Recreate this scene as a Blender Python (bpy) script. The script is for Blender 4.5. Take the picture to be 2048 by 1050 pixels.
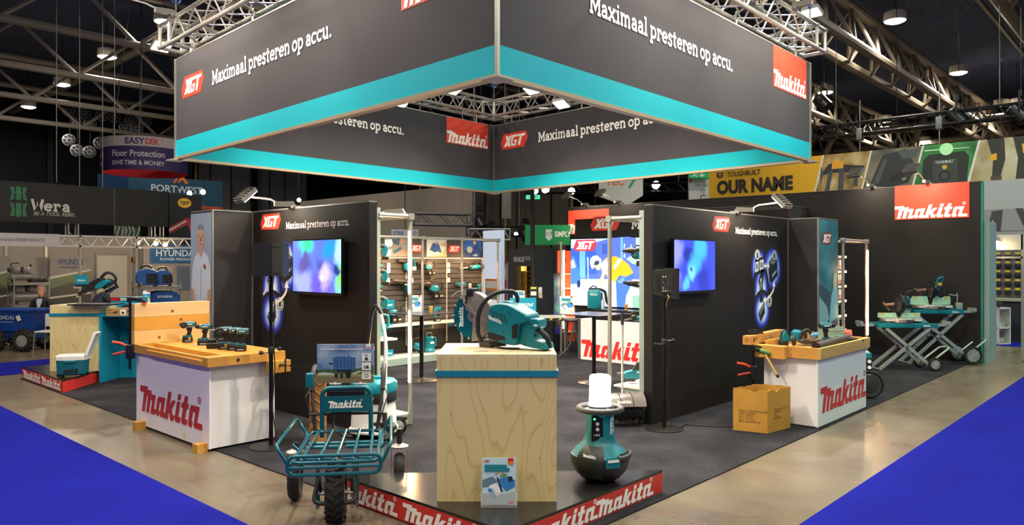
import bpy, math, random
from math import sin, cos, pi, radians, sqrt, atan2
from mathutils import Vector, Matrix
random.seed(7)
for o in list(bpy.data.objects): bpy.data.objects.remove(o)
S = bpy.context.scene
COL = S.collection
# ------------------------------------------------------------------ camera
EYE = 1.85; FPX = 1490.0; YAW = radians(42.6)
cam = bpy.data.cameras.new('camera'); camo = bpy.data.objects.new('camera', cam); COL.objects.link(camo)
camo.location = (0, 0, EYE); camo.rotation_euler = (pi/2, 0, YAW - pi/2)
cam.sensor_width = 36; cam.lens = FPX/2048*36; cam.clip_end = 400
S.camera = camo
FW = (cos(YAW), sin(YAW)); RT = (sin(YAW), -cos(YAW))
# ------------------------------------------------------------------ world and exposure
w = bpy.data.worlds.new('hall_air'); S.world = w; w.use_nodes = True
w.node_tree.nodes['Background'].inputs[0].default_value = (.62, .70, .85, 1)
w.node_tree.nodes['Background'].inputs[1].default_value = 0.06
vs = S.view_settings
vs.view_transform = 'Standard'; vs.look = 'None'; vs.exposure = 0.6; vs.gamma = 1; vs.use_curve_mapping = False
HALL_W = 225; TRUSS_W = 480; ARM_W = 150
# pixel (2048x1050) -> point on a known plane
def ray(x, y):
    a = (x-1024)/FPX
    return Vector((FW[0]+a*RT[0], FW[1]+a*RT[1], (525-y)/FPX))
def G(x, y, z=0.0):
    d = ray(x, y); t = (z-EYE)/d.z; return Vector((d.x*t, d.y*t, z))
def PX(x, y, X):
    d = ray(x, y); t = X/d.x; return Vector((X, d.y*t, EYE+d.z*t))
def PY(x, y, Y):
    d = ray(x, y); t = Y/d.y; return Vector((d.x*t, Y, EYE+d.z*t))
def PD(x, y, D):
    d = ray(x, y); return Vector((d.x*D, d.y*D, EYE+d.z*D))
# ------------------------------------------------------------------ materials
def lin(c):
    if isinstance(c, str):
        c = c.lstrip('#'); c = [int(c[i:i+2], 16)/255 for i in (0, 2, 4)]
    return tuple(x/12.92 if x <= .04045 else ((x+.055)/1.055)**2.4 for x in c) + (1,)
MATS = {}
def mat(c, rough=.5, metal=0.0, var=0.0, scale=8.0, bump=0.0, bscale=60.0, emit=0.0, alpha=1.0, trans=0.0, coat=0.0, stretch=None, spec=None):
    key = (c, rough, metal, var, scale, bump, bscale, emit, alpha, trans, coat, stretch, spec)
    if key in MATS: return MATS[key]
    m = bpy.data.materials.new('m_%s_%d' % (c.strip('#'), len(MATS))); m.use_nodes = True
    nt = m.node_tree; b = nt.nodes['Principled BSDF']; N = nt.nodes.new; L = nt.links.new
    col = lin(c)
    b.inputs['Base Color'].default_value = col
    b.inputs['Roughness'].default_value = rough; b.inputs['Metallic'].default_value = metal
    if spec is not None: b.inputs['Specular IOR Level'].default_value = spec
    if coat: b.inputs['Coat Weight'].default_value = coat; b.inputs['Coat Roughness'].default_value = .1
    if trans: b.inputs['Transmission Weight'].default_value = trans; b.inputs['IOR'].default_value = 1.25
    if alpha < 1: b.inputs['Alpha'].default_value = alpha
    if emit:
        b.inputs['Emission Color'].default_value = col; b.inputs['Emission Strength'].default_value = emit
    if var or bump:
        tc = N('ShaderNodeTexCoord'); mp = N('ShaderNodeMapping'); L(tc.outputs['Object'], mp.inputs[0])
        if stretch: mp.inputs['Scale'].default_value = stretch
    if var:
        n = N('ShaderNodeTexNoise'); n.inputs['Scale'].default_value = scale; n.inputs['Detail'].default_value = 6
        L(mp.outputs[0], n.inputs['Vector'])
        r = N('ShaderNodeValToRGB'); L(n.outputs[0], r.inputs[0])
        r.color_ramp.elements[0].position = .3; r.color_ramp.elements[1].position = .7
        r.color_ramp.elements[0].color = tuple(x*(1-var) for x in col[:3])+(1,)
        r.color_ramp.elements[1].color = tuple(min(1, x*(1+var)) for x in col[:3])+(1,)
        L(r.outputs[0], b.inputs['Base Color'])
    if bump:
        n2 = N('ShaderNodeTexNoise'); n2.inputs['Scale'].default_value = bscale; n2.inputs['Detail'].default_value = 4
        L(mp.outputs[0], n2.inputs['Vector'])
        bp = N('ShaderNodeBump'); bp.inputs['Strength'].default_value = bump; bp.inputs['Distance'].default_value = .02
        L(n2.outputs[0], bp.inputs['Height']); L(bp.outputs[0], b.inputs['Normal'])
    MATS[key] = m
    return m
def ramp_mat(name, kind, scale, stops, rough=.5, emit=0, stretch=(1, 1, 1), distort=0, detail=4, rot=(0, 0, 0), coord='Object'):
    m = bpy.data.materials.new(name); m.use_nodes = True; nt = m.node_tree; N = nt.nodes.new; L = nt.links.new
    b = nt.nodes['Principled BSDF']; b.inputs['Roughness'].default_value = rough
    tc = N('ShaderNodeTexCoord'); mp = N('ShaderNodeMapping'); L(tc.outputs[coord], mp.inputs[0])
    mp.inputs['Scale'].default_value = stretch; mp.inputs['Rotation'].default_value = rot
    if kind == 'noise':
        t = N('ShaderNodeTexNoise'); t.inputs['Detail'].default_value = detail; t.inputs['Distortion'].default_value = distort
    elif kind == 'wave':
        t = N('ShaderNodeTexWave'); t.inputs['Distortion'].default_value = distort; t.inputs['Detail'].default_value = detail
    elif kind == 'voronoi':
        t = N('ShaderNodeTexVoronoi')
    t.inputs['Scale'].default_value = scale
    L(mp.outputs[0], t.inputs['Vector'])
    r = N('ShaderNodeValToRGB'); L(t.outputs['Fac' if kind != 'voronoi' else 'Distance'], r.inputs[0])
    el = r.color_ramp.elements
    while len(el) > 1: el.remove(el[-1])
    el[0].position = stops[0][0]; el[0].color = lin(stops[0][1])
    for p, c in stops[1:]:
        e = el.new(p); e.color = lin(c)
    L(r.outputs[0], b.inputs['Base Color'])
    if emit:
        L(r.outputs[0], b.inputs['Emission Color']); b.inputs['Emission Strength'].default_value = emit
    return m
def blob_mat(name, base, blobs, emit=1.0, dist=.25, dscale=3.0, rough=.3):
    """screen picture: soft coloured blobs, coordinates warped by noise; blobs = (centre, radius, colour)"""
    m = bpy.data.materials.new(name); m.use_nodes = True; nt = m.node_tree; N = nt.nodes.new; L = nt.links.new
    b = nt.nodes['Principled BSDF']; b.inputs['Roughness'].default_value = rough
    tc = N('ShaderNodeTexCoord'); n = N('ShaderNodeTexNoise'); n.inputs['Scale'].default_value = dscale; n.inputs['Detail'].default_value = 3; L(tc.outputs['Object'], n.inputs['Vector'])
    sb = N('ShaderNodeVectorMath'); sb.operation = 'SUBTRACT'; sb.inputs[1].default_value = (.5, .5, .5); L(n.outputs['Color'], sb.inputs[0])
    ml = N('ShaderNodeVectorMath'); ml.operation = 'MULTIPLY_ADD'; ml.inputs[1].default_value = (dist, dist, dist); L(sb.outputs[0], ml.inputs[0]); L(tc.outputs['Object'], ml.inputs[2])
    prev = None
    for c, r, col in blobs:
        d = N('ShaderNodeVectorMath'); d.operation = 'DISTANCE'; L(ml.outputs[0], d.inputs[0]); d.inputs[1].default_value = tuple(c)
        mr = N('ShaderNodeMapRange'); mr.interpolation_type = 'SMOOTHSTEP'; mr.inputs[1].default_value = r; mr.inputs[2].default_value = r*.35; L(d.outputs['Value'], mr.inputs[0])
        mx = N('ShaderNodeMixRGB'); L(mr.outputs[0], mx.inputs[0]); mx.inputs[2].default_value = lin(col)
        if prev: L(prev.outputs[0], mx.inputs[1])
        else: mx.inputs[1].default_value = lin(base)
        prev = mx
    L(prev.outputs[0], b.inputs['Base Color']); L(prev.outputs[0], b.inputs['Emission Color']); b.inputs['Emission Strength'].default_value = emit
    return m
# ------------------------------------------------------------------ mesh builder
def orth(d):
    d = Vector(d).normalized()
    a = Vector((0, 0, 1)) if abs(d.z) < .9 else Vector((1, 0, 0))
    u = d.cross(a).normalized(); return d, u, d.cross(u).normalized()
class Fr:
    """a flat frame: origin, right, up, outward normal"""
    def __init__(s, o, ux, uy, n=None):
        s.o = Vector(o); s.ux = Vector(ux); s.uy = Vector(uy); s.n = Vector(n) if n else s.ux.cross(s.uy)
    def __call__(s, u, v, d=0.0): return s.o+s.ux*u+s.uy*v+s.n*d
def facX(X, Y0, z0=0): return Fr((X, Y0, z0), (0, -1, 0), (0, 0, 1), (-1, 0, 0))   # surface facing -X, right is -Y
def facY(Y, X0, z0=0): return Fr((X0, Y, z0), (1, 0, 0), (0, 0, 1), (0, -1, 0))    # surface facing -Y, right is +X
KIDS = {}
def adopt(o, par):
    o.parent = par; KIDS.setdefault(par.name, []).append(o)
class B:
    def __init__(s): s.v = []; s.f = []
    def add(s, vs, fs):
        k = len(s.v); s.v += [tuple(x) for x in vs]; s.f += [tuple(i+k for i in q) for q in fs]; return s
    def bx(s, x0, x1, y0, y1, z0, z1):
        vs = [(x, y, z) for z in (z0, z1) for y in (y0, y1) for x in (x0, x1)]
        return s.add(vs, [(0, 2, 3, 1), (4, 5, 7, 6), (0, 1, 5, 4), (2, 6, 7, 3), (0, 4, 6, 2), (1, 3, 7, 5)])
    def cb(s, c, sz, R=None):
        c = Vector(c); R = R or Matrix.Identity(3)
        vs = [c+R@Vector((x*sz[0]/2, y*sz[1]/2, z*sz[2]/2)) for z in (-1, 1) for y in (-1, 1) for x in (-1, 1)]
        return s.add(vs, [(0, 2, 3, 1), (4, 5, 7, 6), (0, 1, 5, 4), (2, 6, 7, 3), (0, 4, 6, 2), (1, 3, 7, 5)])
    def loft(s, rings, cap=True, closed=True):
        n = len(rings[0]); k = len(s.v)
        for r in rings: s.v += [tuple(p) for p in r]
        for i in range(len(rings)-1):
            for j in range(n if closed else n-1):
                a = k+i*n+j; b = k+i*n+(j+1) % n
                s.f.append((a, b, b+n, a+n))
        if cap:
            s.f.append(tuple(k+j for j in reversed(range(n)))); q = k+(len(rings)-1)*n
            s.f.append(tuple(q+j for j in range(n)))
        return s
    def cyl(s, p0, p1, r0, r1=None, n=12, cap=True):
        p0 = Vector(p0); p1 = Vector(p1); r1 = r0 if r1 is None else r1
        d, u, w_ = orth(p1-p0)
        rg = [[p+(u*cos(2*pi*j/n)+w_*sin(2*pi*j/n))*r for j in range(n)] for p, r in ((p0, r0), (p1, r1))]
        return s.loft(rg, cap)
    def turn(s, p0, axis, prof, n=16, cap=True):
        """lathe: prof = [(distance along axis, radius)]"""
        p0 = Vector(p0); d, u, w_ = orth(axis)
        return s.loft([[p0+d*a+(u*cos(2*pi*j/n)+w_*sin(2*pi*j/n))*r for j in range(n)] for a, r in prof], cap)
    def tube(s, pts, r, n=8, closed=False):
        P = [Vector(p) for p in pts]; m = len(P); rings = []; u = None
        for i in range(m):
            if closed: t = P[(i+1) % m]-P[i-1]
            else: t = P[min(i+1, m-1)]-P[max(i-1, 0)]
            t.normalize()
            if u is None: _, u, _w = orth(t)
            else:
                u = u-t*u.dot(t)
                if u.length < 1e-6: _, u, _w = orth(t)
                u.normalize()
            ww = t.cross(u); rr = r[i] if isinstance(r, (list, tuple)) else r
            rings.append([P[i]+(u*cos(2*pi*j/n)+ww*sin(2*pi*j/n))*rr for j in range(n)])
        if closed:
            k = len(s.v); s.loft(rings, False); q = k+(m-1)*n
            # match the last ring to the first one
            best = min(range(n), key=lambda o: (rings[-1][0]-rings[0][o]).length)
            for j in range(n): s.f.append((q+j, q+(j+1) % n, k+(j+1+best) % n, k+(j+best) % n))
            return s
        return s.loft(rings)
    def prism(s, poly, fr, d0, d1):
        n = len(poly); k = len(s.v)
        s.v += [tuple(fr(p[0], p[1], d0)) for p in poly]+[tuple(fr(p[0], p[1], d1)) for p in poly]
        for j in range(n): s.f.append((k+j, k+(j+1) % n, k+n+(j+1) % n, k+n+j))
        s.f.append(tuple(k+j for j in reversed(range(n)))); s.f.append(tuple(k+n+j for j in range(n)))
        return s
    def poly(s, pts, fr, d=.002):
        k = len(s.v); s.v += [tuple(fr(p[0], p[1], d)) for p in pts]; s.f.append(tuple(range(k, k+len(pts)))); return s
    def sph(s, c, r, nu=14, nv=8, a0=-pi/2, a1=pi/2):
        c = Vector(c); r = (r, r, r) if not isinstance(r, (tuple, list)) else r
        return s.loft([[c+Vector((r[0]*max(cos(t), .002)*cos(2*pi*j/nu), r[1]*max(cos(t), .002)*sin(2*pi*j/nu), r[2]*sin(t))) for j in range(nu)]
                       for t in [a0+(a1-a0)*i/nv for i in range(nv+1)]])
    def rbox(s, x0, x1, y0, y1, z0, z1, r=.01, seg=3, tx=0, ty=0):
        """rounded box; tx, ty taper the top"""
        cx, cy = (x0+x1)/2, (y0+y1)/2
        def ring(z, ins, tp):
            hx = (x1-x0)/2-ins-tx*tp; hy = (y1-y0)/2-ins-ty*tp; rr = max(r-ins, r*.3); out = []
            for qx, qy, a in ((1, 1, 0), (-1, 1, pi/2), (-1, -1, pi), (1, -1, 1.5*pi)):
                for i in range(seg+1):
                    t = a+i*pi/2/seg
                    out.append((cx+qx*(hx-rr)+rr*cos(t), cy+qy*(hy-rr)+rr*sin(t), z))
            return out
        H = z1-z0
        return s.loft([ring(z0, r*.6, 0), ring(z0+r*.35, r*.15, .03), ring(z0+r, 0, r/H), ring(z1-r, 0, 1-r/H), ring(z1-r*.35, r*.15, .97), ring(z1, r*.6, 1)])
    def ring(s, c, axis, R, r, n=24, m=8):
        c = Vector(c); d, u, w_ = orth(axis)
        return s.tube([c+(u*cos(2*pi*j/n)+w_*sin(2*pi*j/n))*R for j in range(n)], r, m, closed=True)
    def xf(s, M):
        s.v = [tuple(M @ Vector(p)) for p in s.v]; return s
    def obj(s, name, m, parent=None, loc=None, rz=0, smooth=35, kind=None):
        me = bpy.data.meshes.new(name); me.from_pydata(s.v, [], s.f)
        if smooth:
            me.shade_smooth(); me.set_sharp_from_angle(angle=radians(smooth))
        me.materials.append(m)
        o = bpy.data.objects.new(name, me); COL.objects.link(o)
        if parent: adopt(o, parent)
        if loc is not None: o.location = loc
        if rz: o.rotation_euler = (0, 0, rz)
        if kind: o['kind'] = kind
        return o
def tag(o, label, cat, group=None):
    o['label'] = label; o['category'] = cat
    if group: o['group'] = group
    return o
def thing(name, label, cat, loc=(0, 0, 0), rz=0, group=None):
    o = bpy.data.objects.new(name, None); COL.objects.link(o); o.empty_display_size = .1
    o.location = loc; o.rotation_euler = (0, 0, rz); return tag(o, label, cat, group)
def share(src, parent, loc=(0, 0, 0), rot=(0, 0, 0), sc=(1, 1, 1), name=None):
    o = bpy.data.objects.new(name or src.name.split('.')[0], src.data); COL.objects.link(o); adopt(o, parent)
    o.location = loc; o.rotation_euler = rot; o.scale = sc; return o
def dup(root, loc, rz=0, label=None, group=None, sc=None):
    def cp(o, par):
        c = o.copy(); COL.objects.link(c)
        if par: adopt(c, par)
        for ch in KIDS.get(o.name, []): cp(ch, c)
        return c
    r = cp(root, None); r.location = loc; r.rotation_euler = (0, 0, rz)
    if sc: r.scale = (sc, sc, sc)
    if label: r['label'] = label
    if group: r['group'] = group
    return r
def struct(o): o['kind'] = 'structure'; return o
def arc(cx, cy, r, a0, a1, n=8): return [(cx+r*cos(radians(a0+(a1-a0)*i/n)), cy+r*sin(radians(a0+(a1-a0)*i/n))) for i in range(n+1)]
def circ(cx, cy, r, n=20, ry=None): return [(cx+r*cos(2*pi*i/n), cy+(ry or r)*sin(2*pi*i/n)) for i in range(n)]
def rect(u0, u1, v0, v1): return [(u0, v0), (u1, v0), (u1, v1), (u0, v1)]
def fillet(pts, r, n=5, closed=False):
    """round the corners of a 3D polyline"""
    P = [Vector(p) for p in pts]; out = []; m = len(P)
    for i, p in enumerate(P):
        if not closed and i in (0, m-1): out.append(p); continue
        a = P[i-1]; b = P[(i+1) % m]
        da = (a-p); db = (b-p); rr = min(r, da.length*.49, db.length*.49)
        q0 = p+da.normalized()*rr; q1 = p+db.normalized()*rr
        for k in range(n+1):
            t = k/n; out.append(q0*(1-t)**2+p*2*t*(1-t)+q1*t*t)
    return out
# ------------------------------------------------------------------ lettering
def strokes(b, lines, w_, fr, u0, v0, sc, d, shear=0.0, step=.00012):
    for i, ln in enumerate(lines):
        P = [Vector((x, y)) for x, y in ln]; n = len(P); Lf = []; Rt = []
        for j in range(n):
            t = (P[min(j+1, n-1)]-P[max(j-1, 0)]).normalized(); nn = Vector((-t.y, t.x))
            if 0 < j < n-1:
                t0 = (P[j]-P[j-1]).normalized(); k = max(.5, abs(nn.dot(Vector((-t0.y, t0.x))))); hw = w_/2/k
            else: hw = w_/2
            Lf.append(P[j]+nn*hw); Rt.append(P[j]-nn*hw)
        k = len(b.v); dd = d+step*(i % 6)
        for p in Lf+Rt: b.v.append(tuple(fr(u0+(p.x+shear*p.y)*sc, v0+p.y*sc, dd)))
        for j in range(n-1): b.f.append((k+n+j, k+n+j+1, k+j+1, k+j))
def _slab():
    X = .5; C = .70; g = {}
    def sf(x, y, h=.085): return [(x-h, y), (x+h, y)]
    e = .045
    g['M'] = (.80, [[(.13, 0), (.13, C)], [(.67, 0), (.67, C)], [(.13, C-.03), (.40, .2), (.67, C-.03)], sf(.13, e, .12), sf(.67, e, .12), [(.02, C-e), (.16, C-e)], [(.64, C-e), (.78, C-e)]])
    g['N'] = (.74, [[(.13, 0), (.13, C)], [(.60, 0), (.60, C)], [(.13, C-.03), (.60, .03)], sf(.13, e, .11), [(.02, C-e), (.16, C-e)], sf(.60, C-e, .11)])
    g['n'] = (.58, [[(.13, 0), (.13, X)]] + [[(.13, .33)] + arc(.29, .30, .155, 130, 0, 6) + [(.445, 0)]] + [sf(.13, e, .1), sf(.445, e, .1), [(.02, X-e), (.15, X-e)]])
    g['m'] = (.86, [[(.13, 0), (.13, X)], [(.13, .33)] + arc(.27, .31, .14, 130, 0, 6) + [(.41, 0)], [(.41, .33)] + arc(.56, .31, .14, 130, 0, 6) + [(.70, 0)], sf(.13, e, .09), sf(.41, e, .09), sf(.70, e, .09), [(.02, X-e), (.15, X-e)]])
    g['a'] = (.52, [arc(.24, .315, .145, 165, 0, 6) + [(.385, 0)], arc(.21, .155, .11, 60, 300, 9), [(.2, .265), (.385, .28)], [(.24, .045), (.385, .11)], [(.36, e), (.48, e)]])
    g['x'] = (.58, [[(.08, .04), (.46, X-.04)], [(.08, X-.04), (.46, .04)], sf(.10, e, .10), sf(.45, e, .10), sf(.10, X-e, .10), sf(.45, X-e, .10)])
    g['i'] = (.32, [[(.16, 0), (.16, X)], sf(.16, e, .13), [(.04, X-e), (.18, X-e)], [(.16, .60), (.16, .72)]])
    g['l'] = (.32, [[(.16, 0), (.16, .74)], sf(.16, e, .13), [(.04, .74-e), (.18, .74-e)]])
    g['p'] = (.58, [[(.13, -.2), (.13, X)], arc(.29, .25, .2, 150, -150, 12), sf(.13, -.2+e, .12), [(.02, X-e), (.15, X-e)]])
    g['r'] = (.46, [[(.14, 0), (.14, X)], [(.14, .30)] + arc(.30, .30, .155, 140, 60, 4), [(.38, .30), (.38, .45)], sf(.14, e, .12), [(.02, X-e), (.16, X-e)]])
    g['e'] = (.52, [arc(.26, .25, .2, 0, 320, 14), [(.07, .26), (.46, .26)]])
    g['s'] = (.46, [arc(.225, .37, .115, 25, 210, 7) + arc(.225, .135, .12, 60, -155, 8), [(.365, .36), (.365, .48)], [(.08, .03), (.08, .15)]])
    g['t'] = (.40, [[(.17, .66), (.17, .14)] + arc(.27, .14, .1, 180, 300, 4), [(.03, X-e), (.34, X-e)]])
    g['o'] = (.54, [arc(.27, .25, .2, 0, 360, 18)])
    g['c'] = (.50, [arc(.26, .25, .2, 45, 315, 12), [(.42, .36), (.42, .48)]])
    g['u'] = (.58, [[(.12, X), (.12, .2)] + arc(.265, .2, .145, 180, 320, 6), [(.43, X), (.43, 0)], [(.02, X-e), (.14, X-e)], [(.33, X-e), (.45, X-e)], [(.41, e), (.54, e)]])
    g['w'] = (.80, [[(.08, X-.03), (.23, .03), (.39, X-.08), (.54, .03), (.70, X-.03)], sf(.09, X-e, .1), sf(.69, X-e, .1)])
    g['.'] = (.26, [[(.06, .065), (.19, .065)]])
    g[' '] = (.20, [])
    return g
SLAB = _slab()
def slab_width(s): return sum(SLAB[c][0] for c in s)
def slab(name, s, fr, u, v, width, m, parent, d=.004, weight=.115, hs=1.0):
    """slab serif lettering; width in metres, hs = extra height"""
    sc = width/slab_width(s); b = B(); x = 0
    f2 = Fr(fr(u, v), fr.ux, fr.uy*hs, fr.n)
    for ch in s:
        wd, ln = SLAB[ch]
        if ch == '.': strokes(b, ln, .14, f2, x*sc, 0, sc, d)
        else: strokes(b, ln, weight, f2, x*sc, 0, sc, d)
        x += wd
    return b.obj(name, m, parent, smooth=0)
LOGO = [[(60,708),(315,692),(285,772),(60,780)],[(195,735),(300,732),(205,1000),(115,1003)],[(285,730),(440,722),(415,800),(255,806)],[(330,757),(424,755),(348,992),(258,995)],
 [(420,763),(565,757),(540,830),(395,833)],[(480,763),(565,757),(508,918),(600,914),(525,985),(395,991)],
 [(570,945),(612,800),(655,757),(720,753),(693,818),(655,915),(690,914),(660,977),(585,980)],[(655,757),(862,743),(838,812),(690,820)],[(770,748),(862,743),(803,910),(870,908),(828,970),(712,975),(680,940),(712,913)],
 [(962,656),(1050,652),(938,967),(835,972),(860,905)],[(985,815),(1080,733),(1178,729),(1060,838),(1000,850)],[(975,855),(1060,835),(1080,895),(1145,893),(1100,960),(1010,965)],
 [(1250,640),(1338,636),(1312,703),(1226,706)],[(1218,722),(1310,718),(1250,888),(1325,886),(1290,950),(1170,956),(1140,925)],
 [(1438,632),(1532,628),(1503,706),(1550,704),(1528,765),(1482,767),(1437,880),(1515,878),(1480,942),(1360,948),(1330,915),(1385,772),(1335,776),(1358,712),(1408,710)],
 [(1530,900),(1575,745),(1615,703),(1690,700),(1660,770),(1620,875),(1655,872),(1630,938),(1545,941),(1520,912)],[(1615,703),(1840,693),(1812,765),(1655,770)],[(1750,696),(1840,693),(1770,865),(1905,858),(1908,924),(1700,933),(1672,902),(1690,868)]]
def logo(name, fr, u, v, width, m, parent, d=.004, hs=1.0, reg=True):
    """connected brush lettering 'makita' with a ring mark"""
    b = B()
    for i, pl in enumerate(LOGO):
        b.poly([(u+(x-60)/1850*width, v+(1004-.0425*(x-60)-y)/1525*width*hs) for x, y in pl], fr, d+.00012*(i % 5))
    if reg:
        c = Vector((u+.958*width, v+.2*width*hs)); r = .024*width
        n = 16; k = len(b.v)
        for rr in (r, r*.72):
            for j in range(n): b.v.append(tuple(fr(c.x+rr*cos(2*pi*j/n), c.y+rr*sin(2*pi*j/n), d)))
        for j in range(n): b.f.append((k+j, k+(j+1) % n, k+n+(j+1) % n, k+n+j))
        strokes(b, [[(-.3, -.45), (-.3, .45), (.15, .45), (.3, .2), (-.3, 0), (.3, -.45)]], .16, fr, c.x, c.y, r*.9, d)
    return b.obj(name, m, parent, smooth=0)
HEX = [(0, .15), (.13, .39), (.93, .39), (1, .24), (.87, 0), (.07, 0)]
XGT = [[(.12,.06),(.22,.06),(.46,.33),(.36,.33)],[(.20,.33),(.295,.33),(.385,.06),(.29,.06)],
 [(.47,.33),(.64,.33),(.60,.275),(.485,.275)],[(.38,.195),(.47,.33),(.50,.275),(.46,.195),(.455,.115),(.41,.06)],[(.40,.06),(.56,.06),(.575,.115),(.43,.115)],[(.535,.06),(.565,.06),(.62,.2),(.545,.2)],[(.50,.155),(.605,.155),(.62,.2),(.51,.2)],
 [(.65,.33),(.91,.33),(.89,.272),(.63,.272)],[(.725,.29),(.805,.29),(.72,.06),(.64,.06)]]
def xgt(parent, fr, u, v, width, d=.003, hs=1.0, red='#e0402c'):
    b = B(); b.poly([(u+x*width, v+y*width*hs) for x, y in HEX], fr, d); p = b.obj('badge', mat(red, .5), parent, smooth=0)
    b = B()
    for i, pl in enumerate(XGT): b.poly([(u+x*width, v+y*width*hs) for x, y in pl], fr, d+.002+.0001*(i % 4))
    b.obj('badge_letters', mat('#f4f2ee', .5), p if parent.parent is None else parent, smooth=0); return p
def text(name, s, fr, u, v, size, m, parent, d=.004, bold=0.0, width=None, shear=0.0, align='LEFT', hs=1.0):
    cu = bpy.data.curves.new('t', 'FONT'); cu.body = s; cu.size = size; cu.offset = bold*size; cu.shear = shear; cu.resolution_u = 3
    o = bpy.data.objects.new('t', cu); COL.objects.link(o)
    me0 = bpy.data.meshes.new_from_object(o); vs_ = [v_.co.copy() for v_ in me0.vertices]; fs = [tuple(p.vertices) for p in me0.polygons]
    bpy.data.objects.remove(o); bpy.data.curves.remove(cu); bpy.data.meshes.remove(me0)
    x0 = min(p.x for p in vs_); x1 = max(p.x for p in vs_); k = width/(x1-x0) if width else 1
    wd = (x1-x0)*k; off = {'LEFT': 0, 'CENTER': -wd/2, 'RIGHT': -wd}[align]
    b = B(); b.v = [tuple(fr(u+off+(p.x-x0)*k, v+p.y*hs, d)) for p in vs_]; b.f = fs
    return b.obj(name, m, parent, smooth=0)
def prints(parent, fr, layers, d=.003, name='print'):
    """flat print: layers of (colour, list of polygons) one over another"""
    for i, (c, pls) in enumerate(layers):
        mm = c if not isinstance(c, str) else mat(c, .5)
        if len(pls) <= 4:
            for j, pl in enumerate(pls): B().poly(pl, fr, d+.0007*i+.0001*(j % 5)).obj(name, mm, parent, smooth=0)
            continue
        b = B()
        for j, pl in enumerate(pls): b.poly(pl, fr, d+.0007*i+.0001*(j % 5))
        b.obj(name, mm, parent, smooth=0)
def light(kind, name, loc, power, col='#ffffff', size=.2, parent=None, target=None, spread=None, blend=.5, angle=None):
    ld = bpy.data.lights.new(name, kind); ld.energy = power; ld.color = lin(col)[:3]
    if kind == 'AREA':
        ld.shape = 'DISK'; ld.size = size
        if spread: ld.spread = radians(spread)
    elif kind == 'SPOT':
        ld.shadow_soft_size = size; ld.spot_size = radians(angle or 90); ld.spot_blend = blend
    else: ld.shadow_soft_size = size
    o = bpy.data.objects.new(name, ld); COL.objects.link(o)
    o.location = loc
    if target is not None:
        o.rotation_euler = (Vector(target)-Vector(loc)).to_track_quat('-Z', 'Y').to_euler()
    if parent: adopt(o, parent)
    return o
TEAL = '#0b7480'; TEALD = '#07606b'; BLK = '#17181a'; GRY = '#3a3b3d'
# ================================================================== the hall
def concrete():
    m = bpy.data.materials.new('polished_concrete'); m.use_nodes = True; nt = m.node_tree; N = nt.nodes.new; L = nt.links.new
    b = nt.nodes['Principled BSDF']; tc = N('ShaderNodeTexCoord')
    n1 = N('ShaderNodeTexNoise'); n1.inputs['Scale'].default_value = .9; n1.inputs['Detail'].default_value = 9; n1.inputs['Roughness'].default_value = .65; L(tc.outputs['Object'], n1.inputs['Vector'])
    r = N('ShaderNodeValToRGB'); L(n1.outputs[0], r.inputs[0])
    r.color_ramp.elements[0].position = .33; r.color_ramp.elements[0].color = lin('#5c5143')
    r.color_ramp.elements[1].position = .68; r.color_ramp.elements[1].color = lin('#756a57')
    mp = N('ShaderNodeMapping'); mp.inputs['Scale'].default_value = (14, 1.2, 1); mp.inputs['Rotation'].default_value = (0, 0, .9); L(tc.outputs['Object'], mp.inputs[0])
    n2 = N('ShaderNodeTexNoise'); n2.inputs['Scale'].default_value = 2; n2.inputs['Detail'].default_value = 5; L(mp.outputs[0], n2.inputs['Vector'])
    mx = N('ShaderNodeMixRGB'); mx.blend_type = 'SOFT_LIGHT'; mx.inputs[0].default_value = .55; L(r.outputs[0], mx.inputs[1]); L(n2.outputs['Color'], mx.inputs[2])
    L(mx.outputs[0], b.inputs['Base Color'])
    r2 = N('ShaderNodeValToRGB'); L(n1.outputs[0], r2.inputs[0]); r2.color_ramp.elements[0].color = (.2, .2, .2, 1); r2.color_ramp.elements[1].color = (.38, .38, .38, 1)
    L(r2.outputs[0], b.inputs['Roughness']); b.inputs['Specular IOR Level'].default_value = .5
    return m
def fabric(name, c0, c1, scale=260, bump=.5, big=.12):
    m = bpy.data.materials.new(name); m.use_nodes = True; nt = m.node_tree; N = nt.nodes.new; L = nt.links.new
    b = nt.nodes['Principled BSDF']; tc = N('ShaderNodeTexCoord')
    n1 = N('ShaderNodeTexNoise'); n1.inputs['Scale'].default_value = scale; n1.inputs['Detail'].default_value = 3; L(tc.outputs['Object'], n1.inputs['Vector'])
    n3 = N('ShaderNodeTexNoise'); n3.inputs['Scale'].default_value = 1.6; n3.inputs['Detail'].default_value = 6; L(tc.outputs['Object'], n3.inputs['Vector'])
    ad = N('ShaderNodeMath'); ad.operation = 'MULTIPLY_ADD'; L(n3.outputs[0], ad.inputs[0]); ad.inputs[1].default_value = big*4; L(n1.outputs[0], ad.inputs[2])
    r = N('ShaderNodeValToRGB'); L(ad.outputs[0], r.inputs[0])
    r.color_ramp.elements[0].position = .45+big*2; r.color_ramp.elements[0].color = lin(c0)
    r.color_ramp.elements[1].position = .62+big*2; r.color_ramp.elements[1].color = lin(c1)
    L(r.outputs[0], b.inputs['Base Color']); b.inputs['Roughness'].default_value = .95; b.inputs['Specular IOR Level'].default_value = .1
    bp = N('ShaderNodeBump'); bp.inputs['Strength'].default_value = bump; bp.inputs['Distance'].default_value = .004; L(n1.outputs[0], bp.inputs['Height']); L(bp.outputs[0], b.inputs['Normal'])
    return m
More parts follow.
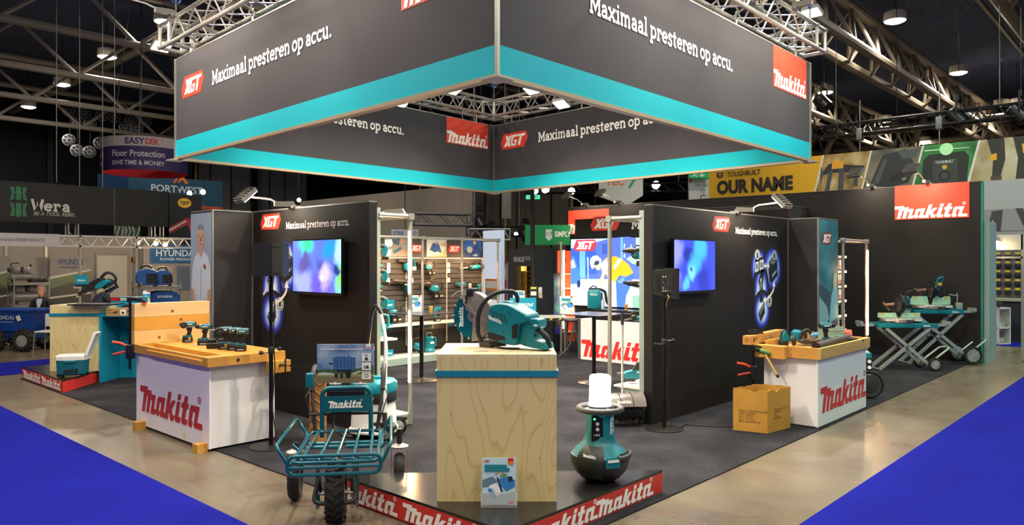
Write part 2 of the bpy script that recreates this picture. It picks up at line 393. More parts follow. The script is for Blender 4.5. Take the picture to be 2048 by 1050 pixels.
def siding(name, c, freq, dark=.55, axis='Z', rough=.6):
    """profiled sheet: fine ribs too small to count"""
    m = bpy.data.materials.new(name); m.use_nodes = True; nt = m.node_tree; N = nt.nodes.new; L = nt.links.new
    b = nt.nodes['Principled BSDF']; tc = N('ShaderNodeTexCoord')
    t = N('ShaderNodeTexWave'); t.bands_direction = axis; t.inputs['Scale'].default_value = freq; L(tc.outputs['Object'], t.inputs['Vector'])
    r = N('ShaderNodeValToRGB'); L(t.outputs[1], r.inputs[0]); cc = lin(c)
    r.color_ramp.elements[0].color = tuple(x*dark for x in cc[:3])+(1,); r.color_ramp.elements[1].color = cc
    L(r.outputs[0], b.inputs['Base Color']); b.inputs['Roughness'].default_value = rough
    bp = N('ShaderNodeBump'); bp.inputs['Strength'].default_value = .6; bp.inputs['Distance'].default_value = .05; L(t.outputs[1], bp.inputs['Height']); L(bp.outputs[0], b.inputs['Normal'])
    return m
struct(B().bx(-25, 75, -25, 75, -.2, 0).obj('floor', concrete()))
M_BLUE = fabric('blue_carpet', '#0e1378', '#161d97', 300, .4, .05)
M_GREY = fabric('grey_carpet', '#1d1d20', '#3a393e', 120, .6, .12)
tag(B().bx(-8, 2.6, -8, 14.1, 0, .008).obj('aisle_carpet', M_BLUE), 'bright blue aisle carpet filling the lower left corner', 'carpet')
tag(B().bx(2.62, 21.5, -8, 2.06, 0, .008).obj('aisle_carpet', M_BLUE), 'bright blue aisle carpet filling the lower right corner', 'carpet')
tag(B().bx(-8, 26, 14.36, 16.15, 0, .008).obj('aisle_carpet', M_BLUE), 'far strip of blue carpet behind the plywood reception desk', 'carpet')
tag(B().bx(19.5, 20.5, 2.3, 4.2, 0, .008).obj('aisle_carpet', M_BLUE), 'sliver of blue carpet behind the white cube shelf', 'carpet')
tag(B().bx(3.42, 15.9, 3.06, 13.75, 0, .01).obj('booth_carpet', M_GREY), 'dark grey speckled carpet covering the stand floor', 'carpet')
# walls and roof
M_WALL = siding('dark_siding', '#20262e', 5, .55)
struct(B().bx(-25, 62, 54, 54.3, 0, 14).obj('wall_left', M_WALL))
struct(B().bx(62, 62.3, -25, 54, 0, 14).obj('wall_right', siding('grey_siding', '#3a3835', 3, .8, 'Y')))
M_DECK = siding('roof_deck', '#5a6a96', 6, .45, 'Y')
struct(B().bx(-25, 62, -25, 54, 12.6, 12.9).obj('ceiling', M_DECK))
# wall details: columns and pale door panels on the far left wall
col = mat('#14171b', .6)
for i, x in enumerate((8, 15, 22, 29, 36, 43, 50)):
    struct(B().bx(x-.18, x+.18, 53.6, 54, 0, 13).obj('trim_%d' % (i+1), col))
for i, (xa, xb) in enumerate(((398, 520), (522, 612))):
    a = PY(xa, 330, 53.9); b_ = PY(xb, 330, 53.9); z1 = a.z
    d = struct(B().bx(a.x, b_.x, 53.85, 53.98, 0, 12).obj('door_%d' % (i+1), siding('pale_door%d' % i, '#d3dae4', 9, .82)))
    for k in range(3):
        xx = a.x+(b_.x-a.x)*(k+.5)/3; B().bx(xx-.04, xx+.04, 53.78, 53.86, 0, 12).obj('door_rail', mat('#4a4d52', .5), d)
for k, (px_, py0, py1) in enumerate(((392, 260, 405), (299, 318, 365))):
    a = PY(px_, py1, 53.4); c = PY(px_, py0, 53.4)
    tag(B().cyl((a.x, 53.4, 0), (a.x, 53.4, c.z), .11).obj('service_pipe', mat('#b9a23a' if k == 0 else '#77756c', .5)), ['yellow vertical pipe on the far wall beside the pale doors', 'pale thin pipe on the dark far wall above the black banner'][k], 'pipe')
# pale partition wall seen over the slat wall
a = PX(600, 402, 21); b_ = PX(938, 370, 21)
struct(B().bx(21, 21.2, b_.y, a.y, 0, (a.z+b_.z)/2).obj('wall_partition', mat('#a89e92', .7, var=.05, scale=1)))
# dark wall panels with a yellow pipe in the centre background
a = PX(940, 300, 34); b_ = PX(1140, 300, 34)
wp = struct(B().bx(34, 34.3, b_.y, a.y, 0, 8).obj('wall_back', mat('#8f8678', .7, var=.06, scale=.6)))
for k in range(7):
    yy = b_.y+(a.y-b_.y)*k/6; B().bx(33.94, 34.0, yy-.05, yy+.05, 0, 8).obj('wall_rib', mat('#2f2c29', .7), wp)
p = PX(1012, 400, 33.8)
tag(B().cyl((33.8, p.y, 0), (33.8, p.y, 8), .1).obj('service_pipe', mat('#a8902a', .5)), 'yellow vertical pipe left of the prize wall kiosk', 'pipe')
# roof trusses along X
M_TR = mat('#9a8f80', .45, .1); M_TRL = mat('#a39c92', .45, .1)
def warren(y, x0, x1, z0, z1, step, rc, rb, label, m, wide=0):
    t = thing('roof_truss', label, 'truss', (x0, y, z0), 0, 'roof trusses of the hall')
    L = x1-x0; h = z1-z0
    offs = (-wide, wide) if wide else (0,)
    for o in offs: B().cyl((0, o, 0), (L, o, 0), rc, n=10).obj('bottom_chord', m, t)
    B().cyl((0, 0, h), (L, 0, h), rc, n=10).obj('top_chord', m, t)
    for o in offs:
        up = dn = None; n = int(L/step)
        for i in range(n):
            if up is None:
                up = B().cyl((0, o, 0), (step/2, 0, h), rb, n=6).obj('brace', m, t); dn = B().cyl((step/2, 0, h), (step, o, 0), rb, n=6).obj('brace', m, t)
            else: share(up, t, (i*step, 0, 0)); share(dn, t, (i*step, 0, 0))
    if wide:
        for i in range(int(L/step)): B().cyl((i*step, -wide, 0), (i*step+step, wide, 0), rb*.8, n=6).obj('brace', m, t)
    return t
warren(44.6, -14, 62, 9.2, 10.9, 4, .13, .075, 'lowest pale roof truss, just above the round air outlets', M_TRL)
warren(38.4, -14, 62, 9.2, 10.9, 4, .13, .075, 'second pale roof truss above the round air outlets', M_TRL)
warren(32.4, -14, 62, 9.2, 10.9, 4, .13, .075, 'third pale roof truss above the round air outlets', M_TRL)
warren(26.4, -10, 62, 9.2, 10.9, 4, .13, .075, 'highest pale roof truss at the top left of the picture', M_TRL)
warren(20.0, 4, 62, 9.2, 10.9, 4, .13, .07, 'roof truss running behind the hanging banner square', M_TR)
warren(14.4, 8, 62, 9.2, 10.9, 3.2, .15, .07, 'roof truss leaving the right edge of the banner square', M_TR, .5)
warren(9.0, 8, 62, 9.2, 10.9, 2.6, .17, .07, 'wide roof truss right of the banner square with three chords', M_TR, .55)
warren(3.6, 10, 62, 9.2, 10.9, 3.2, .17, .07, 'roof truss cutting the top right corner of the picture', M_TR, .5)
# big tubes across, along Y
for x, z, r, lab in ((22.5, 11.1, .26, 'thick pale tube crossing the roof above the right truss'), (47, 9.6, .22, 'thick pale tube crossing low above the photo banner'), (13, 11.2, .2, 'thick pale tube seen through the open top of the banner square'), (58, 10.3, .2, 'thick tube crossing the far end of the roof')):
    tag(B().cyl((x, -20, z), (x, 54, z), r, n=14).obj('roof_tube', M_TR), lab, 'beam')
for i, (p0, p1) in enumerate((((1660, 232), (1730, 330)), ((1990, 190), (1900, 300)), ((1880, 160), (1820, 300)), ((1700, 200), (1640, 330)))):
    A = PD(p0[0], p0[1], 50); C = PD(p1[0], p1[1], 52)
    tag(B().cyl(A, C, .22, n=10).obj('roof_strut', M_TR), ['first slanted roof strut right of the banner square', 'rightmost slanted roof strut, above the boot photo', 'middle slanted roof strut, above the green laser photo', 'slanted roof strut close to the banner square corner'][i], 'strut')
for i, yy in enumerate((6.2, 11.8, 17)):
    tag(B().bx(8, 62, yy-.06, yy+.06, 11.9, 12.1).obj('purlin', M_TR), ['thin straight purlin nearest the top right corner', 'thin straight purlin between the two right trusses', 'thin straight purlin behind the banner square corner'][i], 'beam')
# black stage truss on the right with moving heads
def boxtruss(name, A, C, s, rc, rb, step, m, label, cat='truss', group=None, faces='all'):
    A = Vector(A); C = Vector(C); L = (C-A).length; t = thing(name, label, cat, A, 0, group)
    t.rotation_euler = (0, 0, atan2(C.y-A.y, C.x-A.x)); h = s/2
    for y, z in ((-h, -h), (h, -h), (-h, h), (h, h)):
        B().cyl((0, y, z), (L, y, z), rc, n=8).obj('chord', m, t)
    n = max(2, int(round(L/step))); st = L/n
    src = []
    for (a, b_) in (((-h, -h), (h, -h)), ((-h, h), (h, h)), ((-h, -h), (-h, h)), ((h, -h), (h, h))):
        src.append((B().cyl((0, a[0], a[1]), (st/2, b_[0], b_[1]), rb, n=5).obj('brace', m, t), B().cyl((st/2, b_[0], b_[1]), (st, a[0], a[1]), rb, n=5).obj('brace', m, t)))
    for i in range(1, n):
        for p_, q in src: share(p_, t, (i*st, 0, 0)); share(q, t, (i*st, 0, 0))
    if name == 'stage_truss':
        for x in (L*.12, L*.88): B().cyl((x, 0, h), (x, 0, 12.58-A.z), .012, n=5).obj('suspension_wire', mat('#777777', .4, .5), t)
    for x in (0, L):
        for a, b_ in (((-h, -h), (h, -h)), ((h, -h), (h, h)), ((h, h), (-h, h)), ((-h, h), (-h, -h))):
            B().cyl((x, a[0], a[1]), (x, b_[0], b_[1]), rb*1.3, n=5).obj('end_bar', m, t)
    return t
MB_ = mat('#15161a', .4, .3)
A = PX(1628, 268, 24.5); C = PX(2060, 222, 24.5); C.z = A.z
boxtruss('stage_truss', A, C, .35, .035, .018, .5, MB_, 'black stage truss hanging in front of the photo banner')
def par(loc, label, s=1.0):
    t = thing('stage_light', label, 'spotlight', loc, 0, 'stage lights on black trusses')
    B().bx(-.1*s, .1*s, -.03*s, .03*s, -.12*s, 0).obj('clamp', MB_, t)
    B().cyl((0, 0, 0), (0, 0, 12.58-loc[2]), .01, n=5).obj('safety_wire', MB_, t)
    B().tube([(-.17*s, 0, -.38*s), (-.17*s, 0, -.12*s), (.17*s, 0, -.12*s), (.17*s, 0, -.38*s)], .02*s, 6).obj('yoke', MB_, t)
    B().turn((0, .15*s, -.28*s), (0, -.5, -.6), [(0, .09*s), (.03*s, .14*s), (.34*s, .15*s), (.36*s, .12*s)], 12).obj('lamp_body', MB_, t)
    return t
for (x, y, lab) in ((1648, 180, 'dark moving head beside the banner square corner'), (1917, 205, 'large dark moving head on the black stage truss'), (1793, 295, 'small dark spotlight below the black stage truss'), (2042, 195, 'dark spotlight at the right picture edge')):
    par(PX(x, y-14, 24.5), lab, 1.5)
for i, (x, y0, y1) in enumerate(((1720, 285, 305), (1879, 262, 292))):
    a = PX(x, y0-20, 24.4); b_ = PX(x, y1+8, 22.2)
    t = thing('chain_hoist', ['silver chain hoist over the tool bag photo', 'silver chain hoist over the green laser photo'][i], 'hoist', (24.4, a.y, a.z))
    B().cyl((0, 0, 1), (0, 0, -.8), .02, n=6).obj('chain', mat('#8d8d8d', .3, .9), t)
    B().rbox(-.12, .12, -.09, .09, -.25, .12, .03).obj('motor', mat('#777a7c', .4, .5), t)
    B().ring((0, 0, -.85), (1, 0, 0), .07, .02, 12, 6).obj('hook', mat('#8d8d8d', .3, .9), t)
# high bay lamps
M_LAMP = mat('#fff6e6', .5, emit=14)
def highbay(loc, label, power=None, s=1.0):
    t = thing('high_bay_lamp', label, 'lamp', loc, 0, 'high bay lamps under the hall roof')
    B().turn((0, 0, 0), (0, 0, 1), [(0, .36*s), (.06*s, .38*s), (.3*s, .36*s), (.36*s, .2*s), (.42*s, .1*s)], 18).obj('housing', mat('#d8d6d0', .4), t)
    B().turn((0, 0, -.015), (0, 0, 1), [(-.05, .22*s), (0, .335*s)], 18).obj('diffuser', M_LAMP, t)
    B().cyl((0, 0, .4*s), (0, 0, 12.56-loc[2]), .015, n=5).obj('cable', mat('#222222', .6), t)
    light('AREA', 'lamp_light', (0, 0, -.12), power or HALL_W, '#e2ffee' if loc[1] < 4 and loc[0] > 3 else '#fff2e0', .6*s, t)
    return t
hb = [(330, 47, 'the high bay lamp nearest the left corner of the banner square'), (214, 117, 'second high bay lamp left of the banner square'), (124, 172, 'third high bay lamp left of the banner square'), (57, 217, 'leftmost and lowest high bay lamp'),
      (1790, 45, 'largest high bay lamp at upper right'), (1917, 149, 'high bay lamp hanging right of the wide truss'), (1651, 188, 'high bay lamp just right of the banner square'), (1771, 245, 'high bay lamp just above the black stage truss'), (1851, 286, 'lowest high bay lamp, above the tool bag photo'), (2003, 214, 'left one of two lamps behind the stage truss'), (2034, 212, 'right one of two lamps behind the stage truss')]
for x, y, lab in hb: highbay(tuple(G(x, y-3, 10.3)), lab)
k = 0
for x in (-7, 2, 11, 20):     # the same grid goes on over the aisles outside the picture
    for y in (-10, -4, 2, 8, 14):
        p = Vector((x, y, 10.3)); d = p.x*FW[0]+p.y*FW[1]; l = p.x*RT[0]+p.y*RT[1]
        if d > 1 and abs(l/d) < .75 and 525-FPX*8.45/d > -30: continue
        highbay((x, y, 10.3), 'high bay lamp of the hall grid, above the picture')
# round air outlets on the left
def outlet(p, label, r=.34):
    t = thing('air_outlet', label, 'air outlet', p, atan2(FW[1], FW[0])-pi/2+.35, 'round air outlets on the far wall')
    B().turn((0, 0, 0), (0, 1, 0), [(0, r), (.35, r), (.4, r*.8)], 20).obj('duct', mat('#3a3f46', .5, .4), t)
    B().turn((0, -.02, 0), (0, 1, 0), [(-.03, r*.9), (0, r*1.05)], 20).obj('plate', mat('#6d7074', .5, .3), t)
    B().cyl((0, .2, r*.9), (0, .2, 12.58-p[2]), .02, n=5).obj('hanger_rod', mat('#2a2d31', .5), t)
    for j in range(8):
        a = 2*pi*j/8; B().turn((r*.68*cos(a), -.075, r*.68*sin(a)), (0, 1, 0), [(0, r*.19), (.01, r*.19)], 10).obj('nozzle', mat('#0c0d0f', .7), t)
    B().turn((0, -.075, 0), (0, 1, 0), [(0, r*.2), (.01, r*.2)], 10).obj('nozzle', mat('#0c0d0f', .7), t)
spots = [(138, 280), (200, 286), (154, 301), (179, 304), (138, 222), (169, 226), (204, 231), (229, 234), (156, 243), (181, 246), (263, 239), (251, 254), (274, 257), (291, 241)]
ql = ['lower row, far left', 'lower row, far right', 'lowest, left of pair', 'lowest, right of pair', 'top row, first from left', 'top row, second from left', 'top row, third from left', 'top row, fourth from left', 'second row, first from left', 'second row, second from left', 'right cluster, upper left', 'right cluster, lower left', 'right cluster, lower right', 'right cluster, upper right']
for (x, y), q in zip(spots, ql): outlet(PD(x, y, 43.5 if y < 260 else 42.5), 'round grey air outlet with nozzle holes, '+q)
# thin suspension cables
for i, (x, y0, y1) in enumerate(((113, 255, 365), (159, 250, 372), (205, 255, 375), (229, 240, 285))):
    a = PY(x, y1, 22.5); tag(B().cyl((a.x, 22.5, a.z), (a.x, 22.5, 12.6), .012, n=5).obj('hanging_cable', mat('#888888', .4, .6)), ['first', 'second', 'third', 'fourth'][i]+' thin cable from the left above the black tool banner', 'cable')
# ================================================================== the hanging banner square
M_BAN = mat('#413f43', .75, var=.02, scale=2, spec=.25); M_TEALB = mat('#05aab8', .7, spec=.3); M_WHT = mat('#f3f1ec', .6)
M_RED = mat('#e8472e', .55); M_ALU = mat('#b8b3a8', .35, .7); M_FRAME = mat('#a8977c', .45, .3)
CF, CL, CR, CB = Vector((3.93, 3.76, 0)), Vector((4.2, 9.84, 0)), Vector((10.0, 3.8, 0)), Vector((10.42, 10.06, 0))
ZB, ZT, ZK = 3.23, 4.5, 3.445
def wallfr(A, C): 
    u = (C-A).normalized(); return Fr(A, u, (0, 0, 1), (u.y, -u.x, 0))
def PV(x, y, A, C):
    d = ray(x, y); e = C-A; n = Vector((e.y, -e.x)); t = (A.x*n.x+A.y*n.y)/(d.x*n.x+d.y*n.y)
    return ((Vector((d.x*t, d.y*t, 0))-A).dot(e.normalized()), EYE+d.z*t)
ban = thing('hanging_banner', 'large hanging square of dark grey banners with turquoise lower band', 'banner')
def panel(A, C, thick, content, inside=False):
    fr = wallfr(A, C); L = (C-A).length
    p = B().prism(rect(0, L, ZK, ZT), fr, 0, -thick).obj('banner_panel', M_BAN, ban, smooth=0)
    B().prism(rect(0, L, ZB, ZK), fr, .001, -thick-.001).obj('turquoise_band', M_TEALB, p, smooth=0)
    B().prism(rect(0, L, ZB-.035, ZB-.002), fr, .012, -thick-.012).obj('frame_rail', M_FRAME, p, smooth=0)
    B().prism(rect(0, L, ZT, ZT+.012), fr, .004, -thick-.004).obj('top_rail', M_ALU, p, smooth=0)
    return fr, p
def headline(fr, p, A, C, bl, br, tl, tr, zt, ll, lr, ltop=ZT, lz=None):
    u0, z0 = bl; xgt(p, fr, u0, z0, br-u0)
    slab('lettering', 'Maximaal presteren op accu.', fr, tl, zt, tr-tl, M_WHT, p, .006, .12, 1.12)
    if ll:
        B().poly(rect(ll, lr, lz, ltop), fr, .003).obj('red_square', M_RED, p, smooth=0)
        logo('logo', fr, ll+.005, lz+.012, lr-ll-.02, M_WHT, p, .006)
fr, p = panel(CL, CF, .05, 0)
bu0, bz = PV(364, 188, CL, CF); bu1, _ = PV(408, 160, CL, CF); tu0, tz = PV(425, 170, CL, CF); tu1, _ = PV(665, 77, CL, CF); l0, lz = PV(803, 22, CL, CF)
headline(fr, p, CL, CF, (bu0, bz-.07), bu1, tu0, tu1, tz, l0, l0+1.05, ZT, lz)
fr, p = panel(CF, CR, .05, 0)
tu0, tz = PV(1178, 22, CF, CR); tu1, _ = PV(1465, 135, CF, CR); l0, _ = PV(1546, 100, CF, CR); l1, lz = PV(1612, 200, CF, CR)
headline(fr, p, CF, CR, (.25, tz), .85, tu0, tu1, tz-.01, l0, l1, ZT, lz)
# inner faces of the two far sides
fr, p = panel(CL+Vector((0, -.0, 0)), CB, .05, 0)
tu1, tz = PV(808, 270, CL, CB); l0, _ = PV(893, 240, CL, CB); l1, lz = PV(976, 299, CL, CB)
headline(fr, p, CL, CB, (tu1-3.45, tz), tu1-2.85, tu1-2.6, tu1, tz, l0, l1, ZT, lz)
fr, p = panel(CB, CR, .05, 0)
bu0, bz = PV(1001, 291, CB, CR); bu1, _ = PV(1056, 274, CB, CR); tu0, tz = PV(1077, 284, CB, CR); tu1, _ = PV(1340, 244, CB, CR)
headline(fr, p, CB, CR, (bu0, bz-.09), bu1, tu0, tu1, tz, None, None)
for c in (CF, CL, CR, CB):
    B().bx(c.x-.014, c.x+.014, c.y-.014, c.y+.014, ZB-.045, ZT+.012).obj('corner_post', M_ALU, ban)
    B().bx(c.x-.09, c.x+.09, c.y-.09, c.y+.09, ZB-.05, ZB-.036).obj('corner_plate', mat('#a9a49b', .5, .4), ban)
# truss ring that carries it
M_TRU = mat('#c3bfb6', .32, .75)
tz0 = 4.80
for (A, C, lab) in ((CL, CF, 'silver box truss above the left front banner'), (CF, CR, 'silver box truss above the right front banner'), (CL, CB, 'silver box truss above the far left inner banner'), (CB, CR, 'silver box truss above the far right inner banner')):
    e = (C-A).normalized()*.17
    boxtruss('lighting_truss', A-e*.0+Vector((0, 0, tz0))+e, C+Vector((0, 0, tz0))-e, .29, .026, .011, .5, M_TRU, lab, group='truss ring over the banner square')
for i, c in enumerate((CL, CF, CR, CB)):
    t = thing('truss_corner', ['left', 'front', 'right', 'rear'][i]+' corner block of the silver truss ring', 'truss corner', c+Vector((0, 0, tz0)), 0, 'corner blocks of the truss ring')
    h = .145
    for x in (-h, h):
        for y in (-h, h): B().cyl((x, y, -h), (x, y, h), .025, n=8).obj('upright', M_TRU, t)
    for z in (-h, h):
        for x in (-h, h): B().cyl((x, -h-.03, z), (x, h+.03, z), .026, n=8).obj('bar', M_TRU, t); B().cyl((-h-.03, x, z), (h+.03, x, z), .026, n=8).obj('bar', M_TRU, t)
    B().cyl((0, 0, h), (0, 0, 12.58-tz0), .012, n=6).obj('hanging_wire', mat('#777777', .3, .8), t)
    B().ring((0, 0, .5), (0, 1, 0), .06, .014, 12, 6).obj('blue_shackle', mat('#2a4a9a', .4), t)
k = 0
for (A, C) in ((CL, CF), (CF, CR), (CL, CB), (CB, CR)):
    for q in (.08, .36, .64, .92):
        pnt = A+(C-A)*q; B().cyl((pnt.x, pnt.y, ZT), (pnt.x, pnt.y, tz0-.15), .012, n=6).obj('hanger', M_TRU, ban)
# ------------------------------------------------------------------ arm floodlights
M_LED = mat('#fff1d8', .5, emit=26); M_LEDW = mat('#fffdf6', .5, emit=26)
M_LH = mat('#77746d', .5, .2)
def armlamp(base, head, target, label, power, group, m=M_LED, s=1.0, col='#fff0dc', angle=110):
    base = Vector(base); head = Vector(head); target = Vector(target)
    t = thing('arm_floodlight', label, 'floodlight', base, 0, group)
    h = head-base; 
    B().rbox(-.06, .06, -.06, .06, -.02, .02, .012).obj('clamp', M_LH, t)
    dirh = Vector((h.x, h.y, 0)).normalized(); q = dirh*.22+Vector((0, 0, .05))
    d, u, w_ = orth(q)
    B().prism([(-.02, -.025), (.24, -.025), (.24, .03), (.02, .045)], Fr((0, 0, .03), dirh, (0, 0, 1), (dirh.y, -dirh.x, 0)), -.03, .03).obj('driver_box', M_LH, t)
    B().tube([dirh*.2+Vector((0, 0, .04)), dirh*.5*h.length+Vector((0, 0, h.z*.5+.03)), h], .011, 7).obj('arm', mat('#d9d7d0', .3, .6), t)
    n = (target-head).normalized(); side = n.cross(Vector((0, 0, 1))).normalized(); up = side.cross(n)
    fr = Fr(h, side, up, n); a = .11*s; bb = .085*s
    B().prism([(-a, -bb), (a, -bb), (a, bb), (-a, bb)], fr, -.035, .012).obj('lamp_head', M_LH, t)
    for j in range(5):
        z = -bb*.8+j*bb*.4; B().prism(rect(-a*.95, a*.95, z-.004, z+.004), fr, -.06, -.035).obj('cooling_fin', M_LH, t)
    B().prism([(-a*.9, -bb*.88), (a*.9, -bb*.88), (a*.9, bb*.88), (-a*.9, bb*.88)], fr, .012, .018).obj('led_window', m, t)
    lo = light('SPOT', 'lamp_light', h+n*.03, power, col, .06, t, angle=angle, blend=.7)
    lo.rotation_euler = n.to_track_quat('-Z', 'Y').to_euler()
    return t
gz = tz0+.15
def side_lamp(A, C, q, out, label, power, group, dz=.12, tz=3.2, tin=None):
    ang = 150 if tin is None else 115
    e = (C-A).normalized(); n = Vector((e.y, -e.x, 0)); pnt = A+(C-A)*q
    base = pnt+n*.15*(1 if out > 0 else -1)+Vector((0, 0, gz)); head = pnt+n*out+Vector((0, 0, gz+dz))
    tgt = pnt+n*(0 if tin is None else tin)+Vector((0, 0, tz))
    return armlamp(base, head, tgt, label, power, group, s=1.15, angle=ang)
go = 'floodlights lighting the banners from outside'; gi = 'floodlights inside the banner square'
side_lamp(CL, CF, .06, .85, 'arm floodlight at the left end of the truss ring, low one', ARM_W, go, .1, 2.4)
side_lamp(CL, CF, .28, .85, 'arm floodlight reaching out above the left banner headline', ARM_W, go, .1, 2.4)
side_lamp(CL, CF, .62, .85, 'arm floodlight above the left banner, over the top picture edge', ARM_W, go, .1, 2.4)
side_lamp(CF, CR, .35, .85, 'arm floodlight above the right banner, over the top picture edge', ARM_W, go, .1, 2.4)
side_lamp(CF, CR, .62, .85, 'bright arm floodlight in front of the right truss', ARM_W, go, .1, 2.4)
side_lamp(CF, CR, .84, .85, 'arm floodlight farthest right, reaching past the truss end', ARM_W, go, .1, 2.4)
def inq(px_, py_, A, C):
    e = (C-A).normalized(); n = Vector((e.y, -e.x, 0)); u, z = PV(px_, py_, A+n*.85, C+n*.85); return u/(C-A).length, z
def outq(px_, py_, A, C):
    e = (C-A).normalized(); n = Vector((e.y, -e.x, 0)); u, z = PV(px_, py_, A-n*.85, C-n*.85); return u/(C-A).length, z
for A, C, px_, lab in ((CL, CB, (323, 92), 'starry floodlight left of the banner square, facing the viewer'), (CB, CR, (1624, 25), 'floodlight right of the truss ring, facing the viewer')):
    q_, z_ = outq(px_[0], px_[1], A, C); side_lamp(A, C, q_, -.85, lab, ARM_W, go, z_-gz, 3.4)
for A, C, px_, lab in ((CL, CB, (908, 180), 'large starry floodlight left of the open centre'), (CL, CB, (803, 204), 'floodlight above the word accu on the inner banner'), (CB, CR, (1063, 180), 'large starry floodlight right of the open centre'), (CB, CR, (1123, 208), 'floodlight farthest right inside the square, seen edge on')):
    q_, z_ = inq(px_[0], px_[1], A, C); side_lamp(A, C, q_, .85, lab, TRUSS_W, gi, z_-gz, 0, 3.2)
for A, C, q in ((CL, CF, .25), (CL, CF, .7), (CF, CR, .3), (CF, CR, .75), (CB, CR, .7)):
    side_lamp(A, C, q, -.85 if A is not CB else .85, 'floodlight inside the square hidden behind the front banners', TRUSS_W, gi, -.05, 0, -3.2 if A is not CB else 3.2)
# ================================================================== stand walls
M_BW = mat('#1e1a18', .55, var=.06, scale=3, spec=.35); M_EDGE = mat('#8d8d8a', .4, .6)
tagw = lambda o, l: tag(o, l, 'wall panel')
# left headline wall, facing -X
lw = thing('partition_wall', 'black stand wall with headline and screen behind the left workbench', 'partition')
B().bx(4.85, 4.94, 6.56, 9.04, .01, 2.5).obj('panel', M_BW, lw)
B().bx(4.845, 4.945, 6.53, 6.56, .01, 2.5).obj('edge_profile', mat('#1d1c1c', .4), lw)
B().bx(4.84, 4.85, 9.03, 9.05, .01, 2.5).obj('corner_strip', M_EDGE, lw)
B().bx(4.845, 4.945, 6.54, 9.04, 2.5, 2.515).obj('top_rail', M_EDGE, lw)
WL = facX(4.85, 9.04)
def wu(x, y): p_ = PX(x, y, 4.85); return 9.04-p_.y, p_.z
u0, z0 = wu(521, 460); u1, _ = wu(562, 440); xgt(lw, WL, u0, z0, u1-u0)
u0, z0 = wu(573, 458); u1, _ = wu(700, 450); slab('lettering', 'Maximaal presteren op accu.', WL, u0, z0, u1-u0, M_WHT, lw, .006, .12, 1.15)
# right headline wall, facing -Y
rw = thing('partition_wall', 'black stand wall with headline and screen left of the right workbench', 'partition')
B().bx(7.33, 11.1, 4.55, 4.65, .01, 2.5).obj('panel', M_BW, rw)
B().bx(7.29, 7.33, 4.545, 4.655, .01, 2.5).obj('edge_profile', mat('#1d1c1c', .4), rw)
B().bx(11.09, 11.11, 4.54, 4.55, .01, 2.5).obj('corner_strip', M_EDGE, rw)
B().bx(7.3, 11.1, 4.545, 4.655, 2.5, 2.515).obj('top_rail', M_EDGE, rw)
WR = facY(4.55, 7.3)
def ru(x, y): p_ = PY(x, y, 4.55); return p_.x-7.3, p_.z
u0, z0 = ru(1424, 462); u1, _ = ru(1460, 462); xgt(rw, WR, u0, z0, u1-u0)
u0, z0 = ru(1470, 467); u1, _ = ru(1554, 475); slab('lettering', 'Maximaal presteren op accu.', WR, u0, z0, u1-u0, M_WHT, rw, .006, .12, 1.15)
# the exploded battery graphic printed on both walls
def glow_mat(name):
    m = bpy.data.materials.new(name); m.use_nodes = True; nt = m.node_tree; N = nt.nodes.new; L = nt.links.new
    b = nt.nodes['Principled BSDF']; tc = N('ShaderNodeTexCoord'); g = N('ShaderNodeTexGradient'); g.gradient_type = 'SPHERICAL'
    L(tc.outputs['Object'], g.inputs[0]); r = N('ShaderNodeValToRGB'); L(g.outputs[0], r.inputs[0]); e = r.color_ramp.elements
    e[0].color = lin('#1e1a18'); e[1].position = .7; e[1].color = lin('#f4faff')
    for p_, c in ((.14, '#1d1a20'), (.32, '#3a42d0'), (.5, '#9cc0ff')): q = e.new(p_); q.color = lin(c)
    L(r.outputs[0], b.inputs['Base Color']); b.inputs['Roughness'].default_value = .55; return m
M_GLOW = glow_mat('printed_glow')
def glow(parent, fr, u, v, ru_, rv, k=0):
    o = B().poly(circ(0, 0, 1, 24), Fr((0, 0, 0), (1, 0, 0), (0, 1, 0)), 0).obj('printed_halo', M_GLOW, parent, smooth=0)
    mm = Matrix((fr.ux*ru_, fr.uy*rv, fr.n*.1)).transposed().to_4x4(); mm.translation = fr(u, v, .002+.0006*k); o.matrix_local = mm; return o
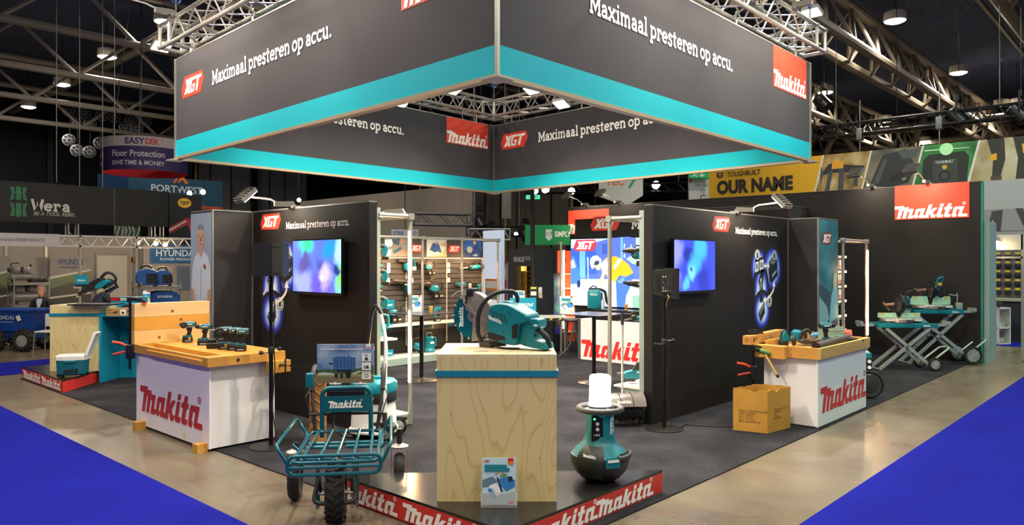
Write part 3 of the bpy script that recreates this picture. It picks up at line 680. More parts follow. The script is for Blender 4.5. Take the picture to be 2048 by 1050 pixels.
def battery_graphic(parent, fr, f, pts):
    """f maps photo pixels to the wall; pts: charger, battery, tool, medal centres"""
    (ca, cb, cc, m1, m2, m3) = pts
    W = .34
    def at(p_): return f(*p_)
    ua, va = at(ca); ub, vb = at(cb); uc, vc = at(cc)
    glow(parent, fr, ua, va, .30, .30, 0); glow(parent, fr, ub, vb, .36, .36, 1); glow(parent, fr, uc, vc+.06, .26, .42, 2); glow(parent, fr, uc+.03, vc-.22, .3, .3, 3)
    D = '#23262b'; Lt = '#c9d2dc'; Md = '#6f7883'
    # charger
    prints(parent, fr, [(D, [[(ua-.17, va-.12), (ua+.15, va-.06), (ua+.17, va+.16), (ua-.13, va+.12)]]), (Lt, [[(ua-.15, va-.07), (ua-.03, va-.05), (ua-.02, va+.09), (ua-.13, va+.07)], [(ua, va-.04), (ua+.13, va-.02), (ua+.14, va+.12), (ua+.01, va+.1)]]), (Md, [rect(ua-.12, ua-.06, va-.02, va+.05), rect(ua+.03, ua+.1, va, va+.07)])], .006, 'printed_charger')
    # battery pack
    prints(parent, fr, [(D, [[(ub-.15, vb-.02), (ub-.13, vb+.1), (ub+.02, vb+.18), (ub+.15, vb+.12), (ub+.17, vb-.1), (ub-.05, vb-.22), (ub-.12, vb-.16)]]), (Md, [[(ub-.12, vb+.09), (ub+.02, vb+.16), (ub+.13, vb+.11), (ub, vb+.05)], [(ub-.03, vb-.14), (ub+.14, vb-.04), (ub+.14, vb+.0), (ub-.03, vb-.09)]]), (Lt, [[(ub-.02, vb-.12), (ub+.1, vb-.055), (ub+.1, vb-.035), (ub-.02, vb-.1)]])], .006, 'printed_battery')
    # drill
    prints(parent, fr, [(D, [[(uc-.1, vc+.2), (uc+.02, vc+.38), (uc+.1, vc+.34), (uc+.05, vc+.12), (uc+.06, vc-.1), (uc-.05, vc-.1), (uc-.06, vc+.1)], [(uc-.1, vc-.26), (uc+.1, vc-.1), (uc+.12, vc-.26), (uc-.02, vc-.38)]]), (Md, [[(uc-.08, vc+.16), (uc+.03, vc+.26), (uc+.04, vc+.14), (uc-.03, vc+.06)], [(uc-.08, vc-.22), (uc+.08, vc-.1), (uc+.1, vc-.16), (uc-.05, vc-.3)]]), (Lt, [[(uc-.2, vc+.02), (uc-.08, vc+.14), (uc-.06, vc+.11), (uc-.18, vc)], [(uc-.06, vc+.2), (uc-.02, vc+.25), (uc, vc+.2)]])], .006, 'printed_drill')
    # arrows
    b = B(); s_ = []
    p0 = Vector((ub+.03, vb-.26)); p1 = Vector((uc+.14, vc-.08)); pm = Vector((ub+.03, vc+.02))
    crv = [tuple(p0*(1-t)**2+pm*2*t*(1-t)+p1*t*t) for t in [i/8 for i in range(9)]]
    strokes(b, [crv], .035, fr, 0, 0, 1, .0085)
    b.poly([(p0.x-.05, p0.y), (p0.x+.05, p0.y), (p0.x, p0.y+.09)], fr, .0085); b.poly([(p1.x, p1.y+.06), (p1.x, p1.y-.06), (p1.x-.09, p1.y)], fr, .0085)
    mx = ((ua+.17)+(ub-.15))/2; my = (va+vb)/2+.03
    strokes(b, [[(mx-.05, my), (mx+.05, my)]], .03, fr, 0, 0, 1, .0085)
    b.poly([(mx-.1, my), (mx-.04, my-.05), (mx-.04, my+.05)], fr, .0085); b.poly([(mx+.1, my), (mx+.04, my-.05), (mx+.04, my+.05)], fr, .0085)
    b.obj('printed_arrow', M_WHT, parent, smooth=0)
    for q in (m1, m2, m3):
        if not q: continue
        u, v = at(q); prints(parent, fr, [('#d9ddd6', [circ(u, v, .085)]), ('#4a5a55', [circ(u, v, .072)]), ('#d9ddd6', [circ(u, v, .058)]), ('#2a2c30', [rect(u-.026, u+.026, v-.035, v+.035)])], .006, 'printed_medal')
battery_graphic(rw, WR, ru, ((1518, 535), (1545, 537), (1522, 590), (1514, 511), (1548, 512), (1538, 602)))
battery_graphic(lw, WL, wu, ((541, 532), (572, 533), (543, 592), (541, 506), (575, 505), (561, 608)))
# pillar blocks at the outer ends of both walls
lp = thing('pillar_block', 'black pillar block with a worker photo, left end of the left wall', 'pillar')
B().bx(4.32, 4.84, 9.06, 9.66, .01, 2.5).obj('body', mat('#24211f', .5, var=.1, scale=1.2), lp)
B().bx(4.31, 4.33, 9.045, 9.07, .01, 2.5).obj('corner_strip', M_EDGE, lp); B().bx(4.32, 4.84, 9.05, 9.66, 2.5, 2.515).obj('top_rail', M_EDGE, lp)
FL = facX(4.318, 9.66); s = .6
ph = B().poly(rect(0, s, .02, 2.48), FL, .002).obj('photo_print', ramp_mat('sky_grey_print', 'noise', 1.2, [(.3, '#6f7f92'), (.7, '#8b98a6')], .5), lp, smooth=0)
def man(fr, ou, ov, k):
    P = lambda pts: [(ou+x*k, ov+y*k) for x, y in pts]
    sk = '#a8826c'; prints(lp, fr, [
        ('#aeb6c4', [P([(-.34, .62), (-.3, 1.0), (-.2, 1.17), (-.06, 1.24), (.1, 1.24), (.26, 1.16), (.34, .98), (.36, .62), (.24, .6), (.22, 0), (-.22, 0), (-.24, .6)])]),
        (sk, [P([(-.07, 1.2), (-.06, 1.34), (.07, 1.34), (.08, 1.2), (0, 1.15)]), P([(-.12, 1.46), (-.11, 1.36), (-.05, 1.28), (.05, 1.28), (.11, 1.36), (.12, 1.46), (.1, 1.6), (.03, 1.65), (-.05, 1.65), (-.1, 1.6)]), P([(-.34, .64), (-.24, .62), (-.22, .3), (-.14, .12), (-.2, .06), (-.3, .2)]), P([(.25, .62), (.36, .64), (.34, .3), (.24, .06), (.16, .02), (.2, .2)])]),
        ('#6d5347', [P([(-.09, 1.5), (-.02, 1.5), (-.02, 1.485), (-.09, 1.485)]), P([(.02, 1.5), (.09, 1.5), (.09, 1.485), (.02, 1.485)]), P([(-.05, 1.37), (.05, 1.37), (.05, 1.355), (-.05, 1.355)]), P([(-.018, 1.47), (.018, 1.47), (.025, 1.41), (-.025, 1.41)])]),
        ('#5f6a74', [P([(-.1, 1.6), (-.02, 1.62), (-.02, 1.69), (-.1, 1.67)]), P([(.0, 1.62), (.09, 1.6), (.09, 1.67), (0, 1.69)])]),
        ('#8c9aa8', [P([(-.02, .1), (0, .1), (.02, 1.0), (.01, 1.0)]), P([(-.2, .55), (-.16, .2), (-.14, .2), (-.17, .55)]), P([(.14, .5), (.17, .1), (.19, .1), (.17, .5)])]),
        ('#b0452f', [P([(.1, .98), (.15, .98), (.15, 1.04), (.1, 1.04)])]), ('#27303c', [P([(.16, .96), (.19, .96), (.19, 1.02), (.16, 1.02)])]),
        ('#26303a', [P([(-.34, -.1), (-.22, .26), (-.06, .12), (.06, -.1), (.2, .08), (.36, -.2), (.36, -.9), (-.34, -.9)])]),
        ('#2f5a66', [P([(-.2, .1), (-.1, .0), (-.05, -.3), (-.22, -.1)]), P([(.1, -.2), (.3, -.1), (.28, -.5), (.08, -.5)])])], .004, 'photo_print')
man(FL, .29, 1.02, .78)
rp = thing('pillar_block', 'black pillar block with teal photo print behind the right workbench', 'pillar')
B().bx(11.12, 11.94, 4.1, 4.66, .01, 2.5).obj('body', mat('#24211f', .5, var=.1, scale=1.2), rp)
B().bx(11.105, 11.125, 4.09, 4.115, .01, 2.5).obj('corner_strip', M_EDGE, rp); B().bx(11.12, 11.94, 4.1, 4.66, 2.5, 2.515).obj('top_rail', M_EDGE, rp)
FT = facY(4.1, 11.13)
B().poly(rect(.01, .8, .02, 2.49), FT, .002).obj('photo_print', ramp_mat('teal_print', 'noise', 1.6, [(.35, '#15606c'), (.6, '#3f8d95')], .5), rp, smooth=0)
xgt(rp, FT, .1, 2.12, .42, .005, 1.1, '#8a3a33')
prints(rp, FT, [('#2f4c56', [[(0.01, 1.55), (.4, 1.42), (.8, 1.38), (.8, .9), (.01, .9)]]), ('#7fa9ad', [[(.01, 1.35), (.3, 1.2), (.42, 1.0), (.01, .8)]]), ('#6fb3bd', [[(.42, 1.0), (.5, 1.35), (.62, 1.5), (.76, 1.45), (.8, 1.1), (.8, .8), (.45, .8)]]), ('#b9b890', [circ(.66, 1.56, .09, 12, .13)]), ('#1d3f49', [[(.05, .85), (.75, 1.0), (.8, .9), (.1, .72)], [(.1, .6), (.3, .66), (.28, .2), (.1, .2)], [(.5, .7), (.78, .75), (.78, .3), (.5, .25)]]), ('#2f97a6', [[(.15, .3), (.7, .42), (.7, .28), (.15, .16)], [(.3, .8), (.42, .8), (.4, .45), (.3, .45)]])], .004, 'photo_print')
# Makita wall on the right, facing -X
mw = thing('partition_wall', 'tall black back wall with red logo sign at the right', 'partition')
MY1 = PX(1132, 420, 15.9).y
B().bx(15.9, 16.0, 2.92, MY1, 0, 3.33).obj('panel', M_BW, mw)
B().bx(15.89, 16.0, 2.89, 2.92, 0, 3.33).obj('edge_profile', mat('#14806f', .4), mw)
B().bx(15.89, 16.01, 2.9, MY1, 3.33, 3.345).obj('top_rail', mat('#3a3836', .4), mw)
FM = facX(15.9, MY1)
def mu(x, y): p_ = PX(x, y, 15.9); return MY1-p_.y, p_.z
a0, b0 = mu(1790, 440); a1, b1 = mu(1939, 363)
B().prism(rect(a0, a1, b0, b1), FM, .0, .012).obj('red_sign', M_RED, mw, smooth=0); logo('logo', FM, a0, b0+.02, a1-a0-.03, M_WHT, mw, .015)
a0, b0 = mu(1137, 469); a1, b1 = mu(1218, 417)
B().prism(rect(a0, a1, b0, b1), FM, .0, .012).obj('red_sign', M_RED, mw, smooth=0); logo('logo', FM, a0, b0+.02, a1-a0-.03, M_WHT, mw, .015)
# cabin block left of it
cb_ = thing('storage_cabin', 'plain dark storage cabin rising behind the right headline wall', 'cabin')
B().bx(14.55, 15.88, 6.1, 9.4, 0, 3.0).obj('walls', mat('#37322f', .6, var=.04, scale=2), cb_); B().bx(14.54, 15.89, 6.09, 9.41, 3.0, 3.02).obj('top_rail', mat('#514c48', .5), cb_)
# grey neighbour wall at far right
tag(B().bx(15.96, 16.6, 2.8, 2.88, 0, 2.6).obj('partition_wall', mat('#8fa39b', .6, var=.03, scale=2)), 'pale grey green partition beside the tall black wall', 'partition')
# ------------------------------------------------------------------ screens
M_SCR1 = blob_mat('screen_left', '#5468d8', [(PX(x, y, 4.77), r, c) for x, y, r, c in ((612, 492, .2, '#35c78a'), (655, 497, .2, '#1f86c0'), (683, 500, .22, '#a5e6d8'), (690, 560, .26, '#74e052'), (640, 585, .34, '#5648e0'), (605, 560, .22, '#7f8af0'), (610, 528, .17, '#4d4a86'), (640, 530, .12, '#47508f'), (648, 552, .19, '#b3a9e6'), (640, 556, .08, '#cfc4ee'), (674, 540, .1, '#2b2f78'))], 1.05, .3, 4)
M_SCR2 = blob_mat('screen_right', '#3644d6', [(PY(x, y, 4.47), r, c) for x, y, r, c in ((1352, 505, .24, '#8288f0'), (1400, 495, .22, '#3fa0e0'), (1345, 560, .24, '#7f84ea'), (1410, 560, .26, '#27309a'), (1378, 508, .14, '#232c8a'), (1390, 528, .2, '#3f9ee0'), (1385, 545, .15, '#69b8ee'), (1384, 538, .055, '#1a236a'), (1372, 565, .12, '#4fa0e6'))], 1.0, .22, 4)
def tv(fr, u0, u1, z0, z1, m, label, extra):
    t = thing('wall_screen', label, 'television'); 
    B().prism(rect(u0, u1, z0, z1), fr, .035, .075).obj('casing', mat('#0d0d10', .3), t, smooth=0)
    B().prism(rect(u0+.3, u1-.3, z0+.15, z1-.15), fr, .0, .036).obj('wall_bracket', mat('#1a1a1a', .5), t, smooth=0)
    sc = B().prism(rect(u0+.015, u1-.015, z0+.03, z1-.015), fr, .0751, .077).obj('screen', m, t, smooth=0)
    prints(t, fr, extra, .0785, 'screen_image')
    return t
u0, z1 = wu(596, 481); u1, z0 = wu(695, 577); z1 = 2.12; z0 = 1.48
tv(WL, u0, u1, z0, z1, M_SCR1, 'wall screen on the left wall showing a blurred blue green film', [])
u0, z1 = ru(1336, 481); u1, z0 = ru(1420, 577); z1 = 2.13; z0 = 1.48; cu, cz = (u0+u1)/2, (z0+z1)/2
tv(WR, u0, u1, z0, z1, M_SCR2, 'wall screen on the right wall showing a blue film still', [])
# wall mounted arm floodlights
def wl(bx_, hx, tgt, lab, power=26, s=1.0, m=M_LED): return armlamp(bx_, hx, tgt, lab, power, 'arm floodlights on the stand walls', m, s, '#ffe9cc', 120)
p_ = PX(585, 412, 4.85); h_ = PX(500, 387, 4.15); wl((4.88, p_.y, 2.52), (4.36, p_.y+.2, 2.63), (4.86, p_.y+.12, 2.1), 'white arm floodlight reaching out over the left headline wall', 38, 1.3)
p_ = PY(1468, 428, 4.6); wl((p_.x, 4.58, 2.52), (p_.x+.12, 4.0, 2.64), (p_.x+.08, 4.56, 2.1), 'white arm floodlight reaching out over the right headline wall', 38, 1.3)
for (x, y, hx, hy, lab) in ((1747, 372, 1729, 355, 'arm floodlight on the tall wall left of the red sign'), (1858, 365, 1845, 347, 'arm floodlight on the tall wall over the red sign'), (1176, 412, 1155, 402, 'arm floodlight over the red sign of the back wall'), (1242, 405, 1216, 397, 'arm floodlight right of the red sign on the back wall')):
    q = PX(x, y+4, 15.95); wl((15.95, q.y, 3.36), (15.2, q.y+.1, 3.58), (15.9, q.y-.1, 2.9), lab, 34, 1.25)
# ================================================================== podiums, plinths and what stands on them
RZ0 = YAW-pi/2
def front(name, label, cat, px_, py_, z=0.0, rot=0.0, group=None):
    p = G(px_, py_, z); return thing(name, label, cat, p, RZ0+rot, group)
def plywood(name, base='#d8c596', line='#a98d55', sx=(1, 1, .32), sc=1.3, freq=15, contrast=.5):
    m = bpy.data.materials.new(name); m.use_nodes = True; nt = m.node_tree; N = nt.nodes.new; L = nt.links.new
    b = nt.nodes['Principled BSDF']; b.inputs['Roughness'].default_value = .5
    tc = N('ShaderNodeTexCoord'); mp = N('ShaderNodeMapping'); mp.inputs['Scale'].default_value = sx; L(tc.outputs['Object'], mp.inputs[0])
    n = N('ShaderNodeTexNoise'); n.inputs['Scale'].default_value = sc*2; n.inputs['Detail'].default_value = 1.5; n.inputs['Roughness'].default_value = .4; L(mp.outputs[0], n.inputs['Vector'])
    mu_ = N('ShaderNodeMath'); mu_.operation = 'MULTIPLY'; mu_.inputs[1].default_value = freq; L(n.outputs[0], mu_.inputs[0])
    fr_ = N('ShaderNodeMath'); fr_.operation = 'FRACT'; L(mu_.outputs[0], fr_.inputs[0])
    r = N('ShaderNodeValToRGB'); L(fr_.outputs[0], r.inputs[0]); e = r.color_ramp.elements
    e[0].position = 0; e[0].color = lin(line); e[1].position = .09; e[1].color = lin(base)
    q = e.new(.8); q.color = lin(base); q = e.new(.97); q.color = tuple(lin(base)[i]*(1-contrast)+lin(line)[i]*contrast for i in range(3))+(1,)
    v = N('ShaderNodeTexVoronoi'); v.inputs['Scale'].default_value = 4.2; mp2 = N('ShaderNodeMapping'); L(tc.outputs['Object'], mp2.inputs[0]); mp2.inputs['Scale'].default_value = (1, 1, .8); L(mp2.outputs[0], v.inputs['Vector'])
    r2 = N('ShaderNodeValToRGB'); L(v.outputs['Distance'], r2.inputs[0]); r2.color_ramp.elements[0].position = .035; r2.color_ramp.elements[0].color = lin('#8a6a3c'); r2.color_ramp.elements[1].position = .075; r2.color_ramp.elements[1].color = (1, 1, 1, 1)
    mx = N('ShaderNodeMixRGB'); mx.blend_type = 'MULTIPLY'; mx.inputs[0].default_value = 1; L(r.outputs[0], mx.inputs[1]); L(r2.outputs[0], mx.inputs[2])
    L(mx.outputs[0], b.inputs['Base Color']); return m
M_PLY = plywood('plywood', '#dbc88e', '#c4a566', (1, 1, .2), 2.0, 13, .4)
M_TEALP = mat('#0a7f98', .5); M_PODT = mat('#201f1f', .22, var=.1, scale=3); M_PODR = mat('#c9302a', .45)
def podium(tip, c1, c2, label, logos):
    """triangular step; logos = list of (frame, u0, width)"""
    t = thing('corner_podium', label, 'podium'); I = Fr((0, 0, 0), (1, 0, 0), (0, 1, 0), (0, 0, 1)); P = [tip, c1, c2]
    cx = sum(p[0] for p in P)/3; cy = sum(p[1] for p in P)/3
    B().prism(P, I, .165, .185).obj('top_board', M_PODT, t, smooth=0)
    q = [(cx+(p[0]-cx)*.985, cy+(p[1]-cy)*.985) for p in P]
    B().prism(q, I, .01, .165).obj('core', M_PODR, t, smooth=0)
    for fr, L, lst in logos:
        B().prism(rect(.0, L, .01, .164), fr, 0, .006).obj('red_skirt', M_PODR, t, smooth=0)
        for u, wd in lst: logo('logo', fr, u, .022, wd, M_WHT, t, .008, hs=min(1.12, .13/(.21*wd)))
    return t
pt = (3.38, 3.16)
podium(pt, (5.22, 3.16), (3.38, 5.0), 'red and black corner podium carrying the plywood plinth', [
    (facY(3.165, 3.38), 1.84, [(PY(1192, 1000, 3.16).x-3.38, PY(1306, 960, 3.16).x-PY(1192, 1000, 3.16).x), (.2, .76)]),
    (facX(3.385, 5.0), 1.84, [(5.0-PX(806, 1030, 3.38).y, .76), (.02, .76)])])
podium((3.46, 13.8), (3.46, 11.8), (5.46, 13.8), 'red corner podium under the portable cooler at far left', [
    (facX(3.465, 13.8), 2.0, [(.06, .9), (1.0, .9)])])
dg = Vector((1, 1, 0)).normalized(); B().prism(rect(0, 2.82, .01, .164), Fr((3.46, 11.8, 0), dg, (0, 0, 1), (dg.y, -dg.x, 0)), -.01, .0).obj('red_skirt', M_PODR, bpy.data.objects['corner_podium.001'], smooth=0)
def plinth(t, W, D, z1, band):
    B().bx(-W/2, W/2, 0, .018, 0, z1-.018).obj('front_board', M_PLY, t)
    B().bx(-W/2, W/2, D-.018, D, 0, z1-.018).obj('back_board', M_PLY, t)
    for x in (-W/2, W/2-.018): B().bx(x, x+.018, .018, D-.018, 0, z1-.018).obj('side_board', M_PLY, t)
    B().bx(-W/2, W/2, 0, D, z1-.018, z1).obj('top_board', plywood('plywood_top', '#e0cfa4', '#cbb078', (1, .3, 1)), t)
    for (x0, x1, y0, y1) in ((-W/2-.012, W/2+.012, -.012, 0), (-W/2-.012, W/2+.012, D, D+.012), (-W/2-.012, -W/2, 0, D), (W/2, W/2+.012, 0, D)):
        B().bx(x0, x1, y0, y1, band[0], band[1]).obj('blue_band', M_TEALP, t)
    for x, z in ((-.32, .6), (-.06, .78), (.2, .62), (.3, .3), (-.2, .3), (.05, .12)):
        if abs(x) < W/2-.05 and z < z1-.1: B().turn((x, -.0005, z), (0, 1, 0), [(0, .004), (.001, .004)], 8).obj('screw', mat('#6b5a40', .4, .6), t)
pl = front('plywood_plinth', 'tall plywood plinth with blue band under the power cutter', 'plinth', 993.5, 1003, .185)
plinth(pl, .835, .72, 1.025, (.87, .912))
# ------------------------------------------------------------------ brochure holders
def brochure(t, w_, h, tilt=.12, lean=0):
    A = mat('#e8eef0', .08, alpha=.25); 
    fr = Fr((-w_/2, 0, .01), (1, 0, 0), (0, sin(tilt), cos(tilt)), (0, -cos(tilt), sin(tilt)))
    B().prism(rect(-.012, w_+.012, 0, h*1.0), fr, -.012, -.009).obj('acrylic_back', A, t, smooth=0)
    B().prism(rect(-.012, w_+.012, 0, h*.28), fr, .012, .015).obj('acrylic_pocket', A, t, smooth=0)
    B().bx(-w_/2-.012, w_/2+.012, -.03, .05, 0, .005).obj('acrylic_foot', A, t)
    bk = B().prism(rect(0, w_, .008, h), fr, -.006, .006).obj('booklet', mat('#dfe9ee', .5), t, smooth=0)
    k = w_; f = Fr(fr(0, .008, .006), fr.ux*w_, fr.uy*(h-.008), fr.n)
    prints(bk, f, [('#b9dbe4', [rect(0, 1, 0, 1)]), ('#8fa79c', [[(0, 0), (1, 0), (1, .28), (.5, .2), (0, .24)]]), ('#5f7f8f', [[(0, .52), (.3, .6), (.45, .5), (.4, .38), (0, .36)]]), ('#6a8f5a', [[(.5, .6), (.62, .68), (.75, .64), (.7, .56)]]),
        ('#e9edf0', [[(.2, .4), (.42, .46), (.6, .25), (.45, .16), (.2, .3)]]), ('#2f7fc0', [[(.17, .34), (.3, .33), (.42, .16), (.3, .14), (.19, .24)], [(.48, .54), (.72, .6), (.98, .52), (.98, .38), (.72, .28), (.5, .44)]]), ('#1b2a38', [[(.42, .58), (.47, .58), (.62, .26), (.56, .26)], [(.76, .6), (.9, .6), (.92, .5), (.8, .47)]]), ('#cfd6d2', [[(.28, .3), (.36, .34), (.42, .28), (.36, .24)]]),
        ('#c08a70', [[(.38, .62), (.5, .68), (.62, .74), (.56, .76), (.4, .68)]]), ('#e07a2a', [[(.78, .93), (.96, .93), (.92, .84), (.76, .88)]]), ('#c8242a', [rect(.77, .94, .93, 1), rect(.78, .94, .01, .055), [(.05, .935), (.08, .95), (.2, .95), (.22, .94), (.19, .92), (.07, .92)]]), ('#12808a', [rect(.06, .74, .785, .855), rect(.06, .82, .71, .78)])], .0004, 'cover_print')
    slab('cover_title', 'Maximaal', f, .3, .80, .4, M_WHT, bk, .0065, .1, .9)
    slab('cover_title', 'presteren op accu', f, .09, .725, .7, M_WHT, bk, .0065, .1, .9)
    return t
bs = front('brochure_holder', 'brochure in clear holder leaning on the plywood plinth front', 'brochure', 998, 1013, .185)
brochure(bs, .225, .315)
# ------------------------------------------------------------------ power cutter
pc = thing('power_cutter', 'large teal battery power cutter with diamond blade on the plinth', 'power tool', G(988, 694, 1.212), RZ0-radians(29))
MT = mat(TEAL, .38, bump=.02, bscale=300); MK = mat('#1b1c1e', .5); MGR = mat('#8b857f', .42, .35); MDK = mat('#2b2b2c', .45, .3)
def slabbody(prof, y0, y1, bev=.012, shrink=.93):
    """side profile (x,z) thickened along y with softened flanks"""
    cx = sum(p[0] for p in prof)/len(prof); cz = sum(p[1] for p in prof)/len(prof); b = B()
    sg = 1 if y1 > y0 else -1
    b.loft([[(cx+(x-cx)*s_, y, cz+(z-cz)*s_) for x, z in prof] for y, s_ in ((y0, shrink), (y0+bev*.3*sg, (1+shrink)/2+.01), (y0+bev*sg, 1), (y1-bev*sg, 1), (y1-bev*.3*sg, (1+shrink)/2+.01), (y1, shrink))]); return b
def smoothprof(pts, it=2):
    for _ in range(it):
        q = []
        for i in range(len(pts)):
            a = pts[i]; c = pts[(i+1) % len(pts)]; q += [(a[0]*.78+c[0]*.22, a[1]*.78+c[1]*.22), (a[0]*.22+c[0]*.78, a[1]*.22+c[1]*.78)]
        pts = q
    return pts
HX, HZ = -.19, .227
bl = B().turn((HX, .004, HZ), (0, 1, 0), [(0, .178), (.004, .178)], 48).obj('blade', mat('#0d6877', .3, .35), pc)
n = 14; b = B()
for j in range(n): 
    a = 2*pi*j/n; d = Vector((cos(a), 0, sin(a))); b.cb(Vector((HX, .006, HZ))+d*.176, (.02, .006, .006), Matrix.Rotation(-a, 3, 'Y'))
b.obj('blade_slots', mat('#d7d2c6', .4), bl)
B().turn((HX, -.004, HZ), (0, 1, 0), [(0, .022), (.003, .045), (.008, .048)], 28).obj('flange', mat('#c9c2ba', .3, .8), bl)
B().turn((HX, -.014, HZ), (0, 1, 0), [(0, .012), (.012, .013)], 6).obj('arbor_nut', mat('#9a948c', .3, .9), bl)
fb = Fr((HX, .002, HZ), (0, 0, 1), (-1, 0, 0), (0, -1, 0)); logo('logo', fb, -.09, .085, .16, mat('#d7efee', .5), bl, .001, 1.3, False)
gp = [(HX+.19*cos(radians(a)), HZ+.19*sin(radians(a))) for a in range(-88, 128, 8)]+[(HX-.045, HZ+.05), (HX+.02, HZ+.02), (HX+.012, HZ-.12)]
slabbody(gp, -.03, .045, .012, .95).obj('blade_guard', MGR, pc)
B().prism([(HX-.07, HZ+.1), (HX+.0, HZ+.075), (HX+.03, HZ+.03), (HX+.1, HZ+.0), (HX+.15, HZ-.04), (HX+.14, HZ-.045), (HX+.09, HZ-.012), (HX+.025, HZ+.02), (HX-.005, HZ+.065)], Fr((0, 0, 0), (1, 0, 0), (0, 0, 1), (0, -1, 0)), .028, .033).obj('guard_rib', mat('#a59f98', .4, .4), pc)
B().rbox(HX-.035, HX+.025, -.045, .05, HZ+.155, HZ+.215, .012).obj('guard_lever', MK, pc)
B().tube([(HX-.03, -.045, HZ+.16), (HX-.025, -.05, HZ+.13), (HX-.03, -.052, HZ+.1)], .01, 8).obj('guard_hook', MK, pc)
B().turn((HX-.035, -.066, HZ+.118), (0, 1, 0), [(0, .01), (.02, .011)], 12).obj('yellow_knob', mat('#c9992a', .4), pc)
B().tube([(HX-.185, -.02, HZ+.145), (HX-.12, -.02, HZ+.185), (HX-.05, -.02, HZ+.195)], .005, 6).obj('guard_lip', mat('#d5cfc6', .3, .8), pc)
body = smoothprof([(0, .30), (.06, .337), (.165, .34), (.26, .295), (.325, .265), (.34, .24), (.33, .205), (.27, .2), (.25, .1), (.255, .035), (.19, .028), (.05, .055), (-.005, .1)], 2)
slabbody(body, -.105, .11, .03, .93).obj('motor_housing', MT, pc)
ridge = smoothprof([(.06, .325), (.1, .352), (.16, .352), (.2, .31), (.12, .305)], 1)
slabbody(ridge, -.05, .06, .03, .8).obj('top_ridge', MT, pc)
rear = smoothprof([(.245, .06), (.27, .19), (.29, .228), (.41, .235), (.405, .165), (.375, .155), (.36, .11), (.375, .065), (.455, .06), (.475, .02), (.45, .004), (.26, .03)], 2)
slabbody(rear, -.06, .075, .018, .95).obj('rear_housing', MT, pc)
B().prism([(.215, .175), (.245, .195), (.262, .19), (.255, .09), (.215, .085)], Fr((0, 0, 0), (1, 0, 0), (0, 0, 1), (0, -1, 0)), .102, .108).obj('battery_slot', mat('#0b0b0d', .5), pc)
B().tube(fillet([(.37, -.008, .155), (.4, -.008, .135), (.458, -.008, .095), (.468, -.008, .02)], .04), .02, 10).obj('rear_grip', MK, pc)
B().tube([(.36, -.03, .145), (.352, -.035, .12), (.372, -.03, .105)], .008, 7).obj('trigger', MK, pc)
B().rbox(.37, .4, -.07, -.05, .175, .19, .005).obj('lock_button', mat('#c9ced0', .4), pc)
B().bx(.425, .435, -.025, -.015, .045, .065).obj('red_tab', mat('#c92a22', .5), pc)
for x in (.43,): B().turn((x, .01, -.002), (0, 0, 1), [(0, .026), (.014, .022)], 14).obj('rubber_foot', MK, pc)
B().rbox(-.11, .0, -.05, .06, .0, .06, .015).obj('front_bracket', mat('#5b5650', .4, .5), pc)
B().turn((-.04, -.02, .035), (1, 0, 0), [(0, .03), (.08, .03), (.1, .024), (.15, .022)], 14).obj('water_joint', MDK, pc)
B().turn((-.075, .0, -.002), (0, 0, 1), [(0, .03), (.012, .026)], 14).obj('rubber_foot', MK, pc)
B().tube(fillet([(-.05, -.09, .045), (-.075, -.11, .1), (-.075, -.11, .26), (-.01, -.1, .37), (.08, -.05, .425), (.15, .05, .42), (.155, .1, .36), (.12, .12, .3)], .08, 6), .0165, 12).obj('front_handle', MK, pc)
B().tube([(.05, -.06, .012), (.12, -.07, .006), (.25, -.06, .008)], .007, 7).obj('base_rail', MDK, pc)
fs = Fr((0, -.105, 0), (1, 0, 0), (0, 0, 1), (0, -1, 0))
b = B()
for r_ in range(5):
    for c_ in range(4):
        u = .03+c_*.034+r_*.005; v = .285-r_*.013-c_*.009; b.poly([(u, v), (u+.026, v-.007), (u+.026, v-.013), (u, v-.006)], fs, .0005)
b.obj('vent_slots', mat('#03262b', .7), pc, smooth=0, kind='stuff')
fs2 = Fr((0, -.105, 0), (1, 0, -.32), (0, 0, 1), (0, -1, 0)); logo('logo', fs2, .012, .225, .115, mat('#d9e2e2', .5), pc, .001, 1.25, False)
B().poly([(.005, .105), (.02, .125), (.15, .095), (.165, .075), (.09, .06), (.02, .075)], fs, .001).obj('rating_label', MK, pc, smooth=0)
for u, v in ((.19, .27), (.145, .13), (.15, .06), (.29, .04), (.335, .19), (.345, .16)): B().turn((u, -.107 if u < .25 else -.062, v), (0, 1, 0), [(0, .006), (.003, .006)], 10).obj('screw', MK, pc)
tag(B().poly([(0, 0), (.11, .01), (.12, .04), (.02, .035)], Fr(G(945, 703, 1.2112), (RT[0], RT[1], 0), (FW[0], FW[1], 0), (0, 0, 1)), 0).obj('decal', mat('#6d6a7a', .5)), 'small dark ink mark on the plinth top', 'mark')
# ------------------------------------------------------------------ round based light tower
lt = front('light_tower', 'teal and black roly-poly work light glowing white on the podium', 'work light', 1200, 958, .185, .1)
n8 = 8
def octo(r, z, k=.0): return [(r*cos(2*pi*(j+.5)/8+k), r*sin(2*pi*(j+.5)/8+k), z) for j in range(8)]
B().turn((0, 0, 0), (0, 0, 1), [(0, .06), (.006, .11), (.03, .155), (.08, .2), (.14, .222), (.185, .226), (.2, .222)], 32).obj('round_base', mat('#1d1e1f', .45), lt)
def rr_ring(r, z, p_=4.0, n=32, asp=1.0):
    out = []
    for j in range(n):
        a = 2*pi*j/n; c, s_ = cos(a), sin(a); k = (abs(c)**p_+abs(s_)**p_)**(-1/p_); out.append((r*k*c, r*k*s_*asp, z))
    return out
B().loft([rr_ring(.215, .195, 2.2), rr_ring(.19, .23, 2.5), rr_ring(.135, .275, 3), rr_ring(.112, .31, 3.5), rr_ring(.102, .4, 4), rr_ring(.098, .53, 4)]).obj('tower_body', MT, lt)
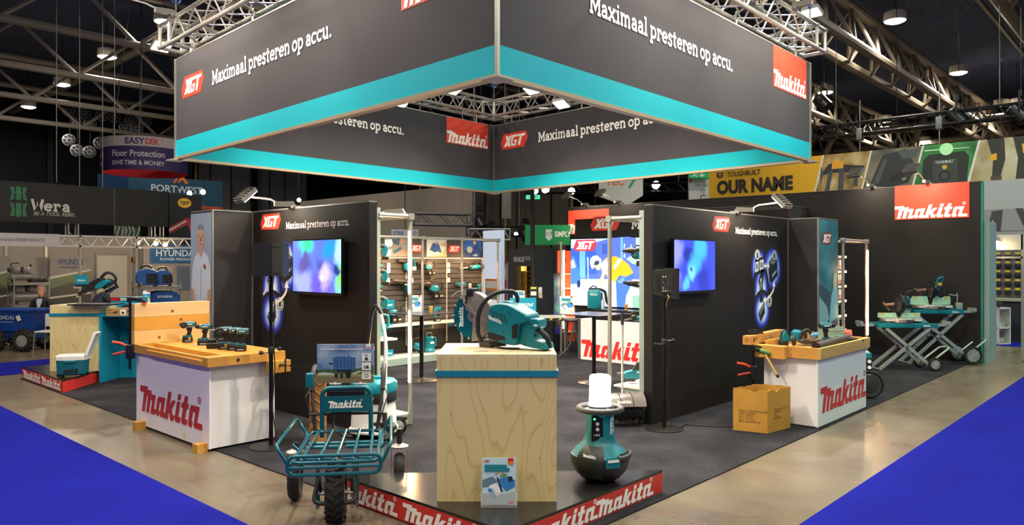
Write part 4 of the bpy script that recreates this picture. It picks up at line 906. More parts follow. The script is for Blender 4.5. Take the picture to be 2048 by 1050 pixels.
def patch(az0, az1, prof, off, name, m):
    """curved cover following the base: prof = [(z, radius)]"""
    b = B(); rings = []
    for z, r in prof: rings.append([((r+off)*cos(radians(az0+(az1-az0)*i/8)), (r+off)*sin(radians(az0+(az1-az0)*i/8)), z) for i in range(9)])
    b.loft(rings, False, False); return b.obj(name, m, lt)
patch(-150, -95, [(.05, .175), (.1, .208), (.16, .225), (.2, .222), (.235, .2), (.27, .16), (.285, .14)], .012, 'front_cover', mat('#202122', .5))
patch(-60, -5, [(.195, .222), (.225, .208), (.235, .2)], .012, 'side_opening', mat('#060607', .8))
B().tube([(.228*cos(radians(a)), .228*sin(radians(a)), .205) for a in range(-66, 3, 8)], .018, 8).obj('carry_bar', mat('#2b2c2d', .5), lt)
patch(-92, -62, [(.14, .223), (.19, .226), (.215, .216)], .008, 'corner_shield', MT)
patch(-88, -66, [(.185, .226), (.205, .222)], .014, 'side_lamp', mat('#d5dedd', .2))
B().turn((0, 0, .525), (0, 0, 1), [(0, .1), (.02, .11), (.03, .105), (.045, .096)], 28).obj('collar', MDK, lt)
B().ring((0, 0, .545), (0, 0, 1), .165, .021, 40, 10).obj('ring_handle', mat('#3a3533', .5), lt)
for a in (20, 110, 200, 290): B().cyl((.09*cos(radians(a)), .09*sin(radians(a)), .545), (.165*cos(radians(a)), .165*sin(radians(a)), .545), .015, n=8).obj('handle_spoke', mat('#3a3533', .5), lt)
B().turn((0, 0, .57), (0, 0, 1), [(0, .08), (.01, .083), (.22, .079), (.23, .07)], 28).obj('glowing_lens', mat('#ffffff', .3, emit=22), lt)
light('POINT', 'lamp_light', (0, 0, .69), 55, '#f2fff6', .09, lt)
fp = Fr((-.06, -.104, .31), (1, 0, 0), (0, .06, 1), (0, -1, .06))
cp = B().prism([(-.03, .01), (.06, .01), (.06, .2), (-.025, .2)], fp, -.004, .006).obj('control_panel', mat('#101112', .35), lt, smooth=0)
B().prism(rect(-.012, .004, .165, .178), fp, .006, .008).obj('green_indicator', mat('#30e060', .4, emit=3), cp, smooth=0)
for v in (.135, .095): B().prism(circ(.018, v, .014, 14), fp, .006, .009).obj('button', mat('#c9ccc9', .4), cp, smooth=0)
text('panel_marks', '1-8-3', fp, -.008, .045, .022, M_WHT, cp, .007, .02)
fv = Fr((.052, -.096, .5), (0, 0, -1), (.9, .3, 0), (.25, -.97, 0)); logo('logo', fv, .0, .0, .145, mat('#d9f0ee', .5), lt, .008, 1.1, False)
logo('logo', Fr((-.17, -.19, .225), (.93, -.3, -.16), (.1, .35, .93), (-.4, -.88, .3)), 0, 0, .1, M_WHT, lt, .012, 1.1, False)
# ================================================================== front left: three wheel cart and its neighbours
M_TT = mat('#0d6373', .28, .25, coat=.3); M_RUB = mat('#1b1917', .8, bump=.2, bscale=80)
def tyre(b, c, R, wd, axis='x', n=28, m=10):
    """fat tyre lying in the plane normal to x (local)"""
    c = Vector(c); rings = []
    for j in range(n):
        a = 2*pi*j/n; ring_ = []
        for i in range(m):
            t = 2*pi*i/m; rr = R-wd*.42+wd*.42*cos(t); xx = wd/2*sin(t)
            ring_.append(c+(Vector((xx, rr*cos(a), rr*sin(a))) if axis == 'x' else Vector((rr*cos(a), xx, rr*sin(a)))))
        rings.append(ring_)
    rings.append(rings[0]); b.loft(rings, False); return b
ct = front('cargo_cart', 'teal tube framed three wheel cargo cart at front left', 'cart', 672, 1043, 0, .14)
# origin: contact point of the front wheel; x right, y away
FWR = .2
b = tyre(B(), (0, .02, FWR), FWR, .14); tw = b.obj('front_tyre', M_RUB, ct)
blk = None
for j in range(20):
    a = 2*pi*j/20
    for s_ in (-1, 1):
        if blk is None:
            blk = B().cb((.03, 0, FWR-.004), (.075, .022, .02), Matrix.Rotation(.6, 3, 'Z')).obj('tread_lug', M_RUB, tw); blk.location = (0, .02, FWR); continue
        o = share(blk, tw, (0, .02, FWR), (a+(pi/20 if s_ < 0 else 0), 0, 0), (s_, 1, 1))
B().turn((-.06, .02, FWR), (1, 0, 0), [(0, .05), (.01, .09), (.11, .09), (.12, .05)], 18).obj('front_hub', mat('#8f8f8c', .35, .7), ct)
for s_ in (-1, 1):
    B().tube(fillet([(s_*.11, .02, FWR), (s_*.13, .02, .36), (s_*.13, .1, .42)], .05), .014, 8).obj('fork_leg', MK, ct)
    B().cyl((s_*.125, .02, FWR), (s_*.06, .02, FWR), .016, n=8).obj('axle_nut', mat('#9a9a97', .3, .8), ct)
    B().cyl((s_*.14, .12, .43), (s_*.14, .12, .1), .015, n=10).obj('stand_leg', M_TT, ct)
    B().cb((s_*.14, .12, .09), (.02, .05, .05)).obj('stand_foot', mat('#7c7f7f', .4, .7), ct)
B().tube(fillet([(-.12, .02, .31), (-.15, -.12, .17), (.15, -.12, .17), (.12, .02, .31)], .07, 6), .016, 10).obj('bumper', mat('#2a2a2b', .35, .4), ct)
Zf = .44; W2 = .30; y0, y1 = -.06, .92
# deck: outer loop and cross rods
B().tube(fillet([(-W2, y0, Zf), (W2, y0, Zf), (W2-.02, y1, Zf), (-W2+.02, y1, Zf)], .07, 5, True), .013, 10, True).obj('deck_loop', M_TT, ct)
for x in (-.24, -.12, 0, .12, .24): B().cyl((x, y0, Zf+.012), (x*.92, y1, Zf+.012), .0115, n=10).obj('deck_rod', M_TT, ct)
for y, xa, xb in ((.14, -.27, -.04), (.14, .04, .27), (.5, -.27, .0), (.5, .03, .27), (.62, -.27, .27)): B().cyl((xa, y, Zf-.028), (xb, y, Zf-.028), .016, n=10).obj('deck_beam', M_TT, ct)
B().tube(fillet([(-W2-.02, y0-.05, Zf+.06), (W2+.02, y0-.05, Zf+.06), (W2+.02, y0-.05, Zf-.07), (-W2-.02, y0-.05, Zf-.07)], .06, 6, True), .0135, 10, True).obj('front_rail', M_TT, ct)
B().cyl((-W2-.02, y0-.05, Zf-.02), (W2+.02, y0-.05, Zf-.02), .011, n=10).obj('front_rail_bar', M_TT, ct)
for s_, o in ((-1, .09), (1, .07)):
    B().tube(fillet([(s_*(W2+.02), y0+.02, Zf-.03), (s_*(W2+.02+o), y0+.02, Zf+.12), (s_*(W2+o), y1-.1, Zf+.14), (s_*(W2), y1-.1, Zf-.01)], .05, 5, True), .0125, 10, True).obj('side_rail', M_TT, ct)
    B().cyl((s_*(W2), .3, Zf), (s_*(W2+.05), .3, Zf+.05), .011, n=8).obj('rail_strut', M_TT, ct)
# rear upright with name plate
B().tube(fillet([(-.2, y1+.02, Zf-.05), (-.2, y1+.02, .80), (.2, y1+.02, .80), (.2, y1+.02, Zf-.05)], .08, 6), .019, 12).obj('upright_frame', M_TT, ct)
npz = B().bx(-.2, .2, y1-.006, y1+.004, .60, .735).obj('name_plate', mat('#0a5a66', .4), ct)
logo('logo', Fr((-.145, y1-.006, .635), (1, 0, 0), (0, 0, 1), (0, -1, 0)), 0, 0, .28, M_WHT, npz, .003, 1.1)
B().rbox(-.15, .15, y1+.03, y1+.18, .62, .80, .015).obj('battery_box', mat('#1a1b1d', .4), ct)
B().bx(-.15, .15, y1+.02, y1+.03, .765, .785).obj('box_lid_edge', mat('#44474a', .4), ct)
B().cyl((-.3, y1+.03, .58), (.3, y1+.03, .58), .012, n=8).obj('cross_tube', MK, ct)
for s_ in (-1, 1):
    B().tube(fillet([(s_*.25, y1, Zf-.02), (s_*.27, y1+.05, .58), (s_*.3, y1+.16, .82), (s_*.3, y1+.26, .93), (s_*.3, y1+.4, .94)], .06, 5), .0145, 10).obj('handle_tube', MK, ct)
    B().tube(fillet([(s_*.295, y1+.13, .76), (s_*.3, y1+.22, .9), (s_*.3, y1+.36, .935)], .05), .021, 10).obj('grip', mat('#232324', .7), ct)
    B().tube([(s_*.3, y1+.15, .8), (s_*.34, y1+.06, .72), (s_*.3, y1+.03, .6), (s_*.27, y1, .5)], .005, 6).obj('control_cable', MK, ct)
B().rbox(-.34, -.27, y1+.05, y1+.11, .80, .92, .015).obj('switch_box', mat('#0c6d7b', .4), ct)
for (x, y, k) in ((-.36, .55, 0), (.44, .7, 1)):
    R = .17 if k == 0 else .15
    w_ = tyre(B(), (x, y, R), R, .09).obj('caster_tyre', M_RUB, ct)
    B().turn((x-.035, y, R), (1, 0, 0), [(0, .03), (.005, .075), (.065, .075), (.07, .03)], 16).obj('caster_hub', mat('#7c7a76', .4, .6), w_)
    for s_ in (-1, 1): B().prism([(-.02, 0), (.02, 0), (.05, .2), (-.03, .2)], Fr((x+s_*.06, y, R-.01), (0, 1, 0), (0, 0, 1), (s_, 0, 0)), 0, .006).obj('caster_fork', mat('#b5b2aa', .35, .8), ct)
    B().turn((x, y+.02, R+.19), (0, 0, 1), [(0, .07), (.012, .075), (.02, .05), (.03, .03)], 18).obj('swivel_plate', mat('#c9c6bd', .35, .7), ct)
    B().cyl((x, y+.02, R+.2), (x, y+.02, Zf+(.0 if k == 0 else .05)), .022, n=10).obj('swivel_post', MK, ct)
B().tube([(x_, .95+.1*sin(i), .2+.05*cos(i*1.3)) for i, x_ in enumerate((-.2, -.1, .0, .1))], .008, 6).obj('loose_cable', MK, ct)
# product board clipped to the cart
ib = thing('info_board', 'landscape info board with blue crate cart photo clipped above the cart', 'sign', PD(691, 766, 6.42), RZ0+.03)
wI, hI = .487, .335
B().bx(-wI/2, wI/2, 0, .006, 0, hI).obj('board', mat('#e8e8e6', .3), ib)
fI = Fr((-wI/2, -.001, 0), (wI, 0, 0), (0, 0, hI), (0, -1, 0))
crate = [rect(.29, .66, .35, .66)]; sl = [rect(.29+i*.062, .29+i*.062+.012, .35, .66) for i in range(7)]+[rect(.29, .66, .42+i*.07, .43+i*.07) for i in range(4)]
prints(ib, fI, [(ramp_mat('cloudy_sky_print', 'noise', 5, [(.35, '#4f74a8'), (.55, '#8fa8c4'), (.7, '#cdd4da')], .4), [rect(0, 1, .3, 1)]), ('#3f5a34', [[(0, .34), (.2, .36), (.5, .33), (.75, .38), (1, .44), (1, .2), (0, .2)]]), ('#7d7259', [rect(0, 1, 0, .17)]), ('#8e9a5a', [rect(0, 1, .17, .23)]), ('#bfc3c0', [[(.02, .26), (.12, .28), (.3, .25), (.3, .21), (.02, .21)], [(.6, .24), (.75, .32), (.8, .3), (.66, .22)]]), ('#3f6ca8', crate+[[(.29, .66), (.34, .69), (.66, .66)], rect(.35, .39, .66, .69), rect(.45, .49, .66, .70), rect(.54, .58, .66, .71)]), ('#26456f', sl), ('#181c22', [circ(.55, .22, .05, 16, .095), circ(.34, .19, .028, 12, .06), circ(.435, .185, .028, 12, .06), rect(.35, .6, .3, .34), [(.21, .5), (.28, .48), (.28, .51), (.22, .53)]]), ('#e9e9e7', [rect(.79, .95, .56, .77), rect(.79, .95, .33, .53), rect(.79, .95, .1, .3), rect(.86, .95, .88, .995)]), ('#3a3d40', [[(.84, .58), (.9, .58), (.895, .65), (.845, .65)], circ(.87, .665, .015), [(.83, .36), (.85, .36), (.85, .45), (.83, .45)], [(.86, .37), (.92, .37), (.9, .46), (.86, .44)], circ(.87, .185, .035, 16, .05)]), ('#e9e9e7', [circ(.87, .185, .022, 16, .032)]), ('#c8242a', [rect(.87, .94, .9, .925)]), ('#12808a', [rect(.86, .95, .31, .325)])], .0004)
text('board_title', 'Spaar je lichaam en verhoog je productiviteit', Fr((-wI/2, -.001, 0), (1, 0, 0), (0, 0, 1), (0, -1, 0)), .03, hI*.86, .02, mat('#e9d8dc', .5), ib, .009, .03, .37)
text('board_caption', 'Spaar', Fr((-wI/2, -.001, 0), (1, 0, 0), (0, 0, 1), (0, -1, 0)), .424, hI*.71, .015, MK, ib, .009, .03, align='CENTER'); text('board_caption', 'XGT platform', Fr((-wI/2, -.001, 0), (1, 0, 0), (0, 0, 1), (0, -1, 0)), .424, hI*.26, .01, MK, ib, .009, .02, .07, align='CENTER')
for x in (-.09, .13):
    c = B().cyl((x, .005, -.09), (x, .005, .01), .012, n=8).obj('clip_post', mat('#e9edef', .2), ib); B().rbox(x-.05, x+.05, -.01, .02, -.012, .0, .005).obj('clip_bar', mat('#e9edef', .2), ib)
# ------------------------------------------------------------------ carved wood post with seat
ws = front('carved_stool', 'carved wooden block stool with black seat behind the info board', 'stool', 636, 884, .01, .2)
B().loft([rr_ring(.085, z, 6, 16) for z in (0, .1, .45, .72)]).obj('wood_block', mat('#a8743c', .55, var=.35, scale=9, bump=.6, bscale=14, stretch=(1, 1, .3)), ws)
for k in range(6):
    z = .15+k*.09; B().tube([(-.08, -.088, z), (-.03, -.095, z+.04), (.02, -.09, z-.01), (.075, -.088, z+.03)], .009, 6).obj('carving', mat('#8a5c2c', .6), ws)
B().loft([[(-.3, 0, .80), (-.28, -.06, .79), (-.28, .06, .79)], [(-.2, 0, .755), (-.18, -.12, .775), (-.18, .12, .775)], [(0, 0, .735), (0, -.14, .77), (0, .14, .77)], [(.12, 0, .74), (.12, -.1, .78), (.12, .1, .78)]]).obj('seat', mat('#0f0f10', .12, coat=.6), ws)
B().cyl((0, 0, .72), (0, 0, .745), .05, n=12).obj('seat_mount', MK, ws)
# ------------------------------------------------------------------ vacuum cleaner
vc = front('vacuum_cleaner', 'teal and white workshop vacuum cleaner behind the cart', 'vacuum cleaner', 748, 872, .01, -.25)
WH = mat('#dfe0de', .4)
B().loft([rr_ring(r, z, 3.2, 28, .9) for r, z in ((.2, .07), (.225, .1), (.215, .3), (.205, .36), (.21, .38))]).obj('tank', WH, vc)
B().loft([rr_ring(r, z, 3.2, 28, .9) for r, z in ((.225, .05), (.245, .06), (.245, .1), (.23, .115))]).obj('bumper_skirt', mat('#c9cbca', .4), vc)
B().loft([rr_ring(r, z, 3.6, 28, .9) for r, z in ((.215, .375), (.222, .4), (.222, .47), (.215, .485))]).obj('motor_band', MK, vc)
B().loft([rr_ring(r, z, 3.8, 28, .9) for r, z in ((.222, .48), (.228, .5), (.215, .58), (.19, .605), (.12, .615))]).obj('motor_cover', mat('#0d8797', .38), vc)
B().rbox(-.12, .12, -.05, .05, .6, .64, .018).obj('top_grip', mat('#0d8797', .38), vc); B().turn((-.13, -.06, .595), (0, 0, 1), [(0, .05), (.02, .045)], 18).obj('knob_recess', MK, vc)
logo('logo', Fr((.02, -.205, .42), (.95, .3, 0), (0, 0, 1), (.3, -.95, 0)), 0, 0, .13, M_WHT, vc, .012, 1.1, False)
for s_ in (-1, 1):
    w_ = tyre(B(), (.22, s_*.17, .085), .085, .05, 'y').obj('wheel', MK, vc); B().turn((.22, s_*.17-.03*s_, .085), (0, s_, 0), [(0, .03), (.005, .062), (.06, .062), (.065, .03)], 18).obj('wheel_disc', mat('#aab8b8', .35, .3), w_)
    B().rbox(.08, .3, s_*.17-.03, s_*.17+.03, .15, .19, .01).obj('wheel_arm', MK, vc)
    B().turn((-.15, s_*.14, .04), (0, 1, 0), [(-.02, .035), (.02, .035)], 14).obj('front_caster', MK, vc)
B().rbox(-.05, .22, -.27, -.21, .07, .1, .01).obj('tool_shelf', WH, vc)
# wand: leaning against the rack, joined to the hose
B().tube(fillet([(.22, -.22, .2), (.205, -.18, .5), (.16, -.05, 1.05), (.05, .05, 1.32)], .2, 6), .019, 12).obj('wand', mat('#cfd0cf', .3), vc)
B().tube(fillet([(.3, -.23, .15), (.24, -.23, .16), (.22, -.22, .22), (.215, -.21, .3)], .05), .026, 10).obj('wand_elbow', MK, vc)
B().tube([(.3, -.29, .15), (.3, -.17, .15)], .035, 12).obj('floor_joint', MK, vc)
B().tube(fillet([(.07, .04, 1.29), (.0, .06, 1.40), (-.06, .06, 1.3), (-.09, .05, 1.0), (-.13, .02, .7), (-.2, .0, .5), (-.24, .0, .45)], .1, 5), .022, 10).obj('hose', mat('#1f1f20', .45), vc)
B().tube(fillet([(-.23, -.1, .42), (-.35, -.2, .3), (-.38, -.2, .12), (-.25, -.25, .05), (-.1, -.3, .05)], .1, 5), .016, 8).obj('power_cable', MK, vc)
B().tube(fillet([(.0, -.1, .62), (.02, -.12, .7), (-.08, -.12, .72)], .03), .018, 8).obj('hose_elbow', MK, vc)
# ------------------------------------------------------------------ loudspeakers on poles
def speaker(px_, py_, ztop, label, back):
    t = front('speaker_stand', 'round based pole stand carrying the '+label, 'stand', px_, py_, .01, 0)
    B().turn((0, 0, 0), (0, 0, 1), [(0, .21), (.008, .21), (.014, .18), (.02, .03)], 36).obj('base_plate', mat('#2c2a28', .4, .5), t)
    h = ztop-.34
    B().cyl((0, 0, .015), (0, 0, 1.0), .021, n=12).obj('lower_tube', mat('#151516', .35, .4), t); B().cyl((0, 0, .95), (0, 0, h), .017, n=12).obj('upper_tube', mat('#151516', .35, .4), t)
    B().turn((0, 0, .93), (0, 0, 1), [(0, .028), (.06, .03), (.07, .024)], 12).obj('clamp', MK, t)
    for s_ in (-1, 1):
        B().cyl((0, 0, .96+.02*s_), (s_*.09, -.02, .96+.02*s_), .007, n=6).obj('clamp_screw', mat('#8a8a88', .3, .8), t); B().turn((s_*.09, -.02, .96+.02*s_), (s_, 0, 0), [(-.02, .012), (.0, .022), (.02, .018)], 8).obj('clamp_knob', MK, t)
    B().tube([(.012, -.02, h-.05), (.05, -.03, h-.3), (.03, -.03, h-.6), (.05, -.03, .8), (.02, -.03, .4), (.08, -.05, .03)], .006, 6).obj('signal_cable', MK, t)
    p = t.location
    s = thing('loudspeaker', label, 'loudspeaker', (p.x, p.y, h+.01), t.rotation_euler[2]+(.0))
    MC = mat('#1c1c1a', .5, bump=.1, bscale=200)
    if not back:      # seen from its flank
        B().loft([[(-.13, -.12, 0), (.06, -.15, 0), (.13, -.05, .0), (.13, .17, 0), (-.13, .15, 0)], [(-.13, -.12, .33), (.06, -.15, .33), (.13, -.05, .33), (.13, .17, .33), (-.13, .15, .33)]]).obj('cabinet', MC, s, smooth=0)
        B().bx(-.15, -.13, -.12, .15, .005, .325).obj('grille', mat('#101010', .8, bump=.4, bscale=400), s)
        B().prism(rect(.0, .1, .03, .04), Fr((.062, -.149, 0), (.57, .82, 0), (0, 0, 1), (.82, -.57, 0)), 0, .004).obj('rail_slot', MK, s, smooth=0); B().prism(rect(.0, .1, .29, .3), Fr((.062, -.149, 0), (.57, .82, 0), (0, 0, 1), (.82, -.57, 0)), 0, .004).obj('rail_slot', MK, s, smooth=0)
    else:
        B().loft([[(-.13, -.03, .05), (.09, -.13, 0), (.14, -.13, 0), (.14, .12, .0), (-.05, .16, .04)], [(-.13, -.03, .31), (.09, -.13, .335), (.14, -.13, .335), (.14, .12, .335), (-.05, .16, .32)]]).obj('cabinet', MC, s, smooth=0)
        fb_ = Fr((-.1, -.047, .0), (.91, -.415, 0), (0, 0, 1), (-.415, -.91, 0))
        B().prism(rect(.06, .19, .06, .28), fb_, 0, .005).obj('back_panel', mat('#242523', .4), s, smooth=0)
        k0 = None
        for i in range(4):
            for j in range(6):
                if random.random() < .2: continue
                B().prism(circ(.085+i*.027, .09+j*.031, .0085, 8), fb_, .005, .014).obj('control_knob', mat(random.choice(['#b5b5a8', '#6c6c66', '#3c3c3a']), .4), s, smooth=0)
        B().prism(rect(.0, .035, .1, .26), fb_, .0, .006).obj('port_hole', mat('#0a0a0a', .8), s, smooth=0)
        B().prism(rect(-.05, .13, .0, .02), Fr((-.05, -.02, .335), (1, 0, 0), (0, 1, 0), (0, 0, 1)), 0, .006).obj('top_grip', MK, s, smooth=0)
        B().tube([(.02, -.1, .05), (.03, -.12, .02), (.02, -.03, -.05), (.02, -.02, -.1)], .006, 6).obj('yellow_plug', mat('#c9a92a', .5), s)
    return s
speaker(542, 893, 2.045, 'black loudspeaker in front of the left headline wall', False)
speaker(1328, 858, 1.78, 'black loudspeaker with rear controls beside the right screen', True)
tag(B().tube([G(x, y, .02) for x, y in ((1328, 845), (1318, 838), (1316, 850), (1335, 858), (1358, 856), (1372, 848), (1400, 851), (1440, 853), (1470, 852))], .007, 6).obj('floor_cable', MK), 'thin black cable trailing over the carpet to the cardboard box', 'cable')
# ================================================================== left workbench
M_OAK = mat('#c8913f', .42, var=.18, scale=5, stretch=(1, .12, 1)); M_OAKX = mat('#c08a3e', .42, var=.18, scale=5, stretch=(.12, 1, 1)); M_WHP = mat('#e4e2e2', .45, var=.02, scale=2)
lb = thing('workbench', 'left workbench with white sides and oiled wooden top', 'workbench')
B().bx(3.36, 4.05, 7.09, 8.86, .03, .84).obj('carcass', M_WHP, lb)
B().bx(3.342, 3.36, 7.075, 8.87, .03, .845).obj('front_panel', mat('#ece6f2', .45), lb)
FB_ = facX(3.342, 8.87)
a0, b0 = (8.87-PX(281, 822, 3.342).y, PX(281, 822, 3.342).z); a1 = 8.87-PX(405, 870, 3.342).y
logo('logo', FB_, a0, .19, a1-a0, mat('#b8262a', .5), lb, .003, .95)
# top: boards around a tool trough
B().bx(3.50, 4.12, 7.0, 8.9, .84, .93).obj('top_board', M_OAK, lb); B().bx(3.29, 3.5, 7.0, 7.16, .84, .93).obj('top_end', M_OAKX, lb); B().bx(3.29, 3.5, 8.74, 8.9, .84, .93).obj('top_end', M_OAKX, lb)
B().bx(3.29, 3.33, 7.16, 8.74, .84, .93).obj('front_rail', M_OAK, lb); B().bx(3.33, 3.5, 7.16, 8.74, .84, .855).obj('trough_floor', M_OAK, lb)
B().bx(3.265, 3.29, 7.1, 8.4, .85, .9).obj('rail_strip', M_OAK, lb)
B().bx(3.9, 4.14, 6.93, 7.0, .72, .84).obj('vise_block', M_OAK, lb); B().turn((3.6, 6.998, .885), (0, -1, 0), [(0, .018), (.004, .018)], 14).obj('dog_hole', mat('#3a2c16', .6), lb)
B().cyl((4.02, 6.93, .80), (4.02, 6.82, .80), .014, n=8).obj('vise_screw', MDK, lb); B().cyl((4.02, 6.83, .87), (4.02, 6.83, .73), .009, n=8).obj('vise_bar', MDK, lb)
for y in (7.11, 8.6): B().bx(3.24, 3.345, y, y+.11, .0, .085).obj('foot_block', M_OAK, lb)
B().bx(3.3405, 3.3415, 7.6, 7.65, .06, .11).obj('paper_note', mat('#d8d49a', .6), lb)
# stack of three planks at the far end
for i in range(3):
    z = .932+i*.152
    o = B().bx(3.28, 4.14, 8.76, 8.88, z, z+.15).obj('plank', mat(['#dfb877', '#d59a3c', '#e2bf84'][i], .5, var=.15, scale=4, stretch=(.15, 1, 1)))
    tag(o, ['lowest pine plank of the stack on the left workbench', 'middle plank of the stack, stained orange', 'topmost pine plank of the stack on the left workbench'][i], 'plank', 'planks stacked on the left workbench')
    B().turn(((3.55, 3.8, 3.7)[i], 8.7595, z+(.06, .1, .05)[i]), (0, 1, 0), [(0, .018), (.0005, .018)], 12).obj('knot', mat('#8a5f2c', .6), o)
def barclamp(t, L, red='#d8452a'):
    """origin at top jaw, bar hanging down"""
    B().bx(-.012, .012, -.005, .005, -L, .05).obj('bar', mat('#1a1a1b', .4, .5), t)
    B().prism([(-.03, .0), (-.03, .055), (.06, .05), (.17, .012), (.17, -.005), (.05, .005)], Fr((0, 0, 0), (1, 0, 0), (0, 0, 1), (0, -1, 0)), -.014, .014).obj('fixed_jaw', mat('#1a1a1b', .4), t)
    B().cb((.155, 0, -.012), (.05, .03, .018)).obj('jaw_pad', mat(red, .5), t)
    B().rbox(-.04, .05, -.03, .03, -L+.12, -L+.28, .012).obj('slide_body', mat('#1a1a1b', .4), t)
    B().tube(fillet([(-.03, 0, -L+.26), (-.1, 0, -L+.3), (-.19, 0, -L+.31)], .04), [.016]*4+[.013]*4 if False else .015, 8).obj('handle', mat(red, .5), t)
    B().tube(fillet([(-.03, 0, -L+.2), (-.1, 0, -L+.19), (-.18, 0, -L+.17)], .04), .014, 8).obj('trigger', mat('#b02a22', .5), t)
    return t
q = PX(262, 622, 3.26); cl = thing('bar_clamp', 'black bar clamp with orange handles on the plank stack', 'clamp', (3.265, 8.85, 1.405), RZ0+.1); barclamp(cl, .76)
# ------------------------------------------------------------------ drills
M_DT = mat('#0c5963', .4); M_DK = mat('#161718', .5)
def drill(label, loc, rz, side=False, bit=True, impact=False, group='cordless drills on the left workbench', dark='#161718', s=1.0, sy=1):
    t = thing('cordless_drill', label, 'drill', loc, rz, group); t.scale = (s, s, s)
    bt = B().rbox(-.05, .06, -.036, .036, 0, .056, .01).obj('battery', M_DK, t); B().rbox(-.045, .055, -.033, .033, .054, .078, .008).obj('battery_collar', M_DT, t)
    B().bx(.0605, .061, -.02, .02, .02, .032).obj('battery_badge', mat('#c9302a', .5), bt)
    B().cb((-.0025, .0363*sy, .017), (.065, .0006, .01)).obj('battery_lettering', mat('#a9acae', .5), bt)
    B().loft([[(x+a*cos(2*pi*j/12), c*sin(2*pi*j/12), z) for j in range(12)] for x, z, a, c in ((-.005, .074, .03, .024), (-.012, .1, .022, .018), (-.02, .14, .023, .018), (-.022, .175, .03, .022))]).obj('grip', M_DK, t)
    B().tube([(.002, 0, .165), (.012, 0, .15), (.002, 0, .135)], .009, 8).obj('trigger', M_DK, t)
    B().turn((-.085, 0, .205), (1, 0, 0), [(0, .022), (.008, .032), (.06, .035), (.1, .033), (.115, .028)], 16).obj('motor_housing', M_DT, t)
    B().turn((-.0855, 0, .205), (1, 0, 0), [(-.004, .018), (.004, .028)], 16).obj('rear_cap', M_DK, t)
    L0 = .03 if impact else .055
    B().turn((.028, 0, .205), (1, 0, 0), [(0, .03), (.012, .028), (L0, .02), (L0+.006, .016)], 16).obj('chuck', mat('#2a2a2b', .4, .4), t)
    B().turn((.026, 0, .205), (1, 0, 0), [(0, .032), (.008, .032)], 16).obj('torque_ring', mat('#8d9296', .4, .5), t)
    if bit: B().turn((.028+L0, 0, .205), (1, 0, 0), [(0, .006), (.03, .0055), (.034, .003), (.075, .003)], 8).obj('bit', mat('#9a9a98', .3, .9), t)
    if side:
        B().turn((.035, .03*sy, .205), (0, sy, 0), [(0, .012), (.04, .013), (.05, .034), (.12, .036), (.13, .03)], 18).obj('side_handle', M_DK, t)
        B().turn((.035, .1605*sy, .205), (0, sy, 0), [(0, .012), (.002, .012)], 14).obj('handle_hole', mat('#5a5a58', .4), t)
    logo('logo', Fr((.01, -.0355, .2), (-1, 0, 0), (0, 0, 1), (0, -1, 0)), .0, 0, .05, M_WHT, t, .001, 1, False) if False else None
    B().cb((-.02, .0355*sy, .206), (.06, .0012, .012)).obj('printed_name', mat('#c9d5d6', .5), t)
    B().cb((-.018, .0365*sy, .045), (.025, .002, .03)).obj('belt_hook', mat('#c9a94a', .4, .5), t) if side else None
    return t
rzl = RZ0+pi
for (x, y, sd, bt_, im, da, lab) in ((376, 686, True, True, False, .35, 'drill farthest left on the bench, its side handle pointing forward'), (407, 692, False, True, False, .2, 'second drill from the left on the bench, without side handle'), (448, 700, True, True, False, .35, 'middle drill on the bench with round side handle'), (467, 702, False, True, True, .15, 'second drill from the right, half hidden by its neighbour'), (482, 704, False, False, True, .1, 'drill farthest right on the bench, nearest the bench end')):
    drill('cordless '+lab, G(x, y-2, .932), rzl+da, sd, bt_, im)
bc = thing('battery_charger', 'black twin battery charger lying among the drills', 'charger', G(434, 696, .932), rzl+.25)
B().rbox(-.1, .1, -.07, .07, 0, .06, .015).obj('charger_body', M_DK, bc)
for s_ in (-.05, .05): B().rbox(s_-.045, s_+.04, -.055, .055, .058, .1, .012).obj('battery', M_DK, bc); 
B().bx(-.03, -.005, -.0705, -.07, .03, .045).obj('red_badge', mat('#c9302a', .5), bc)
tag(B().prism([(0, 0), (.06, .01), (.07, .05), (.01, .045)], Fr(G(385, 690, .932), (RT[0], RT[1], 0), (FW[0], FW[1], 0), (0, 0, 1)), 0, .004).obj('paper_scrap', M_WHT), 'small white paper scrap beside the leftmost drill', 'paper')
# ================================================================== far left reception desk
rd = front('reception_desk', 'plywood reception desk with turquoise table arm behind the left workbench', 'desk', 149, 742, .185)
plinth(rd, .755, .66, 1.01, (.84, .885))
M_TQ = mat('#0c8fb0', .45)
# table arm leaves the plinth to the right, on a deep leg panel
B().bx(.39, 1.7, -.02, .68, .835, .875).obj('table_top', M_TQ, rd); B().bx(.392, .43, -.03, .7, -.175, .835).obj('leg_panel', M_TQ, rd)
B().bx(.43, 1.68, .45, .49, .70, .835).obj('apron', M_TQ, rd); B().bx(1.64, 1.68, .0, .66, -.175, .835).obj('leg_panel', M_TQ, rd)
B().bx(.432, .7, .5, .54, -.175, .70).obj('inner_panel', M_TQ, rd)
